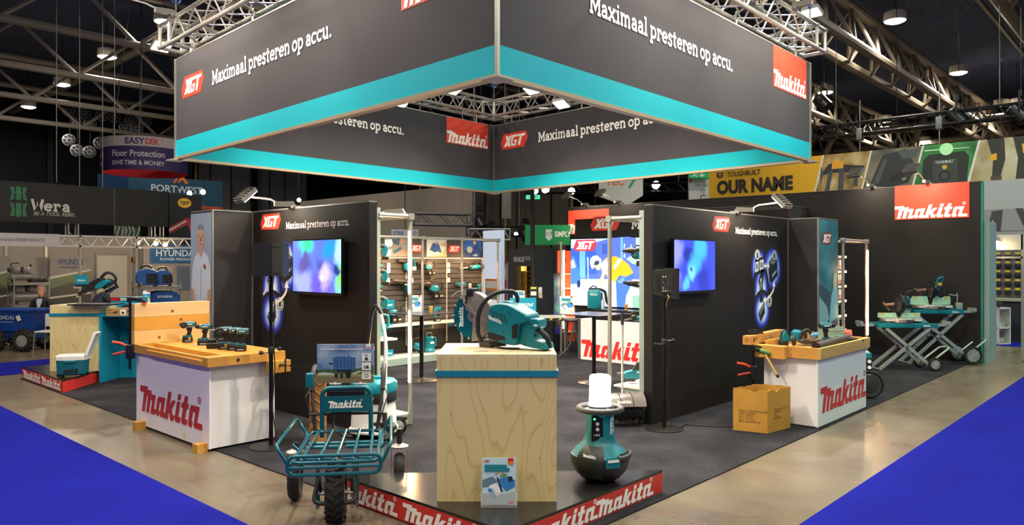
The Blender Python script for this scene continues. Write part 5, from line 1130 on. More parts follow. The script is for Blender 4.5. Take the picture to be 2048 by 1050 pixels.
# display riser on the plinth with a demolition hammer on a stand
dz = .185+1.012
dr = front('display_plate', 'flat black display plate on the plywood reception desk', 'tray', 160, 612, dz)
B().rbox(-.26, .42, .1, .5, 0, .02, .005).obj('tray', mat('#19191a', .4), dr)
B().cyl((.28, .3, .02), (.28, .3, .32), .008, n=8).obj('stand_rod', mat('#222222', .4), dr)
hm = thing('demolition_hammer', 'teal and black demolition hammer tilted on the reception desk', 'power tool', PD(194, 568, 11.75), RZ0)
hm.rotation_euler = (0, radians(-27), RZ0)
slabbody(smoothprof([(-.16, -.05), (-.12, .06), (.1, .07), (.14, .03), (.14, -.06), (-.1, -.08)], 1), -.06, .06, .02).obj('motor_housing', MK, hm)
slabbody(smoothprof([(-.05, -.06), (.02, -.01), (.18, .0), (.2, -.08), (.05, -.1)], 1), -.068, .068, .02).obj('side_cover', mat('#0f8191', .4), hm)
B().turn((-.16, 0, .0), (-1, 0, -.15), [(0, .05), (.08, .045), (.1, .035), (.17, .03), (.18, .018)], 16).obj('tool_holder', MK, hm)
B().tube([(-.33, 0, -.03), (-.38, 0, -.035)], .014, 8).obj('chuck_sleeve', mat('#c9c9c6', .3, .9), hm)
B().tube([(-.22, -.05, .05), (-.27, -.16, .08)], .013, 8).obj('side_handle', mat('#c9c9c6', .3, .8), hm)
B().tube(fillet([(.1, 0, .06), (.22, 0, .1), (.3, 0, .03), (.31, 0, -.08), (.2, 0, -.12)], .05), .022, 10).obj('rear_handle', MK, hm)
for x in (.12, .22): B().rbox(x-.045, x+.045, -.05, .05, -.2, -.1, .012).obj('battery', mat('#131315', .4), hm)
B().bx(.075, .265, -.0505, -.05, -.16, -.14).obj('battery_stripe', mat('#8f9396', .5), hm)
sg = thing('table_sign', 'small turquoise new sign beside the demolition hammer', 'sign', PD(163, 566, 11.8), RZ0+.15); B().cyl((0, .01, -.31), (0, .01, .05), .006, n=6).obj('stand_rod', MK, sg); B().bx(-.09, .09, 0, .004, -.02, .12).obj('card', mat('#0f86a0', .4), sg); B().bx(-.09, .09, .0, .004, -.075, -.02).obj('card_foot', MK, sg); slab('lettering', 'Nieuw', Fr((-.06, 0, .03), (1, 0, 0), (0, 0, 1), (0, -1, 0)), 0, 0, .12, M_WHT, sg, .002, .12)
# cartons on the desk
tz_ = .185+.875
def carton(px_, py_, z, w_, d, h, m, label, rot=0, strip=None, name='product_carton'):
    t = front(name, label, 'box', px_, py_, z, rot); bd = B().bx(-w_/2, w_/2, 0, d, 0, h).obj('box', m, t, smooth=0)
    if strip:
        f = Fr((-w_/2, 0, 0), (w_, 0, 0), (0, 0, h), (0, -1, 0)); prints(bd, f, strip, .0006, 'printed_front')
    return t
KR = '#c8242a'
c1 = carton(253, 624, tz_, .5, .2, .235, mat('#1289a8', .45), 'large turquoise tool carton with black top band on the desk', .0, [('#17181a', [rect(0, 1, .74, 1)]), (KR, [rect(0, .27, .77, .98)]), ('#23282c', [[(.25, .3), (.45, .5), (.75, .52), (.85, .3), (.7, .2), (.4, .25)]]), ('#d8edf2', [rect(.03, .2, .5, .6), rect(.03, .2, .36, .42), rect(.03, .2, .25, .3), rect(.3, .6, .88, .94), rect(.3, .85, .79, .84)])])
carton(238, 632, tz_, .37, .16, .115, mat('#a5824c', .6), 'flat brown carton in front of the turquoise one', 0, [('#e6e3da', [rect(.55, .78, .12, .85)]), ('#3c3420', [[(.25, .3), (.4, .35), (.48, .55), (.4, .62), (.27, .5)], rect(.05, .2, .7, .78), rect(.05, .22, .4, .44), circ(.66, .4, .06, 12, .16), rect(.82, .95, .6, .7)])])
carton(298, 633, tz_, .33, .18, .135, mat('#1289a8', .45), 'small turquoise carton at the right end of the desk', -.15, [('#17181a', [rect(0, 1, .86, 1)]), (KR, [rect(.02, .14, .88, .99), rect(.52, .68, .88, .99)]), ('#eef2f2', [rect(.28, .46, .5, .76), rect(.03, .2, .6, .68)]), ('#23282c', [[(.3, .2), (.42, .3), (.44, .1)], [(.75, .2), (.8, .65), (.85, .4)]])])
lf = front('standing_leaflet', 'blue and yellow leaflet standing on the small turquoise carton', 'leaflet', 290, 606, tz_+.137, .1)
B().bx(-.055, .055, .06, .066, 0, .19).obj('card', mat('#e6f0f4', .4), lf); prints(lf, Fr((-.055, .06, 0), (.11, 0, 0), (0, 0, .19), (0, -1, 0)), [('#2f8fc0', [rect(0, 1, .3, .75)]), ('#e9d22a', [circ(.6, .3, .3, 14, .25)]), ('#e9eef2', [[(.1, .4), (.5, .7), (.4, .4)]]), (KR, [rect(.6, 1, .9, 1)])], .0005)
for i, (x, y) in enumerate(((352, 619),)):
    q = front('clamp_end', 'red and black clamp end lying on the turquoise table end', 'clamp', x, y, tz_); B().cyl((0, 0, .02), (.14, .02, .02), .012, n=8).obj('bar', MK, q); B().cb((.14, .02, .02), (.06, .04, .03)).obj('pad', mat('#d8452a', .5), q); B().turn((.02, .0, .04), (0, 1, .4), [(-.02, .035), (.02, .035)], 14).obj('knob', mat('#a9a9a6', .4, .6), q)
# cooler box
co = front('cooler_box', 'teal and white portable cooler with raised lid on the red podium', 'cooler', 146, 752, .187, .25); co.scale = (.8, .8, .82)
B().loft([rr_ring(r, z, 6, 24, .72) for r, z in ((.2, .03), (.235, .06), (.25, .3))]).obj('tub', mat('#0c5f70', .4), co)
B().loft([rr_ring(r, z, 6, 24, .72) for r, z in ((.258, .3), (.262, .32), (.262, .37), (.245, .385))]).obj('rim', mat('#e6e6e2', .4), co)
fr_ = Fr((.25, 0, .38), (0, 1, 0), (.35, 0, .94), (.94, 0, -.35)); B().prism(rect(-.17, .17, 0, .42), fr_, -.02, .03).obj('lid', mat('#e6e6e2', .4), co, smooth=0)
B().rbox(-.1, .1, -.2, -.175, .26, .3, .01).obj('front_latch', mat('#0c6f84', .4), co); B().bx(-.1, .06, -.186, -.172, .09, .14).obj('control_panel', MK, co); B().bx(.08, .13, -.186, -.172, .08, .15).obj('power_socket', MK, co)
for x in (-.2, .2):
    for y in (-.1, .1): B().turn((x, y-.02, .035), (0, 1, 0), [(0, .036), (.04, .036)], 14).obj('wheel', MK, co)
# ================================================================== right workbench
rb = thing('workbench', 'right workbench with white sides and raised wooden rim', 'workbench')
B().bx(8.39, 9.98, 3.11, 3.72, .02, .775).obj('carcass', M_WHP, rb); B().bx(8.37, 10.0, 3.092, 3.11, .02, .78).obj('front_panel', mat('#dfe5e2', .45), rb)
B().bx(8.36, 10.02, 3.07, 3.76, .78, .845).obj('top_board', M_OAKX, rb)
B().bx(8.34, 10.02, 3.05, 3.085, .775, .9).obj('front_rim', mat('#c9a352', .42, var=.15, scale=5, stretch=(.12, 1, 1)), rb); B().bx(8.34, 8.375, 3.085, 3.42, .775, .9).obj('side_rim', M_OAK, rb); B().bx(9.99, 10.02, 3.085, 3.76, .775, .9).obj('side_rim', M_OAK, rb); B().bx(8.5, 9.99, 3.73, 3.76, .845, .93).obj('side_rim', M_OAK, rb)
B().bx(8.25, 8.375, 3.42, 3.79, .76, .9).obj('vise_block', M_OAK, rb)
for y, z in ((3.38, .87), (3.38, .81), (3.26, .87), (3.26, .81)): B().turn((8.34, y, z), (-1, 0, 0), [(0, .009), (.004, .007)], 8).obj('bolt_head', mat('#b5b2aa', .3, .8), rb)
FRB = facY(3.092, 8.37); a0 = PY(1641, 835, 3.092).x-8.37; a1 = PY(1737, 805, 3.092).x-8.37
logo('logo', FRB, a0, .16, a1-a0-.1, mat('#c8302a', .5), rb, .003, .95)
# beam with test holes lying across the bench end
p0 = G(1506, 696, .90); bm = thing('test_beam', 'wooden beam full of drilled holes lying across the bench end', 'timber', (G(1502, 690, .902)+Vector((0, .05, 0))), radians(4))
B().bx(0, 1.1, -.05, .05, 0, .10).obj('beam', mat('#c98f45', .5, var=.15, scale=5, stretch=(.15, 1, 1)), bm)
hl = [(.1, .05, .03), (.17, .06, .022), (.26, .07, .008), (.28, .03, .008), (.33, .06, .01), (.36, .03, .009), (.4, .07, .008), (.43, .04, .01), (.47, .06, .009), (.5, .03, .012), (.55, .07, .009), (.58, .04, .008), (.64, .05, .02), (.72, .03, .012)]
for u, v, r in hl: B().turn((u, -.0505, v), (0, 1, 0), [(0, r), (.001, r)], 12).obj('drilled_hole', mat('#54381a', .7), bm)
B().turn((-.0005, -.0, .05), (1, 0, 0), [(0, .03), (.001, .03)], 14).obj('drilled_hole', mat('#a87030', .7), bm)
for i, u in enumerate((.12, .26)):
    q = thing('clamp_jaw', ['left', 'right'][i]+' one of two black clamp jaws on the drilled beam', 'clamp', bm.location+Vector((u, .04, .102)), radians(-20)); B().prism([(0, 0), (.0, .05), (.05, .055), (.13, .02), (.16, 0), (.13, -.0)], Fr((0, 0, 0), (1, 0, 0), (0, 0, 1), (0, -1, 0)), -.015, .015).obj('jaw', MK, q, smooth=0); B().bx(0.01, .03, -.02, .02, 0.0, .004).obj('jaw_bar', MK, q)
cl2 = thing('bar_clamp', 'black bar clamp with orange handles hanging above the cardboard box', 'clamp', (8.2, 3.76, .84), RZ0); barclamp(cl2, .46)
# mallet hanging on the bench side
ml = thing('dead_blow_mallet', 'mallet with green head and wooden handle hanging on the bench', 'mallet', PX(1527, 706, 8.2), RZ0)
B().turn((-.05, 0, .03), (1, 0, -.35), [(0, .022), (.02, .028), (.11, .028), (.13, .022)], 14).obj('head', mat('#4c7a35', .5), ml); B().turn((-.07, 0, .04), (1, 0, -.35), [(-.025, .024), (.02, .024)], 14).obj('black_face', MK, ml)
B().tube([(.0, -.005, .01), (.07, -.03, -.12), (.14, -.05, -.25)], .013, 10).obj('handle', mat('#d9b56c', .45), ml); B().tube([(.135, -.049, -.24), (.15, -.053, -.27)], .0165, 10).obj('end_cap', MK, ml)
# cardboard box
bxo = thing('cardboard_box', 'open yellow brown cardboard box standing beside the right workbench', 'box', (G(1535, 867, .01)+Vector((.0, .0, 0))), 0)
e1 = (G(1467, 860, .01)-G(1535, 867, .01)); e2 = (G(1580, 855, .01)-G(1535, 867, .01)); e1 = Vector((e1.x, e1.y, 0)); e2 = Vector((e2.x, e2.y, 0)); e1 = e1.normalized()*.36; e2 = e2.normalized()*.46
hB = .455; CBM = mat('#b3852f', .7, var=.08, scale=6, bump=.05, bscale=30)
for a, b_ in ((Vector((0, 0, 0)), e1), (Vector((0, 0, 0)), e2), (e1, e1+e2), (e2, e1+e2)):
    u = (b_-a); L = u.length; fr_ = Fr(a, u.normalized(), (0, 0, 1)); top = [(L*(1-i/8), hB+random.uniform(-.006, .01)-(.03 if i == 5 and a.length < .01 else 0)) for i in range(9)]
    B().prism([(0, 0), (L, 0)]+top, fr_, -.003, .003).obj('box_side', CBM, bxo, smooth=0)
B().prism([(0, 0), (e1.x, e1.y), ((e1+e2).x, (e1+e2).y), (e2.x, e2.y)], Fr((0, 0, 0), (1, 0, 0), (0, 1, 0), (0, 0, 1)), .003, .008).obj('box_bottom', CBM, bxo, smooth=0)
f1 = Fr(e1, (-e1).normalized(), (0, 0, 1)); f1.n = Vector((f1.ux.y, -f1.ux.x, 0)); INK = mat('#4a3a1c', .7)
for i, s_ in enumerate(('ITEM NO. PGW-180910 CLEAR', 'SAFETY GLASSES', "Q'TY: 100 PCS", 'NW : 12 KGS', 'GW : 13.5 KGS', 'MEAS.: 54X38X48 CM')): text('stencil_text', s_, f1, .06, .22-i*.024, .021, INK, bxo, .005, .01, hs=1.0, width=min(.3, .0125*len(s_)))
f2 = Fr((0, 0, 0), e2.normalized(), (0, 0, 1)); f2.n = Vector((f2.ux.y, -f2.ux.x, 0))
for i, s_ in enumerate(('ITEM NO. PGW-180910 CLEAR', 'ACCESSORIES', 'NO.', 'C.T. NO.', 'MADE IN TAIWAN')): text('stencil_text', s_, f2, .12, .23-i*.024, .021, INK, bxo, .005, .01, width=min(.24, .011*len(s_)))
# ------------------------------------------------------------------ tools on the right bench
zt = .847
def gs(name, label, cat, px_, py_, rot=0, group='tools on the right workbench', z=zt): return front(name, label, cat, px_, py_, z, rot, group)
t = gs('circular_saw', 'small teal cordless saw standing upright at the bench front', 'power tool', 1568, 692, .3)
B().rbox(-.06, .04, -.04, .04, 0, .07, .012).obj('battery', MK, t); slabbody(smoothprof([(-.05, .07), (-.03, .16), (.0, .19), (.05, .12), (.1, .05), (.02, .06)], 1), -.035, .035, .012).obj('body', MT, t); B().tube(fillet([(-.04, 0, .09), (-.02, 0, .18), (.02, 0, .185), (.08, 0, .1)], .04), .018, 8).obj('handle', MDK, t); B().turn((.09, -.03, .065), (.5, -.5, .1), [(0, .06), (.02, .065), (.04, .05)], 18).obj('blade_guard', MDK, t)
t = gs('band_saw', 'portable band saw with grey steel frame lying on the bench', 'power tool', 1622, 690, -.1)
slabbody(smoothprof([(-.16, .02), (-.16, .07), (-.02, .075), (.12, .07), (.2, .05), (.2, .02), (.05, .005)], 1), -.11, .0, .015).obj('frame', mat('#4a4846', .35, .5), t); B().turn((.12, -.055, .01), (0, 0, 1), [(0, .085), (.03, .09), (.05, .08)], 20).obj('wheel_cover', mat('#3b3a39', .35, .5), t); B().tube(fillet([(-.13, .0, .05), (-.1, .0, .16), (-.04, .0, .19), (.0, .0, .14)], .04), .02, 8).obj('handle', MK, t); B().rbox(-.2, -.1, .0, .09, .05, .16, .015).obj('battery', MT, t); B().prism([(0, 0), (.1, 0), (.06, .09)], Fr((-.06, -.115, .06), (1, 0, 0), (0, 0, 1), (0, -1, 0)), 0, .004).obj('blade_shield', mat('#9aa09c', .3, .6), t)
t = gs('battery_radio', 'teal square sided tool standing behind the band saw', 'power tool', 1602, 680, .4); slabbody(smoothprof([(-.1, .0), (-.14, .1), (-.06, .15), (.02, .06), (.04, .0)], 1), -.05, .05, .012).obj('body', mat('#0f7f95', .4), t); B().rbox(-.02, .06, -.052, .052, .02, .1, .01).obj('battery', MK, t)
t = gs('cut_off_tool', 'short black and teal cutter lying in the bench middle', 'power tool', 1640, 680, 0); B().turn((-.12, 0, .05), (1, 0, .15), [(0, .03), (.05, .04), (.15, .04), (.2, .025)], 14).obj('body', mat('#2f7fae', .4), t); B().rbox(.06, .14, -.04, .04, .0, .07, .012).obj('battery', MK, t)
drill('cordless drill resting against the perforated steel block', G(1654, 690, zt), RZ0+.1, False, False, False, 'tools on the right workbench', s=1.15, sy=-1)
t = gs('steel_block', 'pale steel block with rows of bolts on the bench', 'test block', 1664, 682, .02); B().bx(-.16, .16, 0, .05, .01, .18).obj('plate', mat('#9db8a4', .35, .3), t)
for i in range(6):
    for z in (.05, .14): B().turn((-.12+i*.05, 0, z), (0, -1, 0), [(0, .012), (.012, .01), (.02, .006)], 8).obj('bolt', mat('#c6c8c2', .3, .8), t)
B().bx(-.16, .16, -.03, .08, 0, .01).obj('foot', mat('#9db8a4', .35, .3), t)
t = gs('grinder', 'small teal grinder lying at the bench far corner', 'power tool', 1702, 686, -.5); B().turn((-.12, 0, .05), (1, .2, -.05), [(0, .03), (.06, .035), (.14, .03), (.2, .025)], 12).obj('body', MDK, t); B().rbox(-.18, -.1, -.04, .04, .01, .09, .012).obj('battery', MT, t); B().turn((.1, .03, .035), (0, 0, 1), [(0, .05), (.01, .05)], 18).obj('disc_guard', MDK, t)
t = gs('dust_hose', 'thin black hose arching behind the steel block', 'hose', 1655, 679, 0); B().tube(fillet([(-.05, .03, .0), (-.02, .05, .16), (.06, .06, .2), (.14, .06, .15), (.2, .05, .0)], .06), .009, 7).obj('hose', MK, t); B().turn((.2, .05, .0), (0, 0, 1), [(0, .014), (.03, .012)], 8).obj('nozzle', MK, t)
t = thing('pipe_test_piece', 'long dark steel pipe lying along the bench rim', 'pipe', (8.5, 3.16, zt+.05), radians(2)); B().cyl((0, 0, 0), (1.3, .04, 0), .05, n=18, cap=False).obj('pipe_wall', mat('#4b3d38', .6, .3), t); B().turn((0, 0, 0), (1, .03, 0), [(.002, .046), (.003, .046)], 16).obj('pipe_bore', mat('#0c0a0a', .8), t)
# compressor behind the bench
cmp_ = front('air_compressor', 'teal wheeled compressor half hidden behind the right workbench', 'compressor', 1733, 795, .01, -.2)
B().rbox(-.22, .07, -.05, .25, .32, .62, .05).obj('housing', MT, cmp_); B().rbox(-.03, .06, -.06, -.04, .38, .55, .01).obj('control_panel', MK, cmp_)
for z in (.42, .5): B().turn((.02, -.065, z), (0, -1, 0), [(0, .024), (.01, .024)], 14).obj('gauge', M_WHT, cmp_)
w_ = tyre(B(), (.02, -.06, .19), .19, .05, 'y').obj('wheel', M_RUB, cmp_); B().turn((.02, -.08, .19), (0, 1, 0), [(0, .05), (.01, .13), (.03, .13), (.04, .05)], 18).obj('wheel_disc', mat('#2a302e', .5), w_)
B().cyl((-.22, .1, .2), (.08, .1, .2), .1, n=16).obj('air_tank', mat('#8fb5a6', .35, .4), cmp_); B().tube(fillet([(-.18, .2, .6), (-.18, .2, .75), (.0, .2, .75), (.0, .2, .6)], .04), .015, 8).obj('handle', MK, cmp_)
# ================================================================== mitre saws on folding stands
M_GS = mat('#a9b8ae', .35, .4)
def sawstand(label, px_, py_, k, Ltab, zt_, xl, big):
    t = front('saw_stand', label, 'saw stand', px_, py_, .01, -.03)
    B().rbox(-Ltab/2, Ltab/2, -.03, .03, zt_-.07, zt_, .008).obj('front_beam', mat('#0d7480', .4), t); B().rbox(-Ltab/2, Ltab/2, .3, .36, zt_-.07, zt_, .008).obj('rear_beam', mat('#0d7480', .4), t)
    for x in (-Ltab*.3, Ltab*.3): B().bx(x-.04, x+.04, -.03, .36, zt_, zt_+.015).obj('saw_mount', mat('#0d7480', .4), t)
    for s_ in (-1, 1):
        B().bx(min(s_*Ltab/2, s_*(Ltab/2+.28)), max(s_*Ltab/2, s_*(Ltab/2+.28)), .14, .19, zt_-.06, zt_-.02).obj('extension_arm', M_GS, t); B().bx(s_*(Ltab/2+.24)-.02, s_*(Ltab/2+.24)+.02, .05, .28, zt_-.03, zt_+.03).obj('work_support', M_GS, t)
    if big: lx = [(-.55, .0, .42, zt_-.08), (.5, .14, -.42, zt_-.08)]
    else: lx = [(-.47, .02, .38, zt_-.08), (.36, .1, -.36, zt_-.08)]
    for y in (.0, .33):
        for x0, z0, x1, z1 in lx:
            B().cb(((x0+x1)/2, y, (z0+z1)/2), (sqrt((x1-x0)**2+(z1-z0)**2), .022, .055), Matrix.Rotation(-atan2(z1-z0, x1-x0), 3, 'Y')).obj('scissor_leg', M_GS, t)
        B().turn(((lx[0][0]+lx[0][2])/2+.02, y-.04, (lx[0][1]+lx[0][3])/2+.02), (0, 1, 0), [(0, .018), (.08, .018)], 10).obj('pivot_bolt', mat('#4a4d4c', .4), t)
    B().tube([(lx[0][0], 0, .02), (lx[0][0]-.02, .16, .02), (lx[0][0], .33, .02)], .015, 7).obj('foot_bar', M_GS, t)
    B().cyl((-.28, .16, zt_-.1), (.05, .16, zt_*.45), .018, n=8).obj('gas_strut', MK, t)
    R = .165 if big else .115; x0 = lx[1][0]+.06
    for y in (-.08, .42):
        w_ = tyre(B(), (x0, y, R), R, .05, 'y').obj('wheel', M_RUB, t); B().turn((x0, y-.02, R), (0, 1, 0), [(0, .02), (.004, .02), (.015, R*.16), (.035, R*.16)], 14).obj('wheel_hub', mat('#b8c0bc', .35, .4), w_)
        B().turn((x0, y-.012, R), (0, 1, 0), [(0, R*.7), (.02, R*.7)], 22).obj('wheel_disc', mat('#8e9894', .4, .3), w_)
        for j in range(9): a = 2*pi*j/9; B().cb((x0+R*.42*cos(a), y-.016, R+R*.42*sin(a)), (R*.5, .008, .01), Matrix.Rotation(-a, 3, 'Y')).obj('spoke', mat('#c4ccc7', .35, .4), w_)
    B().cyl((x0, -.08, R), (x0, .42, R), .014, n=8).obj('axle', M_GS, t)
    B().tube(fillet([(x0, .02, R+.04), (x0+.28*k, .02, R+.26*k), (x0+.36*k, .16, R+.27*k), (x0+.28*k, .3, R+.26*k), (x0, .3, R+.04)], .05), .018, 8).obj('pull_handle', M_GS, t)
    text('beam_name', 'Makita', Fr((Ltab*.25, -.031, zt_-.05), (1, 0, 0), (0, 0, 1), (0, -1, 0)), 0, 0, .045, M_WHT, t, .002, .02)
    return t
def mitresaw(label, base, big):
    t = thing('mitre_saw', label, 'mitre saw', base, RZ0-.03); A = mat('#a9a7a2', .35, .6); MG = mat('#a9dcbc', .3, .1)
    B().turn((0, .12, 0), (0, 0, 1), [(0, .21), (.05, .21), (.07, .19)], 28).obj('turn_table', A, t); B().rbox(-.33, .33, .04, .22, .01, .065, .01).obj('base', A, t)
    B().bx(-.3, .3, .0, .03, .02, .05).obj('scale_plate', mat('#d9d6cf', .4), t); B().tube([(0, -.08, .03), (.06, -.2, .03)], .018, 8).obj('lock_handle', MK, t)
    hf = .18 if big else .11
    for s_ in (-1, 1):
        f_ = B().prism([(s_*.03, .07), (s_*.36, .07), (s_*.36, hf+.04), (s_*.06, hf+.04)], Fr((0, .2, 0), (1, 0, 0), (0, 0, 1), (0, -1, 0)), -.012, .012).obj('fence', MG, t, smooth=0)
        B().bx(s_*.28-.03, s_*.28+.03, .185, .19, hf, hf+.03).obj('yellow_tag', mat('#d9a32a', .5), f_)
    B().tube([(0, .34, .06), (0, .36, .2), (0, .34, .3)], [.05, .045, .04], 10).obj('arm_post', mat('#4a4848', .4, .4), t)
    zc = .34 if big else .3
    B().turn((-.02, .16, zc), (1, 0, 0), [(0, .16), (.04, .165), (.05, .1)], 26).obj('blade_housing', mat('#2a2b2d', .35, .5), t)
    B().turn((-.035, .16, zc), (1, 0, 0), [(0, .14), (.003, .14)], 26).obj('blade', mat('#9a9a98', .25, .9), t)
    B().rbox(.02, .16, .12, .28, zc-.02, zc+.14, .03).obj('motor', MT, t); B().tube([(-.18, .3, zc-.02), (-.06, .22, zc)], .03, 10).obj('side_motor', mat('#7c5a4a', .4, .3), t); B().tube([(-.2, .36, zc+.02), (-.1, .32, zc-.12)], .024, 10).obj('side_arm', mat('#6a6664', .4, .4), t)
    B().tube(fillet([(.03, .05, zc+.1), (.05, .02, zc+.22), (.16, .04, zc+.24), (.15, .1, zc+.12)], .04), .017, 8).obj('grip', MK if not big else MT, t)
    if big: B().ring((.14, .1, zc-.06), (1, .3, 0), .07, .014, 20, 8).obj('dust_hose', MK, t); B().rbox(.04, .14, .05, .14, zc+.08, zc+.13, .01).obj('battery', mat('#d9a32a', .5), t)
    else: B().ring((.02, .02, zc+.05), (0, 1, 0), .05, .012, 18, 8).obj('guard_ring', MK, t)
    return t
s1 = sawstand('nearer low folding saw stand with small wheels', 1815, 741, 1.0, 1.0, .80, 0, False)
s2 = sawstand('rear tall folding saw stand with big spoked wheels', 1878, 728, 1.0, .88, .98, 0, True)
for s_, big in ((s1, False), (s2, True)):
    R_ = Matrix.Rotation(s_.rotation_euler[2], 3, 'Z'); mitresaw('compact mitre saw with low fence on the nearer stand' if not big else 'large mitre saw with raised head on the rear stand', s_.location+R_@Vector((-.02, .06, (.815 if not big else .995))), big)
t = thing('work_clamp', 'grey vertical clamp block on the rear saw stand end', 'clamp', s2.location+Matrix.Rotation(RZ0, 3, 'Z')@Vector((.42, .1, .985)), RZ0); B().rbox(-.05, .05, -.04, .04, 0, .12, .01).obj('block', M_GS, t); B().cyl((-.03, 0, .1), (-.03, 0, .3), .009, n=8).obj('post', M_GS, t); B().cyl((-.03, 0, .25), (-.18, 0, .27), .009, n=8).obj('arm', M_GS, t); B().cyl((-.15, 0, .2), (-.15, 0, .34), .008, n=8).obj('screw', MK, t)
# ================================================================== pipe racks with light strips
M_PIPE = mat('#b9b7ad', .35, .7); M_SAGE = mat('#93a598', .45, .1); M_STRIP = mat('#ffe6c4', .5, emit=16)
def pipes(t, segs, r=.024):
    for a, b_ in segs: B().cyl(a, b_, r, n=12).obj('pipe', M_PIPE, t)
def joints(t, pts):
    for p in pts: B().cb(p, (.07, .07, .07)).obj('pipe_joint', M_PIPE, t)
def ledstrip(t, x, y, z0, z1, watt, dx=0, dy=0):
    B().cyl((x, y, z0), (x, y, z1), .012, n=8).obj('light_strip', M_STRIP, t)
    n = max(1, int((z1-z0)/.5))
    for i in range(n): light('POINT', 'strip_light', (x+dx, y+dy, z0+(i+.5)*(z1-z0)/n), watt/n, '#ffc98a', .04, t)
rl = thing('display_rack', 'pipe display rack with light strip at the end of the left wall', 'rack')
hx, hy = 5.43, 6.56
pipes(rl, [((hx, hy, .02), (hx, hy, 2.37)), ((hx, hy, 2.37), (4.99, hy, 2.37)), ((hx, hy, 2.37), (hx, 8.9, 2.37)), ((hx, 8.9, .02), (hx, 8.9, 2.37))]); joints(rl, [(hx, hy, 2.37), (hx, 8.9, 2.37)])
B().bx(4.95, 5.02, 6.57, 6.63, .02, 2.45).obj('upright', M_SAGE, rl); B().bx(4.945, 4.95, 6.55, 6.575, .02, 2.45).obj('slot_strip', MK, rl)
for k in range(30): B().bx(4.9455, 4.9495, 6.546, 6.55, .1+k*.078, .12+k*.078).obj('slot', mat('#56635a', .5), rl)
B().bx(5.0, 5.02, 6.63, 8.95, .1, 2.35).obj('back_panel', mat('#4a443c', .6), rl)
B().bx(5.0, 5.46, 6.56, 8.95, .02, .14).obj('base_plinth', M_SAGE, rl); B().bx(5.02, 5.3, 6.63, 8.9, .98, 1.0).obj('shelf', mat('#e2ddd0', .4), rl); B().bx(5.02, 5.3, 6.63, 8.9, .5, .52).obj('shelf', mat('#e2ddd0', .4), rl)
ledstrip(rl, hx-.03, hy-.02, 1.5, 2.2, 9, -.04, -.05); ledstrip(rl, hx-.03, hy-.02, .5, 1.3, 9, -.04, -.05)
rr = thing('display_rack', 'pipe display rack at the end of the right wall', 'rack')
pipes(rr, [((7.32, 5.15, .02), (7.32, 5.15, 2.37)), ((7.32, 5.15, 2.37), (7.32, 4.7, 2.37)), ((7.32, 5.15, 2.37), (10.8, 5.15, 2.37)), ((10.8, 5.15, .02), (10.8, 5.15, 2.37))]); joints(rr, [(7.32, 5.15, 2.37), (10.8, 5.15, 2.37)])
B().bx(7.31, 7.38, 4.66, 4.73, .02, 2.45).obj('upright', M_SAGE, rr); B().bx(7.4, 10.9, 4.66, 4.68, .1, 2.35).obj('back_panel', mat('#4a443c', .6), rr); B().bx(7.33, 10.9, 4.68, 5.1, .38, .40).obj('shelf', mat('#d9d6cc', .4), rr)
B().prism([(0, 0), (.42, 0), (.0, -.14)], Fr((7.345, 4.68, .38), (0, 1, 0), (0, 0, 1), (1, 0, 0)), 0, .01).obj('shelf_bracket', M_SAGE, rr, smooth=0)
wl((hx, hy+.1, 2.39), (5.0, 7.3, 2.33), (5.05, 7.6, 1.2), 'small arm floodlight on the left pipe rack, shining inward', 18, 1.1)
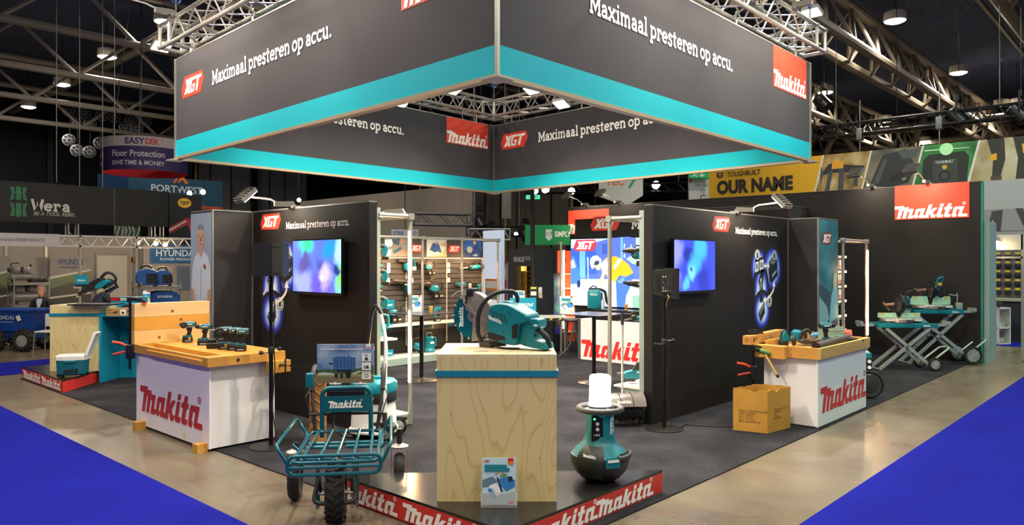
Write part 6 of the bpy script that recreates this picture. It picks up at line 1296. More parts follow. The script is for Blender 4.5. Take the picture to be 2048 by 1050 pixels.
# ------------------------------------------------------------------ tools
def slat_tool(kind, label, loc, s=1.0, flip=1, group='power tools on the slat wall', rz=0.0, dark=False):
    t = thing('power_tool', label, 'power tool', loc, rz, group); t.scale = (s*flip, s, s)
    T = mat('#14808c', .4); K = mat('#3a3430', .45); K2 = mat('#4c443d', .4, .3)
    if kind == 'dhammer':
        slabbody(smoothprof([(-.06, -.08), (-.1, .06), (-.02, .09), (.1, .08), (.12, -.06)], 1), -.05, .05).obj('housing', K, t); slabbody(smoothprof([(-.09, -.03), (-.06, .04), (.08, .03), (.08, -.06), (-.04, -.07)], 1), -.056, .0).obj('teal_cover', T, t)
        B().turn((-.08, 0, .05), (-1, 0, 0), [(0, .042), (.08, .04), (.1, .03), (.16, .025), (.17, .014)], 14).obj('tool_holder', K2, t); B().tube(fillet([(.08, 0, .07), (.2, 0, .07), (.2, 0, -.09), (.1, 0, -.09)], .04), .018, 8).obj('handle', K, t)
        for x in (.04, .14): B().rbox(x-.04, x+.04, -.04, .04, -.18, -.1, .012).obj('battery', mat('#2c2723', .4), t)
        for x in (.04, .14): B().bx(x-.025, x+.025, -.0405, -.04, -.15, -.13).obj('battery_mark', mat('#c9bfae', .5), t)
        B().tube([(-.05, 0, .1), (-.02, 0, .13), (.04, 0, .12)], .012, 7).obj('top_lever', K, t)
    elif kind == 'pistol':
        B().turn((.12, 0, .04), (-1, 0, .12), [(0, .035), (.03, .05), (.16, .05), (.2, .042), (.28, .038), (.3, .026), (.36, .022)], 14).obj('gear_housing', K, t); slabbody(smoothprof([(.0, .06), (.14, .07), (.18, .0), (.14, -.14), (.07, -.13), (.06, -.03)], 1), -.04, .04).obj('motor_housing', T, t); B().rbox(.05, .19, -.042, .042, -.2, -.14, .012).obj('battery', mat('#2c2723', .4), t); B().turn((-.03, -.05, .05), (0, -1, 0), [(0, .015), (.06, .02), (.1, .026), (.11, .02)], 12).obj('side_handle', K2, t)
    elif kind == 'boxy':
        slabbody(smoothprof([(-.05, .02), (.12, .03), (.12, -.14), (-.02, -.14)], 1), -.05, .05).obj('dust_unit', T, t); B().turn((.12, 0, .06), (-1, 0, 0), [(0, .035), (.05, .05), (.18, .045), (.24, .03), (.3, .02)], 14).obj('gear_housing', K, t); B().rbox(.13, .22, -.045, .045, -.12, -.05, .012).obj('battery', mat('#d9d2c6', .4), t); B().tube(fillet([(.1, 0, .08), (.2, 0, .08), (.21, 0, -.04)], .03), .017, 8).obj('handle', T, t)
    elif kind == 'saw':
        B().turn((.2, 0, 0), (-1, 0, -.08), [(0, .03), (.1, .045), (.2, .04), (.26, .03)], 12).obj('housing', T, t); B().tube(fillet([(.08, 0, .04), (.18, 0, .09), (.26, 0, .04), (.24, 0, -.02)], .03), .016, 8).obj('handle', K, t); B().prism([(-.06, .01), (-.3, -.03), (-.32, -.045), (-.06, -.025)], Fr((0, 0, 0), (1, 0, 0), (0, 0, 1), (0, -1, 0)), -.004, .004).obj('guide_bar', mat('#cfc8ba', .3, .8), t, smooth=0); B().turn((-.04, 0, 0), (-1, 0, 0), [(0, .045), (.04, .04), (.06, .025)], 12).obj('gear_case', K, t); B().tube([(-.02, -.03, .03), (-.1, -.04, .08), (-.16, -.03, .05)], .01, 7).obj('front_guard', K, t); B().rbox(.22, .29, -.035, .035, -.05, .03, .01).obj('battery', K2, t)
    elif kind == 'planer':
        slabbody(smoothprof([(-.16, -.05), (-.16, .0), (.0, .04), (.14, .02), (.14, -.06), (-.1, -.07)], 1), -.045, .045).obj('housing', T, t); B().prism([(-.06, .02), (.1, .0), (.1, .12), (-.0, .11)], Fr((0, 0, 0), (1, 0, 0), (0, 0, 1), (0, -1, 0)), -.01, .04).obj('dust_bag', K, t, smooth=0); B().tube([(-.16, 0, -.02), (-.22, 0, -.02)], .02, 8).obj('nose', K2, t); B().rbox(.04, .12, -.04, .04, -.12, -.05, .012).obj('battery', K2, t); B().rbox(-.1, -.02, -.03, .03, -.1, -.05, .01).obj('front_shoe', K2, t)
    elif kind == 'nailer':
        slabbody(smoothprof([(-.08, .1), (.08, .13), (.1, .1), (.06, .06), (-.02, .06), (-.03, -.06), (-.06, -.06)], 1), -.03, .03).obj('frame', T, t); B().rbox(-.11, -.075, -.025, .025, -.04, .13, .008).obj('magazine', K2, t); B().tube([(.06, 0, .1), (.05, 0, -.04)], .018, 8).obj('grip', K, t); B().rbox(-.05, .08, -.036, .036, -.13, -.07, .01).obj('battery', mat('#2c2723', .4), t); B().bx(-.03, .05, -.0365, -.036, -.115, -.1).obj('battery_mark', mat('#d9d2c6', .5), t)
    elif kind == 'blower':
        B().turn((.0, 0, 0), (1, 0, -.4), [(-.06, .04), (0, .06), (.08, .06), (.14, .03)], 14).obj('housing', T, t); B().tube(fillet([(-.06, 0, .0), (-.07, 0, .12), (.12, 0, .14)], .03), .016, 8).obj('handle', K2, t); B().rbox(.06, .16, -.05, .05, -.12, -.05, .012).obj('battery', mat('#2c2723', .4), t); B().tube([(.1, 0, -.03), (.17, 0, -.07)], .022, 8).obj('nozzle', K, t)
    elif kind == 'kettle':
        B().turn((0, 0, -.16), (0, 0, 1), [(0, .1), (.03, .11), (.06, .085), (.22, .08), (.24, .085), (.26, .06)], 18).obj('canister', T, t); B().tube(fillet([(.07, 0, .08), (.15, 0, .07), (.15, 0, -.06), (.08, 0, -.08)], .03), .016, 8).obj('side_handle', T, t); B().tube(fillet([(-.06, 0, .1), (-.06, 0, .16), (.06, 0, .16), (.06, 0, .1)], .03), .012, 8).obj('carry_handle', mat('#8d9296', .4, .4), t); B().bx(-.04, .04, -.09, -.08, -.02, .015).obj('printed_name', M_WHT, t)
    if kind not in ('kettle', 'blower'): B().bx(-.01, .05, -.0565, -.0555, .0, .016).obj('printed_name', M_WHT, t)
    return t
# ------------------------------------------------------------------ slat wall
SY = 10.9
sw = thing('slat_wall', 'dark slat wall with picture header full of hanging tools', 'display wall')
sx0 = 7.55; sx1 = PY(964, 500, SY).x
B().bx(sx0, sx1, SY+.02, SY+.06, .1, 2.32).obj('backing', mat('#2a2724', .6), sw)
M_SLAT = mat('#4a443e', .5, var=.04, scale=4); sl = None
for k in range(14):
    z = 1.92-k*.098
    if sl is None: sl = B().bx(0, sx1-sx0, 0, .02, -.083, 0).obj('slat', M_SLAT, sw); sl.location = (sx0, SY, z)
    else: share(sl, sw, (sx0, SY, z))
B().bx(sx0, sx1, SY-.03, SY+.02, 1.925, 1.945).obj('header_rail', mat('#e8dcc4', .4), sw)
B().bx(sx0, sx1, SY, SY+.02, 1.95, 2.31).obj('header_panel', mat('#4b4038', .55), sw)
SF = facY(SY, 0)
for px_ in (812, 893, 964):
    x = PY(px_, 500, SY).x; o = B().bx(x-.012, x+.012, SY-.012, SY, .3, 1.92).obj('slotted_strip', mat('#d9cfba', .4, .3), sw)
    for k in range(24): B().bx(x-.005, x+.005, SY-.013, SY-.0115, .34+k*.066, .37+k*.066).obj('slot', mat('#1a1714', .8), o)
def su(px_): return PY(px_, 500, SY).x
for px_ in (722, 820, 896): xgt(sw, SF, su(px_), 2.05, .33, .004, 1.1)
pi_ = 0
for a, b_ in ((769, 815), (853, 893), (928, 963)):
    u0, u1 = su(a), su(b_); f = Fr((u0, SY, 1.96), ((u1-u0), 0, 0), (0, 0, .34), (0, -1, 0))
    L_ = [[('#8d8478', [rect(0, 1, 0, 1)]), ('#e8eef2', [[(0, .9), (.4, .95), (.3, .55), (.0, .5)], [(0, .3), (.3, .4), (.25, .0), (0, 0)]]), ('#4a5a66', [[(.3, .95), (.7, 1), (.6, .6), (.35, .7)]]), ('#b98a68', [circ(.75, .85, .12), [(.6, .3), (.9, .15), (.95, .25), (.65, .42)]]), ('#2f6a74', [[(.35, .3), (.7, .55), (.75, .4), (.4, .15)]])],
          [('#cfd2c6', [rect(0, 1, 0, 1)]), ('#c9a87a', [[(.0, .0), (.8, .2), (1, .6), (1, 0)], [(.6, .7), (1, .9), (1, .55)]]), ('#35558f', [[(.15, .4), (.3, .8), (.6, .75), (.7, .4), (.4, .25)]]), ('#c08f72', [circ(.5, .8, .09)]), ('#1d7a8a', [[(.5, .45), (.75, .35), (.7, .22), (.5, .32)]])],
          [('#2f5fae', [rect(0, 1, 0, 1)]), ('#16335f', [rect(0, 1, 0, .4)]), ('#26417c', [[(.5, .0), (.55, .7), (.75, .78), (.9, .5), (.9, 0)]]), ('#d9c62a', [circ(.58, .88, .09, 12, .08)]), ('#b98a70', [circ(.6, .78, .06)]), ('#9aa6a0', [circ(.3, .45, .16, 14, .2), [(.45, .1), (.75, .2), (.7, .05)]])]][pi_]
    pp = B().bx(u0, u1, SY-.004, SY, 1.96, 2.3).obj('header_photo', mat('#777777', .5), sw); prints(pp, f, L_, .0055, 'photo_print'); pi_ += 1
# pipe frame and shelves in front of it
pf = thing('pipe_rack', 'galvanised pipe frame standing in front of the slat wall', 'pipe frame')
py_ = 10.42; xs = [PY(x, 600, py_).x for x in (755, 845, 924, 996)]
pipes(pf, [((x, py_, .02), (x, py_, 2.3)) for x in xs]+[((xs[0]-.4, py_, 2.3), (xs[-1], py_, 2.3)), ((xs[-1], py_, 2.3), (xs[-1], 10.86, 2.3))]); joints(pf, [(x, py_, 2.3) for x in xs])
for i, x in enumerate(xs[:3]):
    B().cyl((x-.12 if i else x+.2, py_+.04, 1.55), (x-.12 if i else x+.2, py_+.04, 2.22), .008, n=6).obj('light_strip', M_STRIP, pf) if False else None
sb_ = thing('shelf_unit', 'pale shelf unit with plinth below the slat wall', 'shelf')
B().bx(sx0, sx1, 10.45, 10.88, .02, .14).obj('plinth', M_SAGE, sb_); B().bx(sx0, sx1, 10.45, 10.88, .14, .165).obj('base_shelf', mat('#d5d6cc', .4), sb_); B().bx(sx0, sx1, 10.5, 10.88, .70, .725).obj('shelf', mat('#e4dccb', .4), sb_)
for x in (sx0, (sx0+sx1)/2, sx1-.02): B().bx(x, x+.02, 10.52, 10.9, .62, .70).obj('bracket', M_SAGE, sb_)
light('POINT', 'shelf_light', (su(868), 10.7, .66), 2.0, '#ffc98a', .05, sb_)
for x_ in (su(790), su(870), su(940)):
    light('AREA', 'shelf_light', (x_, 10.45, 1.9), 6.5, '#ffca90', .25, sb_, target=(x_, 10.95, 1.3))
def onwall(px_, py__, dy=-.09): p = PY(px_, py__, SY+dy); return p
for kind, x, y, s_, lab in (('boxy', 812, 528, 1.0, 'boxy teal rotary hammer at upper left of the slat wall'), ('pistol', 806, 570, 1.05, 'pistol grip hammer below the boxy one, left of the light strip'), ('dhammer', 855, 532, .95, 'upper twin battery hammer in the slat wall middle'), ('dhammer', 866, 574, 1.25, 'lower and larger twin battery hammer in the slat wall middle'), ('dhammer', 783, 622, 1.15, 'dark twin battery hammer low at left on the slat wall'), ('saw', 944, 533, 1.1, 'pruning saw with long bar at upper right of the slat wall'), ('planer', 922, 566, .8, 'teal planer with dust bag under the pruning saw'), ('pistol', 952, 570, .7, 'small pistol grip drill at the slat wall right end'), ('nailer', 757, 540, .9, 'teal tool at the slat wall left edge, upper one'), ('nailer', 757, 582, .9, 'teal tool at the slat wall left edge, lower one')):
    slat_tool(kind, lab, onwall(x, y), s_)
q = PY(873, 652, 10.65); slat_tool('nailer', 'upright teal nailer standing on the white shelf', (q.x, 10.65, .727+.145), 1.1)
q = PY(858, 700, 10.65); slat_tool('kettle', 'teal canister shaped machine on the base shelf', (q.x, 10.65, .168+.18), 1.1); q = PY(834, 703, 10.6); slat_tool('blower', 'small teal blower on the base shelf beside the canister', (q.x, 10.62, .168+.14), 1.1)
ci = 0
cards = [('left column, top card', 777, 531), ('left column, second card', 777, 541), ('left column, third card', 776, 561), ('middle column, top card', 897, 530), ('middle column, second card', 897, 541), ('middle column, third card', 897, 560), ('right end, lone card', 940, 571), ('left column, bottom card', 823, 561)]
for lab, x, y in cards:
    q = onwall(x, y, -.012); tag(B().bx(q.x-.04, q.x+.04, q.y-.004, q.y, q.z-.045, q.z+.045).obj('price_card', mat('#efe9df', .5)), 'white price card on the slat wall, '+lab, 'price card', 'price cards on the slat wall')
def newsign(px_, py__, Y, w_, label, h=None, foot=False):
    q = PY(px_, py__, Y); h = h or w_*.55; t = thing('table_sign', label, 'sign', (q.x, Y, q.z), -.1); B().bx(-w_/2, w_/2, -.004, 0, 0, h).obj('card', mat('#0f86a0', .4), t); slab('lettering', 'Nieuw', Fr((-w_*.36, -.004, h*.3), (1, 0, 0), (0, 0, 1), (0, -1, 0)), 0, 0, w_*.72, M_WHT, t, .002, .12)
    B().bx(-w_/2, w_/2, 0, .06, -.002, .0).obj('card_foot', MK, t); return t
newsign(776, 660, 10.6, .2, 'turquoise new sign on the white shelf beside the left rack'); newsign(777, 712, 10.55, .2, 'turquoise new sign low on the base shelf'); newsign(902, 652, 10.6, .18, 'turquoise new sign on the shelf behind the cutter blade')
# tools inside the left rack
def hedge(label, loc, rz):
    t = thing('hedge_trimmer', label, 'power tool', loc, rz); B().bx(-.012, .012, -.003, .003, 0, .62).obj('guide_bar', mat('#8a7448', .4, .7), t)
    for k in range(14):
        z = .03+k*.043
        for s_ in (-1, 1): B().cb((s_*.022, 0, z+.01*s_), (.034, .005, .01)).obj('blade_tooth', mat('#a8905a', .4, .7), t)
    return t
hedge('hanging hedge trimmer blade beside the vacuum wand', (5.13, 6.72, .42), RZ0).rotation_euler = (0, radians(-7), RZ0)
slat_tool('kettle', 'small teal saw standing on the left rack shelf', (5.16, 6.85, 1.0+.18), 1.0, 1, 'tools in the left rack', RZ0)
for i, (z, lab) in enumerate(((1.42, 'red tipped tool peeping out above the left rack shelf'), (1.72, 'dark round tool end peeping out of the left rack, lower'), (2.0, 'dark round tool end peeping out of the left rack, upper'))):
    slat_tool('pistol', lab, (5.1, 6.7, z), .6, 1, 'tools in the left rack', RZ0)
newsign(776, 617, 7.05, .17, 'turquoise new sign on the left rack shelf', .1)
for i, (z, lab) in enumerate(((1.95, 'upper tool hanging in the right rack beside the upright'), (1.55, 'middle tool hanging in the right rack beside the upright'), (1.2, 'lower tool hanging in the right rack beside the upright'))):
    slat_tool(['dhammer', 'pistol', 'saw'][i], lab, (7.47, 4.86, z), .8, 1, 'tools in the right rack', RZ0+.4)
slat_tool('planer', 'teal saw lying on the right rack shelf', (7.6, 4.95, .402+.13), 1.1, 1, 'tools in the right rack', RZ0)
# power brush and its pole
pb = front('power_brush', 'rotating floor brush with dark guard behind the work light', 'sweeper', 1248, 850, .01, .1)
n_ = 18; b = B(); prof = [(.19*cos(radians(a)), .19*sin(radians(a))) for a in range(20, 171, 15)]
fr_ = Fr((-.2, .02, .17), (0, -1, 0), (0, 0, 1), (1, 0, 0)); rings = [[fr_(u, v, d) for u, v in prof] for d in (0, .13, .14, .27, .28, .42)]; b.loft(rings, False, False); b.obj('guard', mat('#6b6560', .4, .3), pb)
for d in (.135, .275): B().tube([fr_(u*1.02, v*1.02, d) for u, v in prof], .005, 6).obj('guard_seam', MK, pb)
B().turn((-.19, .02, .165), (1, 0, 0), [(0, .11), (.41, .11)], 18).obj('brush_core', MK, pb)
br = B(); random.seed(3)
for k in range(420):
    a = random.uniform(0, 2*pi); x = random.uniform(-.19, .21); r1 = random.uniform(.14, .165); a2 = a+random.uniform(-.2, .2)
    br.cyl((x, .02+.1*cos(a), .165+.1*sin(a)), (x+random.uniform(-.02, .02), .02+r1*cos(a2), .165+r1*sin(a2)), .005, .002, 4)
br.obj('bristles', mat('#23211f', .7), pb, kind='stuff')
logo('logo', Fr((-.12, -.15, .27), (1, 0, 0), (0, .35, .93), (0, -.93, .35)), 0, 0, .17, M_WHT, pb, .01, 1, False)
B().cyl((.0, .08, .3), (.03, .2, 1.15), .014, n=10).obj('drive_pole', mat('#cfcfca', .35, .5), pb); B().cyl((.029, .19, 1.12), (.033, .215, 1.25), .018, n=10).obj('pole_grip', MK, pb); B().cyl((.02, .163, .72), (.023, .173, .84), .0148, n=10).obj('yellow_sticker', mat('#e0c82a', .5), pb)
# ================================================================== back kiosk with light box
kx = 11.95
kk = thing('kiosk_wall', 'black kiosk wall with headline above the light box', 'partition')
ky1 = PX(1150, 500, kx).y; B().bx(kx, kx+.1, 4.9, ky1, .02, 2.72).obj('panel', M_BW, kk)
FK = facX(kx, ky1)
def ku(x, y, X=kx): p = PX(x, y, X); return ky1-p.y, p.z
u0, z0 = ku(1181, 462); u1, _ = ku(1241, 462); xgt(kk, FK, u0, z0, u1-u0); u0, z0 = ku(1263, 458); slab('lettering', 'Maximaal presteren', FK, u0, z0, 2.2, M_WHT, kk, .006, .12, 1.1)
lx = 11.8; ly1 = PX(1142, 550, lx).y; ly0 = PX(1288, 550, lx).y
lbx = thing('light_box', 'glowing light box picture of a construction worker', 'light box')
z0, z1 = PX(1215, 613, lx).z, PX(1215, 477, lx).z; Wd = ly1-ly0; Hd = z1-z0
B().bx(lx, lx+.12, ly0, ly1, z0, z1).obj('frame', mat('#c9ccd0', .4, .4), lbx); B().bx(lx-.02, lx+.1, ly0-.12, ly0, z0, z1).obj('side_fabric', mat('#1a8a96', .5), lbx)
E_ = lambda c, e=1.15: mat(c, .5, emit=e)
fL = Fr((lx, ly1, z0), (0, -Wd, 0), (0, 0, Hd), (-1, 0, 0))
def Q(pts): return [((x-128)/(948-128), (895-y)/(895-105)) for x, y in pts]     # zoomed photo crop -> picture
prints(lbx, fL, [(E_('#a9d4f2'), [rect(0, 1, 0, 1)]), (E_('#4a63c0'), [Q([(128, 215), (420, 145), (600, 100), (780, 90), (865, 110), (865, 250), (948, 260), (948, 580), (128, 580)])]), (E_('#2f55b0'), [Q([(128, 215), (230, 190), (420, 150), (430, 520), (128, 520)])]),
    (E_('#5f9fe0'), [Q([(230, 115), (300, 110), (300, 570), (235, 570)]), Q([(700, 95), (725, 95), (722, 340), (702, 340)])]), (E_('#1f3a8f'), [Q([(502, 170), (516, 168), (516, 285), (502, 287)]), Q([(530, 166), (545, 164), (545, 280), (530, 282)]), Q([(562, 160), (576, 158), (576, 272), (562, 274)])]), (E_('#9fc8ee'), [Q([(735, 170), (750, 168), (750, 215), (735, 217)]), Q([(808, 180), (820, 180), (820, 225), (808, 225)]), Q([(735, 285), (750, 283), (750, 330), (735, 332)])]),
    (E_('#e6f0fa'), [Q([(128, 590), (480, 580), (948, 575), (948, 895), (128, 895)])]), (E_('#bcd6f2'), [Q([(128, 690), (500, 660), (948, 640), (948, 700), (500, 740), (128, 760)])]),
    (E_('#3f6fae'), [Q([(128, 330), (165, 300), (200, 400), (225, 480), (245, 560), (243, 640), (235, 685), (205, 680), (200, 640), (128, 650)])]), (E_('#9fd0d8'), [Q([(128, 380), (160, 340), (190, 440), (140, 460)])]), (E_('#16305f'), [circ(*Q([(225, 640)])[0], .025, 14, .06)]), (E_('#d9e2ea'), [Q([(325, 320), (338, 320), (340, 590), (333, 590)])]),
    (E_('#8fa9a0'), [Q([(760, 340), (850, 290), (940, 320), (930, 420), (830, 400)])]), (E_('#6f9a8a'), [Q([(830, 760), (948, 740), (948, 895), (830, 895)])]),
    (E_('#3a62b8'), [Q([(650, 590), (700, 530), (835, 520), (825, 620), (765, 760), (750, 895), (660, 895), (655, 720)])]), (E_('#5f86cf'), [Q([(665, 600), (740, 545), (745, 610), (690, 625)])]),
    (E_('#c3ccda'), [Q([(480, 400), (540, 340), (590, 350), (585, 450), (520, 540), (500, 640), (470, 620), (500, 500)])]), (E_('#e8b48c'), [Q([(478, 560), (520, 540), (515, 640), (480, 660), (465, 640)]), Q([(400, 420), (470, 400), (480, 470), (440, 470)])]),
    (E_('#ff9a1e'), [Q([(540, 330), (650, 312), (720, 345), (790, 410), (840, 500), (760, 545), (690, 530), (640, 615), (545, 540), (540, 480), (590, 455)])]), (E_('#e6ecd9'), [Q([(680, 340), (725, 350), (640, 470), (625, 440)]), Q([(545, 480), (585, 500), (580, 530), (545, 515)])]),
    (E_('#f2efe8'), [Q([(360, 390), (365, 340), (400, 305), (445, 305), (480, 340), (440, 370), (400, 400), (405, 455), (380, 455)])]), (E_('#2a3a3a'), [circ(*Q([(436, 388)])[0], .03, 14, .035)]), (E_('#f0d8c4'), [Q([(470, 345), (490, 345), (485, 440), (470, 440)])])], .002)
# badge on the light box
b = B(); u_, v_, w_ = .045, .82, .33
b.poly([(u_+x*w_, v_+y*w_*1.02*Wd/Hd) for x, y in HEX], fL, .014); bp_ = b.obj('badge', E_('#d93a48', .9), lbx, smooth=0); b = B()
for i, pl_ in enumerate(XGT): b.poly([(u_+x*w_, v_+y*w_*1.02*Wd/Hd) for x, y in pl_], fL, .016+.0002*i)
b.obj('badge_letters', E_('#ffffff', 1.0), bp_, smooth=0)
# counter of the kiosk
kc = thing('kiosk_counter', 'white counter with big red logo under the light box', 'counter')
cx_ = 11.27; cy1 = PX(1158, 680, cx_).y; zc_ = PX(1200, 640, cx_).z
B().bx(cx_, cx_+.45, 4.95, cy1, .02, zc_).obj('front', M_WHP, kc); B().bx(cx_-.01, cx_+.0, cy1-.04, cy1+.02, .02, zc_+.0).obj('edge', mat('#4a4d50', .4), kc)
B().bx(cx_-.0, cx_+.5, 4.95, cy1-.3, zc_, zc_+.19).obj('upper_block', mat('#1d1b1c', .4), kc)
FC = facX(cx_, cy1); logo('logo', FC, cy1-PX(1163, 700, cx_).y, .08, 1.62, mat('#d9302a', .5), kc, .003, 1.0)
# things on the counter
zk = zc_+.192
def onc(px_, X=11.55): return (X, PX(px_, 600, X).y, zk)
bp = thing('backpack_vacuum', 'teal backpack vacuum with black straps before the light box', 'vacuum cleaner', onc(1188), RZ0)
B().loft([rr_ring(r, z, 4, 20, .8) for r, z in ((.11, 0), (.125, .03), (.13, .25), (.12, .33), (.09, .36))]).obj('tank', mat('#0d7d88', .4), bp); B().rbox(-.1, .1, -.02, .08, .34, .39, .02).obj('top_cover', MK, bp); text('printed_name', 'Makita', Fr((-.08, -.105, .25), (1, 0, 0), (0, 0, 1), (0, -1, 0)), 0, 0, .05, M_WHT, bp, .004, .02)
B().tube(fillet([(.1, .05, .36), (.22, .05, .33), (.25, .05, .1), (.36, .05, .0)], .08), .03, 10).obj('hose', MK, bp); B().rbox(.12, .17, .0, .1, .02, .3, .02).obj('back_pad', MK, bp); B().tube([(-.08, .05, .37), (-.02, .05, .43), (.06, .05, .4)], .013, 8).obj('carry_loop', MK, bp)
bt_ = thing('water_bottle', 'clear water bottle beside the backpack vacuum', 'bottle', onc(1206, 11.45)); B().turn((0, 0, 0), (0, 0, 1), [(0, .03), (.01, .034), (.15, .034), (.18, .015), (.2, .014)], 14).obj('bottle', mat('#cfe0ee', .1, trans=.6), bt_); B().turn((0, 0, .2), (0, 0, 1), [(0, .015), (.015, .015)], 12).obj('cap', mat('#2f5fc0', .4), bt_)
cp_ = thing('paper_cup', 'brown paper cup standing before the light box', 'cup', onc(1252, 11.5)); B().turn((0, 0, 0), (0, 0, 1), [(0, .028), (.1, .038), (.105, .039)], 16).obj('cup', mat('#c9954c', .6), cp_); B().turn((0, 0, .02), (0, 0, 1), [(0, .031), (.03, .034)], 16).obj('sleeve', mat('#8a5a2c', .6), cp_)
# ------------------------------------------------------------------ high tables
def hightable(px_, py__, label, zt_=1.07, s_=.78):
    t = thing('bar_table', label, 'table', G(px_, py__, .01), 0); B().rbox(-s_/2, s_/2, -s_/2, s_/2, zt_-.022, zt_-.01, .004).obj('table_top', mat('#27282c', .25), t); B().cyl((0, 0, .02), (0, 0, zt_-.02), .03, n=16).obj('column', mat('#161617', .35, .4), t); B().turn((0, 0, 0), (0, 0, 1), [(0, .25), (.012, .25), (.025, .1), (.06, .045)], 30).obj('base', mat('#6a6662', .25, .8), t); return t
tl = hightable(843, 762, 'dark square bar table in front of the slat wall'); tr_ = hightable(1188, 766, 'dark square bar table in front of the light box')
bs2 = thing('brochure_holder', 'brochure in clear holder on the bar table before the slat wall', 'brochure', tl.location+Vector((-.05, .1, 1.061)), RZ0); brochure(bs2, .19, .26)
bs3 = thing('brochure_holder', 'brochure in clear holder on the bar table before the light box', 'brochure', tr_.location+Vector((-.3, .28, 1.061)), RZ0+.2); brochure(bs3, .2, .26)
c2 = thing('paper_cup', 'small brown cup beside the brochure on the left bar table', 'cup', tl.location+Vector((.12, -.08, 1.061))); B().turn((0, 0, 0), (0, 0, 1), [(0, .024), (.09, .034)], 14).obj('cup', mat('#a8843c', .6), c2); B().turn((0, 0, .088), (0, 0, 1), [(0, .035), (.006, .035)], 14).obj('rim', mat('#c9a45c', .6), c2)
st = front('bar_stool', 'grey curved tube stool half behind the right bar table', 'stool', 1140, 716, .01, 0)
B().tube(fillet([(-.2, .1, .02), (.0, .05, .2), (.1, .05, .7)], .25, 6), .02, 8).obj('leg', mat('#5a5a58', .4, .5), st); B().tube(fillet([(.0, .35, .02), (-.05, .3, .4), (-.02, .25, .72)], .2, 6), .02, 8).obj('leg', mat('#5a5a58', .4, .5), st); B().tube(fillet([(.25, .0, .02), (.15, .1, .3), (.1, .15, .72)], .2, 6), .02, 8).obj('leg', mat('#5a5a58', .4, .5), st); B().turn((.05, .15, .70), (0, 0, 1), [(0, .14), (.02, .17), (.05, .16)], 20).obj('seat', mat('#3a3a3a', .5), st)
# ================================================================== background, left
class Cyl_:
    """frame wrapped on a vertical cylinder"""
    def __init__(s, c, r, a0): s.c = Vector(c); s.r = r; s.a0 = a0; s.ux = s.uy = s.n = None
    def __call__(s, u, v, d=0.0):
        a = s.a0+u/s.r; return s.c+Vector(((s.r+d)*cos(a), (s.r+d)*sin(a), v))
# black hand tool banner
WY = 22.5
wb = thing('fascia_banner', 'long black fascia banner with green tool emblem at upper left', 'banner')
x1 = PY(336, 420, WY).x; z0, z1 = PY(100, 446, WY).z, PY(100, 367, WY).z
xs_ = PY(229, 420, WY).x; xa = PY(-60, 420, WY).x-5
B().bx(xa, xs_-.01, WY, WY+.15, z0, z1).obj('banner_panel', mat('#1a1a1c', .7), wb); B().bx(xs_+.01, x1, WY, WY+.15, z0, z1).obj('banner_panel', mat('#1a1a1c', .7), wb); B().bx(xs_-.01, xs_+.01, WY+.01, WY+.15, z0, z1).obj('seam_profile', mat('#6a6a68', .4, .5), wb)
FWb = facY(WY, 0)
def wy(x, y): p = PY(x, y, WY); return p.x, p.z
a0, b0 = wy(62, 421); a1, _ = wy(150, 424)
strokes_w = [[(.0, .72), (.16, .06), (.3, .5), (.44, .06), (.6, .72)], [(-.06, .68), (.1, .68)], [(.5, .68), (.66, .68)]]
sc = (a1-a0)/2.55; b = B(); strokes(b, strokes_w, .15, FWb, a0+.06*sc, b0, sc, .006)
def gl(x, lines): strokes(b, lines, .13, FWb, a0+x*sc, b0, sc, .006)
gl(.72, SLAB['e'][1]); gl(1.25, SLAB['r'][1]); gl(1.76, [[(px_, py_) for px_, py_ in ln] for ln in SLAB['a'][1]]); b.obj('lettering', mat('#c3bfc0', .6), wb, smooth=0)
u0, v0 = wy(67, 430); u1, _ = wy(150, 431); text('slogan', 'BE A TOOL REBEL', FWb, u0, v0, .13, mat('#a9a7a8', .6), wb, .006, .01, u1-u0, .3)
ec, ez = wy(37, 403); kx_ = .011
for s_, zz in ((1, ez+.04), (-1, ez-.04)):
    P_ = lambda pts: [(ec+x, zz+s_*y) for x, y in pts]
    prints(wb, FWb, [('#1f6a48', [P_([(-.06, 0), (.06, 0), (.06, .32), (.03, .36), (-.03, .36), (-.06, .32)]), P_([(-.2, -.02), (-.1, .02), (-.09, .34), (-.19, .34), (-.15, .16)]), P_([(.2, -.02), (.1, .02), (.09, .34), (.19, .34), (.15, .16)]), P_([(-.12, .18), (.12, .18), (.12, .21), (-.12, .21)])])], .004, 'emblem')
# truss legs under that banner
for i, px_ in enumerate((144, 315)):
    p = PY(px_, 470, WY+.1); boxtruss_v = thing('truss_tower', ['left', 'right'][i]+' silver truss leg below the black fascia banner', 'truss', (p.x, WY+.1, 0))
    for x in (-.12, .12):
        for y in (-.12, .12): B().cyl((x, y, 0), (x, y, z0), .022, n=8).obj('chord', M_TRU, boxtruss_v)
    for k in range(int(z0/.3)):
        s_ = 1 if k % 2 else -1
        B().cyl((-.12*s_, -.12, k*.3), (.12*s_, -.12, k*.3+.3), .01, n=5).obj('brace', M_TRU, boxtruss_v); B().cyl((.12, -.12*s_, k*.3), (.12, .12*s_, k*.3+.3), .01, n=5).obj('brace', M_TRU, boxtruss_v)
p0, p1 = wy(230, 452), wy(282, 474); tag(B().bx(p0[0], p1[0], WY+.05, WY+.08, p1[1], z0-.0).obj('poster', ramp_mat('tattoo_print', 'wave', 3, [(.3, '#23302c'), (.5, '#4f6a5c'), (.7, '#8a9088')], .6, 0, (1, 1, 1), 9)), 'green grey swirl poster under the black fascia banner', 'poster')
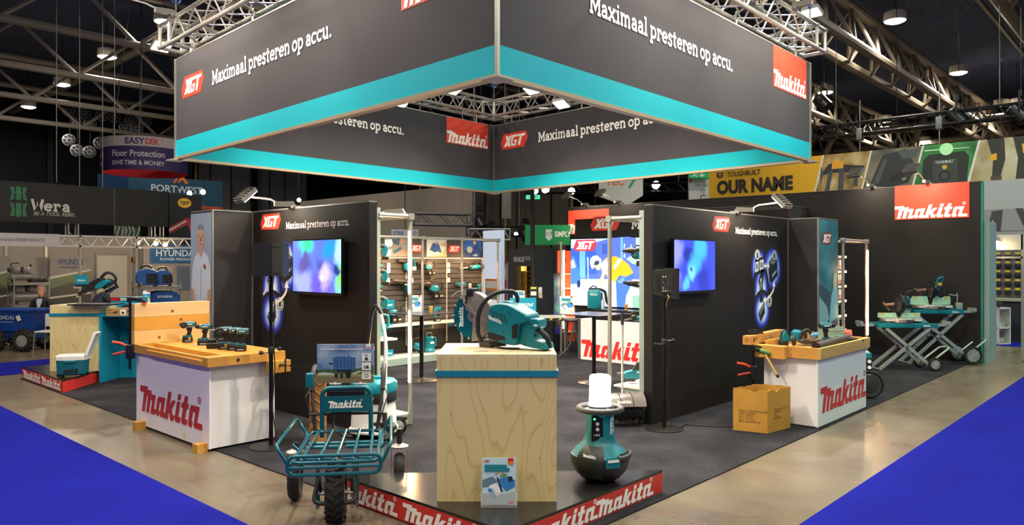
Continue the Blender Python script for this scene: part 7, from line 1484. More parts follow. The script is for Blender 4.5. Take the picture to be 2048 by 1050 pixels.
# round hanging banner
rc = PD(291, 320, 25); R_ = 79*25/FPX
rb_ = thing('ring_banner', 'round hanging banner in purple and white', 'banner', (rc.x, rc.y, 0)); zt_, zb_ = PD(291, 284, 25).z, PD(291, 348, 25).z; zm = zt_-(zt_-zb_)*.3
B().turn((0, 0, zm), (0, 0, 1), [(0, R_), (zt_-zm, R_*1.01)], 40, False).obj('white_band', mat('#b9aeb4', .6), rb_); B().turn((0, 0, zb_), (0, 0, 1), [(0, R_), (zm-zb_, R_)], 40, False).obj('purple_band', mat('#35265c', .6), rb_); B().turn((0, 0, zb_), (0, 0, 1), [(0, R_-.03), (zm-zb_+.3, R_-.03)], 40, False).obj('red_lining', mat('#c01a22', .6), rb_)
fa = atan2(-FW[1], -FW[0])   # towards the camera
def ringtext(s_, u, v, size, m, wd, parent=rb_, bold=.02): text('lettering', s_, Cyl_((0, 0, 0), R_, fa+.08), u, v, size, m, parent, .012, bold, wd)
H_ = zm-zb_; ringtext('Floor Protection', -.55, zb_+H_*.56, .28, mat('#c9c3d2', .6), 1.62); ringtext('SAVE TIME & MONEY', -.55, zb_+H_*.2, .2, mat('#c9c3d2', .6), 1.62); ringtext('EASY', -.1, zm+.07, .27, mat('#2c2f66', .6), .58, bold=.03); ringtext('DEK', .5, zm+.07, .27, mat('#c23a3a', .6), .4, bold=.03); ringtext('tion', -1.35, zb_+H_*.56, .28, mat('#c9c3d2', .6), .35); ringtext('NEY', -1.35, zb_+H_*.2, .2, mat('#c9c3d2', .6), .3)
for a in (0, 2.1, 4.2): B().cyl((R_*cos(a), R_*sin(a), zt_), (R_*.2*cos(a), R_*.2*sin(a), 12.58), .015, n=5).obj('wire', mat('#777777', .4, .5), rb_)
# blue workwear banner
PYY = 29.5; pwb = thing('fascia_banner', 'blue hanging banner with orange chevron behind the round banner', 'banner'); F3 = facY(PYY, 0)
a = PY(257, 400, PYY); c = PY(445, 400, PYY); z0 = PY(350, 409, PYY).z; z1 = PY(350, 356, PYY).z
B().bx(a.x, c.x, PYY, PYY+.2, z0, z1).obj('front_panel', mat('#1b4a68', .6), pwb); q = PY(228, 400, PYY+1.0); B().prism([(0, z0), (1.1, z0), (1.1, z1), (0, z1)], Fr((a.x, PYY, 0), (-.75, .66, 0), (0, 0, 1)), 0, .05).obj('side_panel', mat('#17406f', .6), pwb, smooth=0); B().bx(a.x, c.x, PYY-.01, PYY, z0-.12, z0).obj('red_edge', mat('#c04a2a', .6), pwb)
B().cyl((a.x+.5, PYY+.1, z1), (a.x+.5, PYY+.1, 12.58), .012, n=5).obj('wire', MK, pwb); u0 = PY(302, 383, PYY).x; u1 = PY(405, 383, PYY).x; zv = PY(350, 385, PYY).z; text('lettering', 'PORTWEST', F3, u0, zv, .38, mat('#c6d2da', .6), pwb, .01, .02, u1-u0); um = PY(360, 370, PYY).x; b = B(); strokes(b, [[(-.25, 0), (0, .3), (.25, 0)], [(-.1, 0), (.1, .24), (.3, 0)]], .08, F3, um, zv+.38, 1, .01); b.obj('chevron', mat('#d8742a', .5), pwb, smooth=0)
# dark banner with yellow oval
TY = 23.6; tb = thing('tall_banner', 'dark banner with yellow oval and red white tape left of the worker pillar', 'banner'); F4 = facY(TY, 0); a = PY(338, 430, TY); c = PY(403, 430, TY); z0, z1 = PY(370, 476, TY).z, PY(370, 389, TY).z
B().bx(a.x, c.x, TY, TY+.1, z0-.4, z1).obj('banner_cloth', mat('#22242a', .7), tb); B().cyl((a.x+.3, TY+.05, z1), (a.x+.3, TY+.05, 12.58), .012, n=5).obj('wire', MK, tb); o_ = PY(369, 406, TY); prints(tb, F4, [('#d9a01e', [circ(o_.x, o_.z, .22, 24, .16)]), ('#f0c040', [circ(o_.x, o_.z, .19, 24, .13)])], .006); text('lettering', 'TJEP', F4, o_.x, o_.z-.05, .15, mat('#2a2410', .6), tb, .009, .03, .3, .2, 'CENTER')
s0 = PY(338, 455, TY); s1 = PY(372, 436, TY); s2 = PY(395, 468, TY); prints(tb, F4, [('#a83030', [[(s0.x, s0.z), (s1.x, s1.z), (s1.x+.05, s1.z-.2), (s0.x, s0.z-.2)], [(s1.x-.05, s1.z), (s1.x+.1, s1.z), (s2.x, s2.z), (s2.x-.18, s2.z-.05)]]), ('#d9d3d0', [[(s0.x, s0.z-.06), (s1.x, s1.z-.07), (s1.x, s1.z-.12), (s0.x, s0.z-.13)]])], .006)
for i, (x, y) in enumerate(((406, 384), (379, 387))):
    q = PD(x, y, 24.5); t = thing('small_spotlight', ['bright spotlight at the end of the blue banner', 'spotlight clipped over the dark banner'][i], 'spotlight', q); B().turn((0, 0, 0), (-FW[0], -FW[1], -.2), [(-.2, .05), (0, .09)], 14).obj('housing', MK, t); B().cyl((FW[0]*.1, FW[1]*.1, .05), (FW[0]*.1, FW[1]*.1, 12.58-q.z), .008, n=5).obj('wire', MK, t); B().turn((0, 0, 0), (-FW[0], -FW[1], -.2), [(0, .085), (.015, .08)], 14).obj('lens', mat('#fff0c8', .5, emit=30), t)
# ------------------------------------------------------------------ power products stand
M_PW = mat('#8f887f', .7, var=.03, scale=1.5); HY = 21.2
struct(B().bx(PY(-80, 520, HY).x-6, 9.2, HY, HY+.1, 0, 2.5).obj('wall_neighbour', M_PW))
for i, px_ in enumerate((12, 92, 160, 262)):
    q = PY(px_, 540, HY-.02); struct(B().bx(q.x-.03, q.x+.03, HY-.04, HY, 0, 2.5).obj('trim_%d' % (20+i), mat('#a8a39b', .4, .3)))
dq = PY(193, 560, HY); dd = struct(B().bx(dq.x, dq.x+.75, HY-.03, HY, 0, 2.05).obj('door_5', mat('#b5b0a6', .6))); B().bx(dq.x-.04, dq.x, HY-.05, HY, 0, 2.1).obj('door_frame', mat('#7c7a76', .5), dd); B().bx(dq.x, dq.x+.75, HY-.05, HY, 2.05, 2.1).obj('door_frame', mat('#7c7a76', .5), dd); B().bx(dq.x+.85, dq.x+.95, HY-.04, HY, 1.85, 2.0).obj('door_box', mat('#a06a2a', .5), dd)
HF = 17.8
hf = thing('stand_fascia', 'white stand fascia with lattice beam at the left', 'fascia'); z0, z1 = PY(60, 493, HF).z, PY(60, 467, HF).z
xb = PY(118, 480, HF).x; xe = PY(376, 490, HF).x; xa = PY(-60, 480, HF).x-4
B().bx(xa, xb, HF-.03, HF+.03, z0, z1).obj('name_board', mat('#b5b0ac', .6), hf); text('lettering', 'HYUNDAI POWER PRODUCTS', facY(HF-.03, 0), PY(0, 482, HF).x, (z0+z1)/2-.03, .09, mat('#4a4544', .6), hf, .004, .0, PY(88, 482, HF).x-PY(0, 482, HF).x)
for z in (z0+.02, z1-.03): B().bx(xb, xe+1, HF-.02, HF+.02, z-.02, z+.02).obj('beam_rail', mat('#c2bcb2', .5), hf)
n_ = 12; st_ = (xe+1-xb)/n_
for k in range(n_): B().cyl((xb+k*st_, HF, z0+.02), (xb+(k+.5)*st_, HF, z1-.03), .012, n=5).obj('lattice_bar', mat('#c2bcb2', .5), hf); B().cyl((xb+(k+.5)*st_, HF, z1-.03), (xb+(k+1)*st_, HF, z0+.02), .012, n=5).obj('lattice_bar', mat('#c2bcb2', .5), hf)
for px_ in (160, 273): q = PY(px_, 540, HF); B().bx(q.x-.02, q.x+.02, HF-.02, HF+.02, 0, z1).obj('post', mat('#b5b0a6', .4, .3), hf)
for i, (x, y) in enumerate(((312, 488), (331, 490), (275, 487))):
    q = PY(x, y, HF+.2); t = thing('small_spotlight', ['left warm spotlight of the power products stand', 'right warm spotlight of the power products stand', 'small white spotlight on the lattice beam'][i], 'spotlight', q); B().turn((0, 0, 0), (0, -.6, -.6), [(-.12, .03), (0, .055)], 12).obj('housing', M_LH, t); B().cyl((0, .07, .07), (0, -.2, .06), .01, n=6).obj('arm', M_LH, t); B().turn((0, 0, 0), (0, -.6, -.6), [(0, .05), (.01, .045)], 12).obj('lens', mat('#ffe2b0', .5, emit=12), t); light('POINT', 'lamp_light', (0, -.12, -.12), 30, '#ffe0b8', .06, t)
M_NB = '#1f3a6a'
def rollup(px0, px1, Y, label, full=True):
    a = PY(px0, 550, Y); c = PY(px1, 550, Y); t = thing('roll_up_banner', label, 'banner'); F = facY(Y, 0); B().bx(a.x, c.x, Y, Y+.01, .08, 2.0).obj('banner_cloth', mat('#7e7a75', .6, var=.12, scale=5), t); B().rbox(a.x, c.x, Y-.08, Y+.1, 0, .08, .02).obj('base', mat('#8a8a88', .4, .5), t); W = c.x-a.x
    prints(t, F, [('#5a6a4a', [[(a.x, 1.45), (c.x, 1.62), (c.x, 1.1), (a.x, 1.05)]]), ('#46443f', [[(a.x, 1.2), (a.x+W*.5, 1.35), (c.x, 1.25), (c.x, .9), (a.x, .95)]]), ('#b9b2a6', [[(a.x, 1.5), (c.x, 1.68), (c.x, 1.64), (a.x, 1.44)], [(a.x, 1.0), (c.x, 1.1), (c.x, 1.06), (a.x, .95)]]), ('#3a3936', [[(a.x, .95), (c.x, 1.05), (c.x, .6), (a.x, .55)]])], .004)
    if full: text('lettering', 'HYUNDAI', F, (a.x+c.x)/2, 1.8, .2, mat(M_NB, .6), t, .007, .02, W*.58, 0, 'CENTER'); text('lettering', 'POWER PRODUCTS', F, (a.x+c.x)/2, 1.7, .08, mat(M_NB, .6), t, .007, 0, W*.5, 0, 'CENTER')
    return t
rollup(100, 182, 20.8, 'grey roll-up banner with power products name behind the hammer'); rollup(-40, 21, 20.9, 'grey green roll-up banner at the left picture edge', False)
pq = thing('wall_poster', 'large poster with blue name panel left of the worker pillar', 'poster'); Yp = 20.0; a = PY(287, 550, Yp); c = PY(376, 550, Yp); Fp = facY(Yp, 0); B().bx(a.x, c.x+.6, Yp, Yp+.03, .3, 2.32).obj('poster_sheet', mat('#7c7671', .6, var=.1, scale=4), pq)
n0 = PY(299, 527, Yp); n1 = PY(376, 497, Yp); prints(pq, Fp, [('#1d4f7c', [rect(n0.x, c.x+.6, n0.z, 2.32)]), ('#8f8578', [rect(a.x+.2, a.x+.75, 1.0, 1.75)]), ('#4f586a', [rect(a.x+.85, a.x+1.2, 1.1, 1.75)])], .004); text('lettering', 'HYUNDAI', Fp, PY(312, 510, Yp).x, PY(312, 512, Yp).z, .24, mat('#b9c2ca', .6), pq, .007, .02, 1.05); text('lettering', 'POWER PRODUCTS', Fp, PY(320, 520, Yp).x, PY(320, 521, Yp).z, .1, mat('#b9c2ca', .6), pq, .007, .01, .98)
# racks with compressors and generators
def rack(xa, xb, Y, zs, label, d=.5):
    t = thing('storage_rack', label, 'rack', (xa, Y, 0)); L = xb-xa
    for x in (0, L):
        for y in (0, d): B().bx(x-.015, x+.015, y-.015, y+.015, 0, zs[-1]+.12).obj('upright', mat('#8f8c86', .4, .4), t)
    for z in zs: B().bx(-.02, L+.02, -.02, d+.02, z-.03, z).obj('shelf', mat('#8c7a60', .6), t); B().bx(-.02, L+.02, -.03, -.02, z-.06, z).obj('shelf_edge', mat('#8f8c86', .4, .4), t)
    return t
YR = 19.8
ra = PY(28, 600, YR).x; rb2 = PY(98, 600, YR).x; rack(ra, rb2, YR, (.45, .88, 1.39), 'metal rack with compressors behind the seated man')
def compressor(loc, s_, label):
    t = thing('tank_compressor', label, 'compressor', loc, 0, 'compressors on the metal rack'); t.scale = (s_, s_, s_); G_ = mat('#8d8c8a', .3, .6)
    B().turn((-.3, 0, .16), (1, 0, 0), [(0, .05), (.03, .11), (.57, .11), (.6, .05)], 18).obj('tank', G_, t)
    for x in (-.12, .12): B().rbox(x-.09, x+.09, -.08, .08, .27, .46, .03).obj('motor', G_, t)
    B().rbox(-.03, .03, -.09, .09, .28, .44, .02).obj('crank_case', MK, t); B().tube(fillet([(-.25, 0, .26), (-.25, 0, .55), (-.05, 0, .56)], .04), .015, 8).obj('handle', MK, t); B().rbox(-.34, -.24, -.05, .05, .3, .42, .02).obj('switch', MK, t); B().turn((.24, 0, .46), (0, 0, 1), [(0, .03), (.06, .03)], 10).obj('air_filter', MK, t)
    for x in (-.2, .2): B().bx(x-.03, x+.03, -.08, .08, 0, .06).obj('foot', MK, t)
    return t
compressor((PY(48, 600, YR).x, YR+.22, 1.39), .8, 'small grey compressor on the top rack shelf'); compressor((PY(58, 600, YR).x, YR+.22, .88), 1.05, 'larger grey compressor on the lower rack shelf')
t = thing('tool_case', 'long black case on the top rack shelf', 'case', (PY(84, 600, YR).x, YR+.2, 1.39)); B().rbox(-.2, .2, -.1, .1, 0, .09, .02).obj('case_body', MK, t); B().rbox(-.05, .05, -.12, -.1, .03, .06, .008).obj('latch', MK, t)
YG = 17.0
ga = PY(283, 600, YG).x; gb = PY(361, 600, YG).x; rack(ga, gb, YG, (.7, 1.315), 'metal rack carrying two blue generators')
def generator(loc, label, s_=1.0):
    t = thing('generator', label, 'generator', loc, -.3, 'blue generators'); t.scale = (s_, s_, s_); Bm = mat('#23559c', .45)
    slabbody(smoothprof([(-.2, 0), (-.22, .2), (-.16, .34), (.1, .36), (.2, .26), (.22, 0)], 2), -.14, .14, .03).obj('shell', Bm, t); B().tube(fillet([(-.12, 0, .32), (-.08, 0, .42), (.06, 0, .42), (.1, 0, .33)], .04), .022, 8).obj('handle', MK, t); B().bx(-.02, .19, -.15, -.138, .05, .25).obj('control_panel', mat('#141416', .4), t)
    for x, z in ((.03, .18), (.1, .18), (.03, .1), (.12, .1)): B().turn((x, -.15, z), (0, -1, 0), [(0, .02), (.008, .02)], 10).obj('socket', mat('#3a3a3c', .4), t)
    for x in (-.15, .15): B().bx(x-.03, x+.03, -.12, .12, -.02, .01).obj('foot', MK, t)
    return t
generator((PY(303, 600, YG).x, YG+.25, 1.34), 'left blue generator on the top rack shelf', 1.05); generator((PY(335, 600, YG).x, YG+.25, 1.34), 'right blue generator on the top rack shelf', .95)
t = thing('wheeled_generator', 'big blue wheeled generator under the rack shelf', 'generator', (PY(330, 640, YG+.2).x, YG+.24, .702), -.1); slabbody(smoothprof([(-.32, .06), (-.32, .45), (-.2, .52), (.2, .5), (.32, .35), (.32, .06)], 1), -.2, .2, .04).obj('shell', mat('#1f4c90', .45), t); text('printed_name', 'HYUNDAI', Fr((-.2, -.2, .36), (1, 0, 0), (0, 0, 1), (0, -1, 0)), 0, 0, .07, M_WHT, t, .004, .02); w_ = tyre(B(), (.22, -.22, .09), .09, .06, 'y').obj('wheel', M_RUB, t); B().turn((.22, -.26, .09), (0, 1, 0), [(0, .03), (.01, .05), (.05, .05)], 14).obj('wheel_hub', mat('#8a8a88', .4, .5), w_); B().bx(-.25, -.15, -.2, .2, 0, .07).obj('foot', MK, t)
# tracked dumper
dm = thing('mini_dumper', 'blue wheeled mini dumper at the left picture edge', 'dumper', G(36, 700, 0), RZ0-.1); BL_ = mat('#16479c', .4)
def trough(z0_, z1_, w0, w1, l0, l1, xo): return [[(-l0, -w0, z0_), (l0, -w0, z0_), (l0, w0, z0_), (-l0, w0, z0_)], [(-l1, -w1, z1_), (l1+xo, -w1, z1_), (l1+xo, w1, z1_), (-l1, w1, z1_)]]
B().loft(trough(.42, .88, .22, .36, .45, .58, .12)).obj('skip', BL_, dm, smooth=0); B().bx(-.6, .73, -.39, -.35, .85, .89).obj('rim', BL_, dm); B().bx(.66, .72, -.39, .39, .85, .89).obj('rim', BL_, dm); B().bx(-.45, .5, -.2, .2, .26, .42).obj('chassis', mat('#0f2f66', .4), dm)
text('printed_name', 'HYUNDAI', Fr((-.3, -.3, .68), (1, 0, 0), (0, -.3, .95), (0, -.95, -.3)), 0, 0, .12, mat('#c3cad6', .5), dm, .03, .02, .48); text('printed_name', 'POWER PRODUCTS', Fr((-.24, -.28, .61), (1, 0, 0), (0, -.3, .95), (0, -.95, -.3)), 0, 0, .05, mat('#c3cad6', .5), dm, .03, 0, .38); B().prism([(.26, .02), (.35, .05), (.33, .16), (.24, .13)], Fr((0, -.3, .62), (1, 0, 0), (0, -.3, .95), (0, -.95, -.3)), .02, .025).obj('white_label', M_WHT, dm, smooth=0)
for x, y in ((-.25, -.34), (.38, -.3), (-.25, .34), (.38, .34)):
    w_ = tyre(B(), (x, y, .235), .235, .18, 'y', 28).obj('tyre', M_RUB, dm); B().turn((x, y-.08, .235), (0, 1, 0), [(0, .05), (.01, .13), (.12, .13)], 18).obj('rim', mat('#a9a9a8', .35, .5), w_)
    for j in range(14): a = 2*pi*j/14; B().cb((x+.225*cos(a), y, .235+.225*sin(a)), (.03, .17, .04), Matrix.Rotation(-a, 3, 'Y')).obj('tread_lug', M_RUB, w_)
# small meeting table and chair
mtb = thing('meeting_table', 'pale meeting table between the dumper and the reception desk', 'table', PD(84, 619, 16.15)*1.0, RZ0); zt_ = mtb.location.z; mtb.location.z = 0
B().bx(-.32, .6, -.2, .3, zt_-.03, zt_).obj('table_top', mat('#b5a48c', .5), mtb); B().bx(-.1, .14, -.26, -.2, zt_-.05, zt_-.03).obj('paper', mat('#c9b89a', .6), mtb)
for x in (-.28, .56):
    for y in (-.16, .26): B().cyl((x, y, 0), (x, y, zt_-.03), .016, n=8).obj('leg', mat('#8f8c88', .4, .6), mtb)
chr_ = thing('cafe_chair', 'white chair pushed under the pale meeting table', 'chair', PD(97, 664, 15.2), RZ0); zc2 = chr_.location.z; chr_.location.z = 0
B().rbox(-.18, .18, -.18, .18, zc2, zc2+.03, .01).obj('seat', mat('#c9c6c0', .5), chr_); B().rbox(-.18, .18, .17, .2, zc2+.1, zc2+.36, .01).obj('backrest', mat('#c9c6c0', .5), chr_)
for x in (-.17, .17):
    for y in (-.17, .17): B().cyl((x*1.15, y*1.15, 0), (x, y, zc2+(.0 if y < 0 else .12)), .012, n=7).obj('leg', mat('#a9a7a2', .3, .7), chr_)
# ------------------------------------------------------------------ people
def skinfig(name, verts, edges, root, m, parent=None, sub=2):
    me = bpy.data.meshes.new(name); me.from_pydata([v[0] for v in verts], edges, []); o = bpy.data.objects.new(name, me); COL.objects.link(o)
    md = o.modifiers.new('skin', 'SKIN'); md.use_smooth_shade = True
    for i, v in enumerate(verts):
        sv = me.skin_vertices[0].data[i]; sv.radius = v[1] if isinstance(v[1], tuple) else (v[1], v[1]); sv.use_root = (i == root)
    s2_ = o.modifiers.new('sub', 'SUBSURF'); s2_.levels = sub; s2_.render_levels = sub
    dg_ = bpy.context.evaluated_depsgraph_get(); me2 = bpy.data.meshes.new_from_object(o.evaluated_get(dg_)); bpy.data.objects.remove(o)
    me2.name = name; me2.materials.clear(); me2.materials.append(m); me2.shade_smooth(); o = bpy.data.objects.new(name, me2); COL.objects.link(o)
    if parent: adopt(o, parent)
    return o
def seated(label, loc, rz, suit, shirt, skin='#b98a70', hair='#77726c', lean=0.0, z=.45):
    p = thing('person', label, 'person', loc, rz); S_ = mat(suit, .8)
    V = [((0, 0, z+.06), (.15, .11)), ((0, .0, z+.25), (.15, .10)), ((0, -.02-lean*.3, z+.44), (.17, .10)), ((0, -.02-lean*.5, z+.55), (.1, .07)), ((0, -.03-lean*.6, z+.62), (.05, .05)),
         ((.17, -.02-lean*.45, z+.50), .062), ((.23, -.06-lean*.5, z+.27), .048), ((.14, -.28-lean*.5, z+.24), .04), ((-.17, -.02-lean*.45, z+.50), .062), ((-.23, -.06-lean*.5, z+.27), .048), ((-.14, -.28-lean*.5, z+.24), .04),
         ((.1, -.05, z+.06), .085), ((.13, -.42, z+.05), .065), ((.13, -.44, .1), .045), ((.13, -.55, .06), .04), ((-.1, -.05, z+.06), .085), ((-.13, -.42, z+.05), .065), ((-.13, -.44, .1), .045), ((-.13, -.55, .06), .04)]
    Ed = [(0, 1), (1, 2), (2, 3), (3, 4), (3, 5), (5, 6), (6, 7), (3, 8), (8, 9), (9, 10), (0, 11), (11, 12), (12, 13), (13, 14), (0, 15), (15, 16), (16, 17), (17, 18)]
    skinfig('body', V, Ed, 0, S_, p)
    hy, hz = -.045-lean*.75, z+.76
    hd = B().loft([[(cos(t)*rx*(1.0 if sin(t) > 0 else .92), hy+dy+sin(t)*ry, hz+dz) for t in [2*pi*j/20 for j in range(20)]] for dz, rx, ry, dy in ((-.16, .035, .05, .01), (-.125, .045, .07, -.01), (-.1, .055, .082, -.012), (-.05, .068, .092, -.008), (0, .075, .098, 0), (.05, .076, .1, .004), (.09, .066, .088, .008), (.115, .04, .055, .01), (.122, .01, .015, .01))]).obj('head', mat(skin, .6), p)
    B().loft([[(cos(t)*rx, hy+dy+sin(t)*ry, hz+dz) for t in [2*pi*j/20 for j in range(20)]] for dz, rx, ry, dy in ((-.02, .079, .06, .05), (.04, .081, .085, .025), (.09, .074, .095, .01), (.122, .05, .065, .01), (.132, .012, .02, .01))]).obj('hair', mat(hair, .9, bump=.4, bscale=90), hd)
    B().prism([(-.012, 0), (.012, 0), (.006, .045), (-.006, .045)], Fr((0, hy-.09, hz-.045), (1, 0, 0), (0, 0, 1), (0, -1, 0)), 0, .02).obj('nose', mat(skin, .6), hd)
    for s_ in (-1, 1): B().sph((s_*.028, hy-.09, hz+.005), (.011, .006, .006), 8, 5).obj('eye', mat('#2a2422', .4), hd); B().sph((s_*.078, hy+.01, hz-.01), (.012, .022, .032), 8, 6).obj('ear', mat(skin, .6), hd)
    B().bx(-.022, .022, hy-.09, hy-.084, hz-.082, hz-.074).obj('mouth', mat('#8a4f45', .6), hd)
    B().prism([(-.06, .0), (0, -.2), (.06, 0), (.05, .07), (-.05, .07)], Fr((0, -.115-lean*.5, z+.5), (1, 0, 0), (0, .25, .97), (0, -.97, .25)), 0, .01).obj('shirt', mat(shirt, .8), p, smooth=0)
    for s_ in (-1, 1):
        c = Vector((s_*.14, -.28-lean*.5, z+.24)); hn = B().rbox(c.x-.035, c.x+.035, c.y-.1, c.y-.01, c.z-.014, c.z+.014, .012).obj('hand', mat(skin, .6), p)
        for k in range(4): B().tube([(c.x-.026+k*.0175, c.y-.095, c.z), (c.x-.026+k*.0175, c.y-.13, c.z-.004), (c.x-.026+k*.0175, c.y-.155-(.01 if k in (1, 2) else 0), c.z-.02)], .008, 6).obj('finger', mat(skin, .6), hn)
        B().tube([(c.x-s_*.034, c.y-.04, c.z), (c.x-s_*.055, c.y-.07, c.z), (c.x-s_*.058, c.y-.095, c.z-.006)], .009, 6).obj('thumb', mat(skin, .6), hn)
    return p
hpt = PD(84, 585, 16.7); seated('seated person in dark jacket and open light shirt behind the blue dumper', (hpt.x, hpt.y, 0), RZ0+.1, '#17181c', '#a9b4cc', z=.475)
st2 = thing('cafe_chair', 'chair under the seated person in the dark jacket', 'chair', (hpt.x, hpt.y, 0), RZ0+.1); B().rbox(-.2, .2, -.22, .2, .40, .44, .01).obj('seat', mat('#8a8780', .5), st2)
for x in (-.18, .18):
    for y in (-.2, .18): B().cyl((x, y, 0), (x, y, .41), .012, n=7).obj('leg', mat('#a9a7a2', .3, .7), st2)
hp2 = PD(184, 588, 15.2); seated('person in navy jumper bending down behind the reception desk', (hp2.x, hp2.y, 0), RZ0+pi*.85, '#1f2436', '#1f2436', hair='#2a2522', lean=.45, z=.62)
st3 = thing('cafe_stool', 'plain stool under the bending person in navy', 'stool', (hp2.x, hp2.y, 0), RZ0); B().turn((0, 0, .55), (0, 0, 1), [(0, .17), (.03, .17)], 18).obj('seat', MK, st3)
for k in range(4): a = k*pi/2+.4; B().cyl((.2*cos(a), .2*sin(a), 0), (.12*cos(a), .12*sin(a), .55), .012, n=7).obj('leg', mat('#8a8884', .4, .6), st3)
# ================================================================== background, centre
wm = thing('prize_wall_kiosk', 'dark blue grey prize wall kiosk with lit gold lockers', 'kiosk'); c = G(1069, 692, 0)
D_ = mat('#2e3238', .6)
kf = wallfr(Vector((PD(1016, 600, 17.6).x, PD(1016, 600, 17.6).y, 0)), Vector((PD(1069, 600, 16.6).x, PD(1069, 600, 16.6).y, 0))); Lk = (Vector((PD(1069, 600, 16.6)))-Vector((PD(1016, 600, 17.6)))).xy.length; hk = PD(1069, 497, 16.6).z
B().prism(rect(0, Lk, 0, 1.0), kf, 0, -.5).obj('lower_body', D_, wm, smooth=0); B().prism(rect(0, Lk, hk-.4, hk), kf, 0, -.5).obj('header', D_, wm, smooth=0); B().prism(rect(0, Lk*.22, 1.0, hk-.4), kf, 0, -.5).obj('jamb', D_, wm, smooth=0); B().prism(rect(Lk*.9, Lk, 1.0, hk-.4), kf, 0, -.5).obj('jamb', D_, wm, smooth=0)
B().prism(rect(Lk*.22, Lk*.9, 1.0, hk-.4), kf, -.4, -.42).obj('locker_back', mat('#6a5526', .5, .3), wm, smooth=0)
for r_ in range(7):
    z = 1.02+r_*(hk-1.44)/7
    B().prism(rect(Lk*.22, Lk*.9, z, z+.015), kf, -.4, -.05).obj('locker_shelf', mat('#7c6a3a', .35, .6), wm, smooth=0)
    for q_ in range(3):
        u = Lk*(.33+.22*q_); B().prism(circ(u, z+.1, .05, 10), kf, -.39, -.34).obj('locker_lamp', mat('#ffd98a', .5, emit=12), wm, smooth=0); B().prism(rect(u+Lk*.1, u+Lk*.11, z, z+.2), kf, -.4, -.05).obj('locker_divider', mat('#7c6a3a', .35, .6), wm, smooth=0) if q_ < 2 else None
sfr = wallfr(Vector((PD(1069, 600, 16.6).x, PD(1069, 600, 16.6).y, 0)), Vector((PD(1106, 600, 17.6).x, PD(1106, 600, 17.6).y, 0))); B().prism(rect(0, 1.2, 0, hk), sfr, 0, -.08).obj('side_wall', mat('#33383f', .6), wm, smooth=0)
light('POINT', 'locker_light', kf(Lk*.55, 1.7, -.15), 6, '#ffce80', .05, wm); text('lettering', 'WIN MUUR', kf, Lk*.22, hk-.3, .17, mat('#c9ccd0', .5), wm, .006, .02, Lk*.42); B().prism(rect(Lk*.66, Lk*.95, hk-.2, hk-.185), kf, 0, .005).obj('small_print', mat('#c9ccd0', .5), wm, smooth=0); B().prism(rect(Lk*.66, Lk*.95, hk-.25, hk-.235), kf, 0, .005).obj('small_print', mat('#c9ccd0', .5), wm, smooth=0)
q0 = PD(1065, 500, 15.4); tag(B().cyl((q0.x, q0.y, 0), (q0.x, q0.y, PD(1065, 378, 15.4).z), .045, n=12).obj('lamp_pole', mat('#1a1b1d', .4, .3)), 'tall black pole in front of the prize wall kiosk', 'pole')
for i, (x, y, r) in enumerate(((1070, 382, .11), (1091, 379, .13), (1143, 382, .12), (1312, 370, .14), (598, 400, .06), (1032, 468, .06))):
    dd_ = 30 if i < 4 else 26; q = PD(x, y, dd_); t = thing('stage_flood', ['bright floodlight directly at the black pole top', 'bright floodlight right of the black pole', 'bright floodlight left of the white shield banner', 'bright floodlight right of the white shield banner', 'small bright light above the left headline wall', 'small white lamp left of the green fascia'][i], 'floodlight', q, 0, 'distant floodlights')
    f_ = Vector((-FW[0], -FW[1], -.15)); B().turn((0, 0, 0), f_, [(-.25, r*.7), (0, r*1.2)], 16).obj('housing', MK, t); B().turn((0, 0, 0), f_, [(0, r*1.15), (.02, r*1.1)], 16).obj('lens', mat('#fffaf0', .5, emit=22), t); B().cyl((0, 0, r), (0, 0, 12.58-q.z), .02, n=6).obj('suspension', MK, t)
# centre stage truss
A = PD(1050, 378, 30.3); C = PD(1400, 352, 29.5); C.z = A.z; boxtruss('stage_truss', A, C, .35, .03, .016, .6, MB_, 'black stage truss behind the white shield banner')
A = PD(935, 462, 24); C = PD(1052, 465, 24.5); C.z = A.z; boxtruss('stage_truss', A, C, .3, .028, .014, .5, MB_, 'low black truss left of the green fascia')
A = PD(826, 438, 20); C = PD(938, 442, 20.6); C.z = A.z; boxtruss('stage_truss', A, C, .3, .03, .014, .5, mat('#6a6a6e', .4, .6), 'grey truss over the left end of the slat wall'); boxtruss('stage_truss', C+Vector((0, 0, -.4)), C+Vector((.8, -.8, -.4)), .3, .03, .014, .4, mat('#9a9a9c', .4, .6), 'short pale truss piece beside the open centre')
for i, (x, y) in enumerate(((983, 450), (1051, 445), (962, 420), (1190, 437))): par(PD(x, y-8, 24.2 if i < 2 else 22), ['dark spotlight left of the black pole', 'dark spotlight at the black pole', 'dark spotlight below the banner square corner', 'dark spotlight over the back wall'][i], 1.2)
def fascia(label, px0, px1, py0, py1, D, m, name='fascia_banner', tilt=0):
    a = PD(px0, py1, D); c = PD(px1, py1, D+tilt); t = thing(name, label, 'banner'); e = Vector((c.x-a.x, c.y-a.y, 0)); f = Fr((a.x, a.y, 0), e.normalized(), (0, 0, 1)); f.n = Vector((f.ux.y, -f.ux.x, 0)); z0_, z1_ = PD(px0, py1, D).z, PD(px0, py0, D).z
    B().prism(rect(0, e.length, z0_, z1_), f, 0, -.12).obj('panel', m, t, smooth=0); return t, f, e.length, z0_, z1_
t, f, L_, z0_, z1_ = fascia('green fascia with white shield beside the back wall', 1050, 1140, 450, 490, 20, mat('#129455', .6)); B().poly([(L_*.44, z0_+.32), (L_*.52, z0_+.16), (L_*.60, z0_+.32), (L_*.60, z0_+.62*(z1_-z0_)+.1), (L_*.44, z0_+.62*(z1_-z0_)+.1)], f, .003).obj('white_shield', M_WHT, t, smooth=0) if False else None
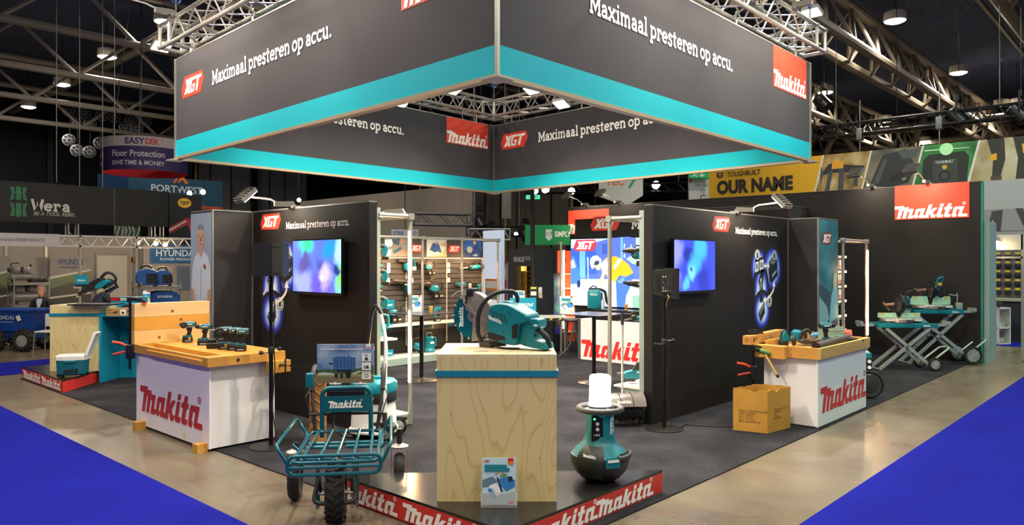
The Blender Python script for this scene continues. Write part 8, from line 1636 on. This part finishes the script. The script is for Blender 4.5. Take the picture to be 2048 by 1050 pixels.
sh = [(.46, .35), (.53, .2), (.60, .35), (.60, .78), (.46, .78)]; B().poly([(x*L_, z0_+y*(z1_-z0_)) for x, y in sh], f, .003).obj('white_shield', mat('#dfe3e0', .6), t, smooth=0); text('shield_text', 'TEC', f, L_*.47, z0_+.5*(z1_-z0_), .09, mat('#c0504a', .6), t, .006, .01, L_*.07); text('shield_text', '7', f, L_*.55, z0_+.48*(z1_-z0_), .14, mat('#128a5a', .6), t, .006, .02); text('lettering', 'SIMPLY', f, L_*.66, z0_+.42*(z1_-z0_), .2, M_WHT, t, .004, .03, L_*.36)
a = PD(1198, 380, 24); t = thing('shield_banner', 'white shield shaped hanging banner below the banner square', 'banner'); f = Fr((a.x, a.y, 0), (RT[0], RT[1], 0), (0, 0, 1)); f.n = Vector((-FW[0], -FW[1], 0)); W = 88*24/FPX; zz = lambda y: PD(1198, y, 24).z
B().prism([(0, zz(393)), (W*.62, zz(412)), (W, zz(391)), (W, zz(330)), (0, zz(330))], f, 0, -.08).obj('panel', mat('#c9cac8', .6), t, smooth=0); text('lettering', 'TEC', f, W*.15, zz(370), .34, mat('#d98a3a', .6), t, .006, .03, W*.42); b = B(); b.poly([(W*.58, zz(356)), (W*.86, zz(356)), (W*.7, zz(378)), (W*.66, zz(374)), (W*.76, zz(360)), (W*.58, zz(360))], f, .006); b.obj('green_seven', mat('#1fa08a', .6), t, smooth=0)
B().cyl(f(W*.5, zz(330), -.04), f(W*.5, 12.58, -.04), .02, n=5).obj('wire', MK, t)
# glowing white light box stand behind the pipe frame
t, f, L_, z0_, z1_ = fascia('pale glowing panel with orange poster behind the pipe frame', 966, 1001, 462, 640, 18.5, mat('#c9d6ea', .6, emit=.35), 'lit_panel', -.6)
B().prism(rect(L_*.15, L_*.95, .95, 1.45), f, .0, .01).obj('orange_poster', mat('#e0852a', .5), t, smooth=0); B().prism(rect(L_*.2, L_*.9, 1.22, 1.4), f, .01, .014).obj('poster_photo', mat('#e6e9ee', .5), t, smooth=0); B().prism(rect(L_*.2, L_*.9, .98, 1.16), f, .01, .014).obj('poster_photo', mat('#7f8aa0', .5), t, smooth=0)
t, f, L_, z0_, z1_ = fascia('narrow pinkish display panel left of the prize wall kiosk', 1000, 1016, 525, 690, 18, mat('#b9a9ae', .6), 'goods_display')
for k in range(6): B().prism(rect(L_*.2, L_*.8, .4+k*.28, .58+k*.28), f, .0, .01).obj('hanging_card', mat(['#c04a4a', '#d9d2d2', '#8f3a4a'][k % 3], .5), t, smooth=0)
# new products table
nt = front('display_table', 'low display table with hazard striped edge behind the cutter', 'table', 1090, 705, .01, .1); B().bx(-.5, .42, -.25, .25, .72, .75).obj('table_top', mat('#c9c9c6', .4), nt)
for k in range(10): B().prism([(-.5+k*.092, .68), (-.46+k*.092, .68), (-.43+k*.092, .72), (-.47+k*.092, .72)], Fr((0, -.255, 0), (1, 0, 0), (0, 0, 1), (0, -1, 0)), 0, .004).obj('hazard_stripe', mat('#d9b82a' if k % 2 == 0 else '#1a1a1a', .5), nt, smooth=0)
B().bx(-.5, .42, -.25, .25, .66, .72).obj('apron', mat('#3a3a36', .5), nt)
for x in (-.46, .38):
    for y in (-.2, .2): B().cyl((x, y, 0), (x, y, .66), .02, n=8).obj('leg', mat('#8a8a88', .4, .5), nt)
ns = thing('table_sign', 'wide turquoise new sign on the display table behind the cutter', 'sign', PD(1046, 640, 13.6), RZ0); zz0 = PD(1046, 622, 13.6).z-ns.location.z; B().bx(-.24, .24, 0, .02, .02-ns.location.z, zz0).obj('dark_lower', MK, ns); B().bx(-.24, .24, -.005, .02, zz0, zz0+.24).obj('card', mat('#0f86a0', .4), ns); slab('lettering', 'Nieuw', Fr((-.17, -.005, zz0+.08), (1, 0, 0), (0, 0, 1), (0, -1, 0)), 0, 0, .36, M_WHT, ns, .002, .12)
t = thing('brochure_holder', 'brochure behind the wide turquoise new sign', 'brochure', PD(1038, 597, 13.9), RZ0); brochure(t, .2, .14)
t = thing('blister_pack', 'black and yellow blister pack hanging by the new sign', 'pack', PD(1067, 594, 13.7), RZ0); B().bx(-.07, .07, 0, .01, 0, .2).obj('card', mat('#1a1a1a', .5), t); B().bx(-.05, .05, -.004, 0, .03, .1).obj('window', mat('#d9d3c0', .5), t); B().bx(-.05, .05, -.004, 0, .15, .18).obj('yellow_band', mat('#d9c62a', .5), t)
t = thing('glove_pair', 'pale work gloves hanging beside the blister pack', 'gloves', PD(1080, 592, 13.7), RZ0); B().rbox(-.03, .04, 0, .03, .03, .16, .012).obj('palm', mat('#9a988e', .7), t)
for k in range(4): B().tube([(-.02+k*.018, .015, .03), (-.015+k*.018, .015, -.03-.01*(k % 2))], .009, 6).obj('finger', mat('#9a988e', .7), t)
tm = front('screen_totem', 'dark screen totem beside the light box', 'display', 1117, 702, .01, .1); B().rbox(-.11, .11, 0, .08, .0, PD(1117, 548, 15).z+.0, .02).obj('casing', mat('#17181b', .4), tm); zs_ = PD(1117, 548, 15).z; B().bx(-.095, .095, -.004, 0, .7, zs_-.06).obj('screen', ramp_mat('totem_screen', 'noise', 4, [(.35, '#12182a'), (.5, '#24345a'), (.62, '#2a6a5a'), (.75, '#5a4a7a')], .3, .5), tm); B().bx(-.095, .095, -.004, 0, .35, .5).obj('blue_stripe', mat('#2c35b0', .4), tm)
# second orange rack between totem and light box
o2 = thing('display_rack', 'narrow rack with orange back and light strip beside the light box', 'rack'); q = PD(1143, 600, 15.2)
pipes(o2, [((q.x-.15, q.y+.15, .02), (q.x-.15, q.y+.15, 2.25)), ((q.x-.15, q.y+.15, 2.25), (q.x+.3, q.y+.6, 2.25))]); fo = Fr((q.x-.1, q.y+.25, 0), (.7, -.7, 0), (0, 0, 1), (-.7, -.7, 0)); B().prism(rect(0, .5, .2, 2.1), fo, -.3, -.32).obj('orange_panel', mat('#e0522a', .5), o2, smooth=0); B().cyl((q.x-.1, q.y+.12, .5), (q.x-.1, q.y+.12, 2.1), .012, n=8).obj('light_strip', M_STRIP, o2); light('POINT', 'strip_light', (q.x-.1, q.y+.0, 1.4), 8, '#ffc98a', .05, o2)
for k in range(5): B().prism(rect(.05, .4, .4+k*.3, .42+k*.3), fo, -.3, -.2).obj('shelf', mat('#e8d9c8', .5), o2, smooth=0)
text('lettering', 'LX', fo, .06, 1.85, .12, MK, o2, -.29, .02)
# ================================================================== right accessory rack
ar = thing('display_rack', 'pipe rack with orange goods wall and light strip behind the right pillar', 'rack'); ax0, ax1, ay = 12.0, 13.12, 4.05
pipes(ar, [((ax0, ay, .02), (ax0, ay, 2.2)), ((ax1, ay, .02), (ax1, ay, 2.2)), ((ax0-.1, ay, 2.2), (ax1, ay, 2.2)), ((ax1, ay, 2.2), (ax1, ay+.5, 2.2))]); joints(ar, [(ax0, ay, 2.2), (ax1, ay, 2.2)])
B().bx(ax0-.05, ax1-.1, ay+.48, ay+.52, .1, 2.15).obj('back_panel', mat('#c4482a', .55), ar); B().bx(ax0-.05, ax1, ay+.05, ay+.5, .5, .53).obj('shelf', mat('#d9cfc0', .4), ar); ledstrip(ar, ax1-.035, ay-.03, .65, 2.05, 14, -.06, -.02)
B().rbox(ax0+.2, ax0+.75, ay+.1, ay+.4, .53, .75, .03).obj('red_bin', mat('#c43a22', .5), ar)
hk_ = None
for r_ in range(6):
    z = 1.9-r_*.24; B().bx(ax0+.0, ax1-.35, ay+.2, ay+.215, z+.02, z+.06).obj('price_rail', mat('#efe6da', .5), ar)
    for c_ in range(5):
        x = ax0+.04+c_*.14
        if hk_ is None:
            hk_ = thing('accessory_pack', 'small white and orange accessory pack on the orange goods wall', 'pack', (x, ay+.22, z), 0, 'accessory packs on the orange goods wall'); B().bx(-.05, .05, 0, .02, -.16, 0).obj('card', mat('#e0dad0', .5), hk_); B().bx(-.045, .045, -.006, 0, -.15, -.09).obj('blister', mat('#d9653a', .4), hk_); B().cyl((0, -.03, -.01), (0, .26, -.01), .004, n=5).obj('peg_hook', mat('#9a9a98', .3, .8), hk_)
        else: dup(hk_, (x, ay+.22+random.uniform(-.03, .03), z))
# ================================================================== background, right
TX = 22.0
tbn = thing('photo_banner', 'long yellow banner with four job site photos at upper right', 'banner'); Ty1 = PX(1418, 380, TX).y; FTb = facX(TX, Ty1)
def tu(x, y): p = PX(x, y, TX); return Ty1-p.y, p.z
zb0 = tu(1640, 384)[1]; zb1 = tu(1640, 311)[1]; uend = tu(2075, 300)[0]; uy = tu(1640, 340)[0]
B().prism(rect(0, uend, zb0, zb1), FTb, 0, -.15).obj('banner_cloth', mat('#d9a916', .6), tbn, smooth=0)
u0, v0 = tu(1434, 388); u1, _ = tu(1586, 384); text('lettering', 'OUR NAME', FTb, u0, zb0+.15, .55, mat('#231f18', .6), tbn, .01, .055, u1-u0); u0, v0 = tu(1454, 362); u1, _ = tu(1521, 352); text('lettering', 'TOUGHBUILT', FTb, u0, zb0+.66, .22, mat('#231f18', .6), tbn, .01, .02, u1-u0)
ue, _ = tu(1440, 358); prints(tbn, FTb, [('#231f18', [[(ue-.12, zb0+.82), (ue+.12, zb0+.82), (ue+.1, zb0+.68), (ue, zb0+.62), (ue-.1, zb0+.68)], rect(ue+.17, ue+.18, zb0+.62, zb0+.84)]), ('#d9a916', [rect(ue-.07, ue+.07, zb0+.75, zb0+.78), rect(ue-.01, ue+.02, zb0+.66, zb0+.76)])], .006, 'emblem')
us = [tu(x, 330)[0] for x in (1640, 1735, 1838, 1950, 2075)]; Hb = zb1-zb0; sl_ = .25
cols = [ramp_mat('site_print', 'noise', 2, [(.3, '#5f5336'), (.5, '#a8894a'), (.7, '#c9b98a')], .6), ramp_mat('bag_print', 'noise', 1.5, [(.3, '#4a4a44'), (.7, '#8a8268')], .6), ramp_mat('laser_print', 'noise', 1.3, [(.3, '#20502c'), (.5, '#3f8a4a'), (.7, '#6fae6a')], .6), ramp_mat('boot_print', 'noise', 1.2, [(.3, '#8a6a2a'), (.55, '#b5a888'), (.7, '#d3c9b2')], .6)]
for i in range(4):
    a, c = us[i], us[i+1]; P_ = [(a-sl_*.5, zb0), (c-sl_*.5-.03, zb0), (c+sl_*.5-.03, zb1), (a+sl_*.5, zb1)]; prints(tbn, FTb, [(cols[i], [P_]), ('#d9d6cc', [[(a-sl_*.5-.05, zb0), (a-sl_*.5, zb0), (a+sl_*.5, zb1), (a+sl_*.5-.05, zb1)]])], .004, 'photo_print')
    def S_(pts): return [(a+(c-a)*x, zb0+Hb*y) for x, y in pts]
    K_ = '#23272a'
    if i == 0: prints(tbn, FTb, [(K_, [S_([(.0, .45), (.2, .75), (.95, .62), (.9, .45), (.3, .5)])]), ('#3f4a52', [S_([(.1, .0), (.2, 0), (.28, .55), (.2, .55)]), S_([(.38, .0), (.5, .0), (.52, .65), (.42, .65)]), S_([(.7, .1), (.8, .1), (.82, .55), (.74, .55)])]), ('#d9a01e', [S_([(.25, .6), (.5, .6), (.52, .8), (.28, .82)])]), ('#2f4a6a', [S_([(.0, .1), (.08, .5), (.02, .7)])])], .007, 'photo_print')
    if i == 1: prints(tbn, FTb, [('#2b3032', [S_([(.05, .1), (.3, .85), (.75, .95), (.95, .5), (.8, .1), (.4, -.0)])]), ('#4a5254', [S_([(.12, .15), (.33, .75), (.4, .72), (.22, .12)]), S_([(.6, .9), (1.0, .95), (.95, .75), (.7, .7)])]), ('#1a1c1d', [S_([(.45, .3), (.75, .4), (.72, .2), (.45, .12)])]), ('#8a8a80', [S_([(.68, .22), (.76, .24), (.75, .17), (.68, .16)])])], .007, 'photo_print')
    if i == 2: prints(tbn, FTb, [('#1f2622', [S_([(.05, -.0), (.08, .62), (.18, .75), (.82, .78), (.9, .65), (.86, 0)])]), ('#333d38', [S_([(.25, .0), (.25, .6), (.7, .62), (.7, 0)])]), ('#111514', [circ(*S_([(.47, .2)])[0], .14, 18)]), ('#3a443f', [circ(*S_([(.47, .2)])[0], .09, 18)]), ('#c9a53a', [circ(*S_([(.47, .42)])[0], .06, 14)]), ('#b8f5b5', [circ(*S_([(.5, .86)])[0], .16, 16), S_([(.1, .88), (.9, .86), (.9, .84), (.1, .85)])])], .007, 'photo_print')
    if i == 2: text('photo_text', 'TOUGHBUILT', FTb, a+(c-a)*.3, zb0+Hb*.52, .1, mat('#c9d0ca', .6), tbn, .011, .02, (c-a)*.33)
    if i == 3: prints(tbn, FTb, [('#2a2a24', [S_([(.2, 1), (.48, 1), (.5, .5), (.42, .1), (.28, .1), (.3, .5)]), S_([(.62, 1), (1, 1), (.95, .4), (.85, .0), (.66, .0), (.7, .5)])]), ('#d9a01e', [S_([(.24, .62), (.36, .66), (.36, .5), (.26, .48)]), S_([(.76, .82), (.9, .84), (.9, .6), (.78, .6)])]), ('#4a3f2c', [S_([(.26, .12), (.44, .12), (.44, .0), (.26, .0)])])], .007, 'photo_print')
# lower wall of that stand and its booth
struct(B().bx(21.6, 21.8, -8, PX(1930, 450, 21.7).y, 0, zb0-.02).obj('wall_neighbour_right', mat('#a9abab', .6)))
t = thing('wall_poster', 'grey tool poster under the boot photo at the right edge', 'poster'); a = PX(1962, 440, 21.6); c = PX(2075, 440, 21.6); F5 = facX(21.58, a.y); z0_, z1_ = PX(2000, 462, 21.6).z, PX(2000, 418, 21.6).z; B().prism(rect(0, a.y-c.y, z0_, z1_), F5, 0, -.01).obj('poster_sheet', mat('#8f8f92', .6), t, smooth=0); w5 = a.y-c.y; prints(t, F5, [('#3a3a40', [[(w5*.12, z0_), (w5*.2, z1_-.05), (w5*.4, z1_-.02), (w5*.36, z0_)], [(w5*.62, z1_), (w5*.75, z1_), (w5*.85, z0_+.1), (w5*.8, z0_)]]), ('#c9a02a', [rect(w5*.2, w5*.24, z0_+.2, z0_+.26)])], .004)
fx = thing('booth_portal', 'pale stand frame with lamp at the right picture edge', 'stand frame'); XF = 18.6
def fxp(x, y): return PX(x, y, XF)
a = fxp(1986, 500); c = fxp(2046, 500); zt5 = fxp(1990, 470).z; zt6 = fxp(2040, 500).z
for yy in (a.y, c.y): B().bx(XF-.03, XF+.03, yy-.03, yy+.03, 0, zt5).obj('post', mat('#9aa39c', .4, .3), fx)
B().bx(XF-.03, XF+.03, c.y, a.y, zt5-.32, zt5).obj('fascia', mat('#a9b0ac', .6), fx); B().bx(XF-.03, XF+.03, c.y, a.y, zt5-.5, zt5-.46).obj('rail', mat('#9aa39c', .4, .3), fx)
lp_ = fxp(1995, 489); B().turn((XF-.1, lp_.y, lp_.z), (-.7, -.5, -.5), [(-.1, .05), (0, .09)], 14).obj('lamp_shell', MK, fx); B().turn((XF-.1, lp_.y, lp_.z), (-.7, -.5, -.5), [(0, .085), (.01, .08)], 14).obj('lamp_lens', mat('#ffdf9a', .5, emit=25), fx); light('POINT', 'lamp_light', (XF-.25, lp_.y-.1, lp_.z-.1), 5, '#ffd9a0', .06, fx)
# goods wall with yellow tags
gw = thing('goods_wall', 'grey goods wall behind the pale stand frame', 'display wall'); XG = 21.0; a = PX(1985, 560, XG); c = PX(2080, 560, XG); B().bx(XG, XG+.05, c.y, a.y, .9, 2.3).obj('back_panel', mat('#6f6f70', .6), gw); B().bx(XG-.5, XG, c.y, a.y, .95, 1.0).obj('counter_top', mat('#a8a48a', .5), gw); B().bx(XG-.45, XG, c.y, a.y, 0, .95).obj('counter_body', mat('#2a2a2c', .6), gw); B().bx(XG-.02, XG, c.y, a.y, 2.3, 2.45).obj('top_band', mat('#2f3234', .6), gw)
pk = None; random.seed(5)
for r_ in range(5):
    for c_ in range(9):
        yy = a.y-.12-c_*.2; z = 2.0-r_*.21
        if yy < c.y: continue
        if pk is None:
            pk = thing('tagged_tool', 'black tool with yellow tag on the grey goods wall', 'tool', (XG-.02, yy, z), 0, 'yellow tagged tools on the goods wall'); B().rbox(-.07, 0, -.07, .07, -.07, .03, .02).obj('tool_body', mat('#1f1f20', .5), pk); B().bx(-.075, -.065, -.05, .05, .04, .09).obj('yellow_tag', mat('#d9b82a', .5), pk)
        else: dup(pk, (XG-.02, yy, z))
for k in range(4): yy = PX(2008+k*12, 520, XG).y; t = thing('tool_helmet', ['first', 'second', 'third', 'fourth'][k]+' green round item from the left on top of the goods wall', 'helmet', (XG-.08, yy, 2.32)); B().sph((0, 0, .0), (.09, .09, .11), 12, 6, 0, pi/2).obj('shell', mat('#2c5a4a', .5), t); B().turn((0, 0, -.01), (0, 0, 1), [(0, .1), (.015, .1)], 14).obj('brim', mat('#2c5a4a', .5), t)
cs = thing('cube_shelf', 'white cube shelf standing on the floor at the right edge', 'shelf', G(1996, 690, 0), RZ0+.25); W = .36; Hh = .83
for z in (0, .36, .8): B().bx(0, W, 0, .3, z, z+.035).obj('board', mat('#cfd0ca', .5), cs)
for x in (0, W-.035): B().bx(x, x+.035, 0, .3, 0, Hh).obj('side', mat('#cfd0ca', .5), cs)
sp_ = cs.location; t = thing('framed_leaflet', 'framed leaflet in the lower cube of the white shelf', 'leaflet', sp_+Matrix.Rotation(RZ0+.25, 3, 'Z')@Vector((.18, .08, .037)), RZ0+.25); B().bx(-.09, .09, 0, .012, 0, .27).obj('card', mat('#8a8478', .5), t); prints(t, Fr((-.09, -.001, 0), (.18, 0, 0), (0, 0, .27), (0, -1, 0)), [('#5a5248', [rect(.1, .9, .5, .9)]), ('#c9c2b0', [rect(.1, .45, .1, .4), rect(.55, .9, .1, .4)])], .001)
for k in range(3): t = thing('small_jar', ['left', 'middle', 'right'][k]+' small pale jar in the upper cube of the white shelf', 'jar', sp_+Matrix.Rotation(RZ0+.25, 3, 'Z')@Vector((.09+k*.09, .12, .397)), 0); B().turn((0, 0, 0), (0, 0, 1), [(0, .028), (.07, .03)], 12).obj('jar_body', mat('#c9ccc4', .5), t); B().turn((0, 0, .07), (0, 0, 1), [(0, .031), (.015, .031)], 12).obj('lid', mat('#e0e0da', .5), t)
t = thing('potted_plant', 'small green plant leaning out of the white cube shelf', 'plant', sp_+Matrix.Rotation(RZ0+.25, 3, 'Z')@Vector((.08, .05, .836)), 0); B().turn((0, 0, 0), (0, 0, 1), [(0, .03), (.05, .04)], 12).obj('pot', mat('#3a3a38', .6), t)
for k in range(7): a_ = k*.9; B().loft([[(0, 0, .05), (.004, 0, .05)], [(.05*cos(a_)-.012*sin(a_), .05*sin(a_)+.012*cos(a_), .12), (.05*cos(a_)+.012*sin(a_), .05*sin(a_)-.012*cos(a_), .12)], [(.12*cos(a_), .12*sin(a_), .08), (.121*cos(a_), .12*sin(a_), .08)]], False, False).obj('leaf', mat('#2c5a34', .5), t)
struct(B().bx(16.6, 21, 1.2, 2.4, 0, .006).obj('floor_neighbour', mat('#2a2522', .9)))
# hall signs
t, f, L_, z0_, z1_ = fascia('white hall sign reading 12 C left of the yellow banner', 1378, 1420, 358, 402, 26, mat('#c3c6ca', .6), 'hall_sign'); text('lettering', 'Hal / Hall', f, L_*.3, z0_+.66*(z1_-z0_), .14, mat('#5a5a5c', .6), t, .004, 0, L_*.62); text('lettering', '12', f, L_*.65, z0_+.36*(z1_-z0_), .2, mat('#4a4a4c', .6), t, .004, 0, None, 0, 'CENTER'); text('lettering', 'C', f, L_*.65, z0_+.02*(z1_-z0_), .3, mat('#3a3a3c', .6), t, .004, .01, None, 0, 'CENTER'); B().prism(rect(0, L_*.15, z1_-.12, z1_), f, 0, .004).obj('red_corner', mat('#d9452a', .6), t, smooth=0); B().cyl(f(L_*.5, z1_, -.06), f(L_*.5, 12.58, -.06), .015, n=5).obj('wire', MK, t)
t, f, L_, z0_, z1_ = fascia('green emergency exit sign above the hall sign', 1378, 1420, 341, 356, 25.6, mat('#1a8a52', .6, emit=.3), 'exit_sign'); b = B(); strokes(b, [[(.15, .75), (.3, .6), (.25, .35), (.1, .2)], [(.3, .6), (.42, .5)], [(.25, .35), (.4, .2)], [(.62, .8), (.62, .25)], [(.5, .45), (.62, .22), (.74, .45)]], .06, Fr(f(0, z0_), f.ux*L_, f.uy*(z1_-z0_), f.n), 0, 0, 1, .004); b.obj('exit_symbol', M_WHT, t, smooth=0); B().cyl(f(L_*.8, z1_, -.06), f(L_*.8, 12.58, -.06), .015, n=5).obj('wire', MK, t)
for i, (x, y) in enumerate(((512, 332), (1068, 394))):
    t, f, L_, z0_, z1_ = fascia(['small green exit sign over the pale hall doors', 'small green exit sign behind the black pole'][i], x-16, x+12, y-4, y+4, 44 if i == 0 else 32, mat('#3fbf8a', .6, emit=1.0), 'exit_sign'); b = B(); strokes(b, [[(.2, .5), (.8, .5)]], .3, Fr(f(0, z0_), f.ux*L_, f.uy*(z1_-z0_), f.n), 0, 0, 1, .004); b.obj('exit_symbol', M_WHT, t, smooth=0); B().cyl(f(L_*.5, z1_, -.06), f(L_*.5, 12.58, -.06), .015, n=5).obj('wire', MK, t)
t, f, L_, z0_, z1_ = fascia('white company name board above the slat wall truss', 783, 836, 459, 472, 19, mat('#b9bcc2', .6), 'name_board'); B().cyl(f(L_*.5, z1_, -.06), f(L_*.5, 12.58, -.06), .012, n=5).obj('wire', MK, t); text('lettering', 'STRE', f, L_*.06, z0_+.03, .13, mat('#2f4f7f', .6), t, .004, .02, L_*.4); text('lettering', 'CO', f, L_*.7, z0_+.03, .13, mat('#2f4f7f', .6), t, .004, .02, L_*.25)
a = PD(1013, 330, 33); tag(B().bx(a.x-.25, a.x+.25, a.y-.05, a.y+.05, PD(1013, 437, 33).z, PD(1013, 380, 33).z).obj('wall_duct', mat('#a9a7a2', .5)), 'pale square duct hanging below the banner square corner', 'duct')
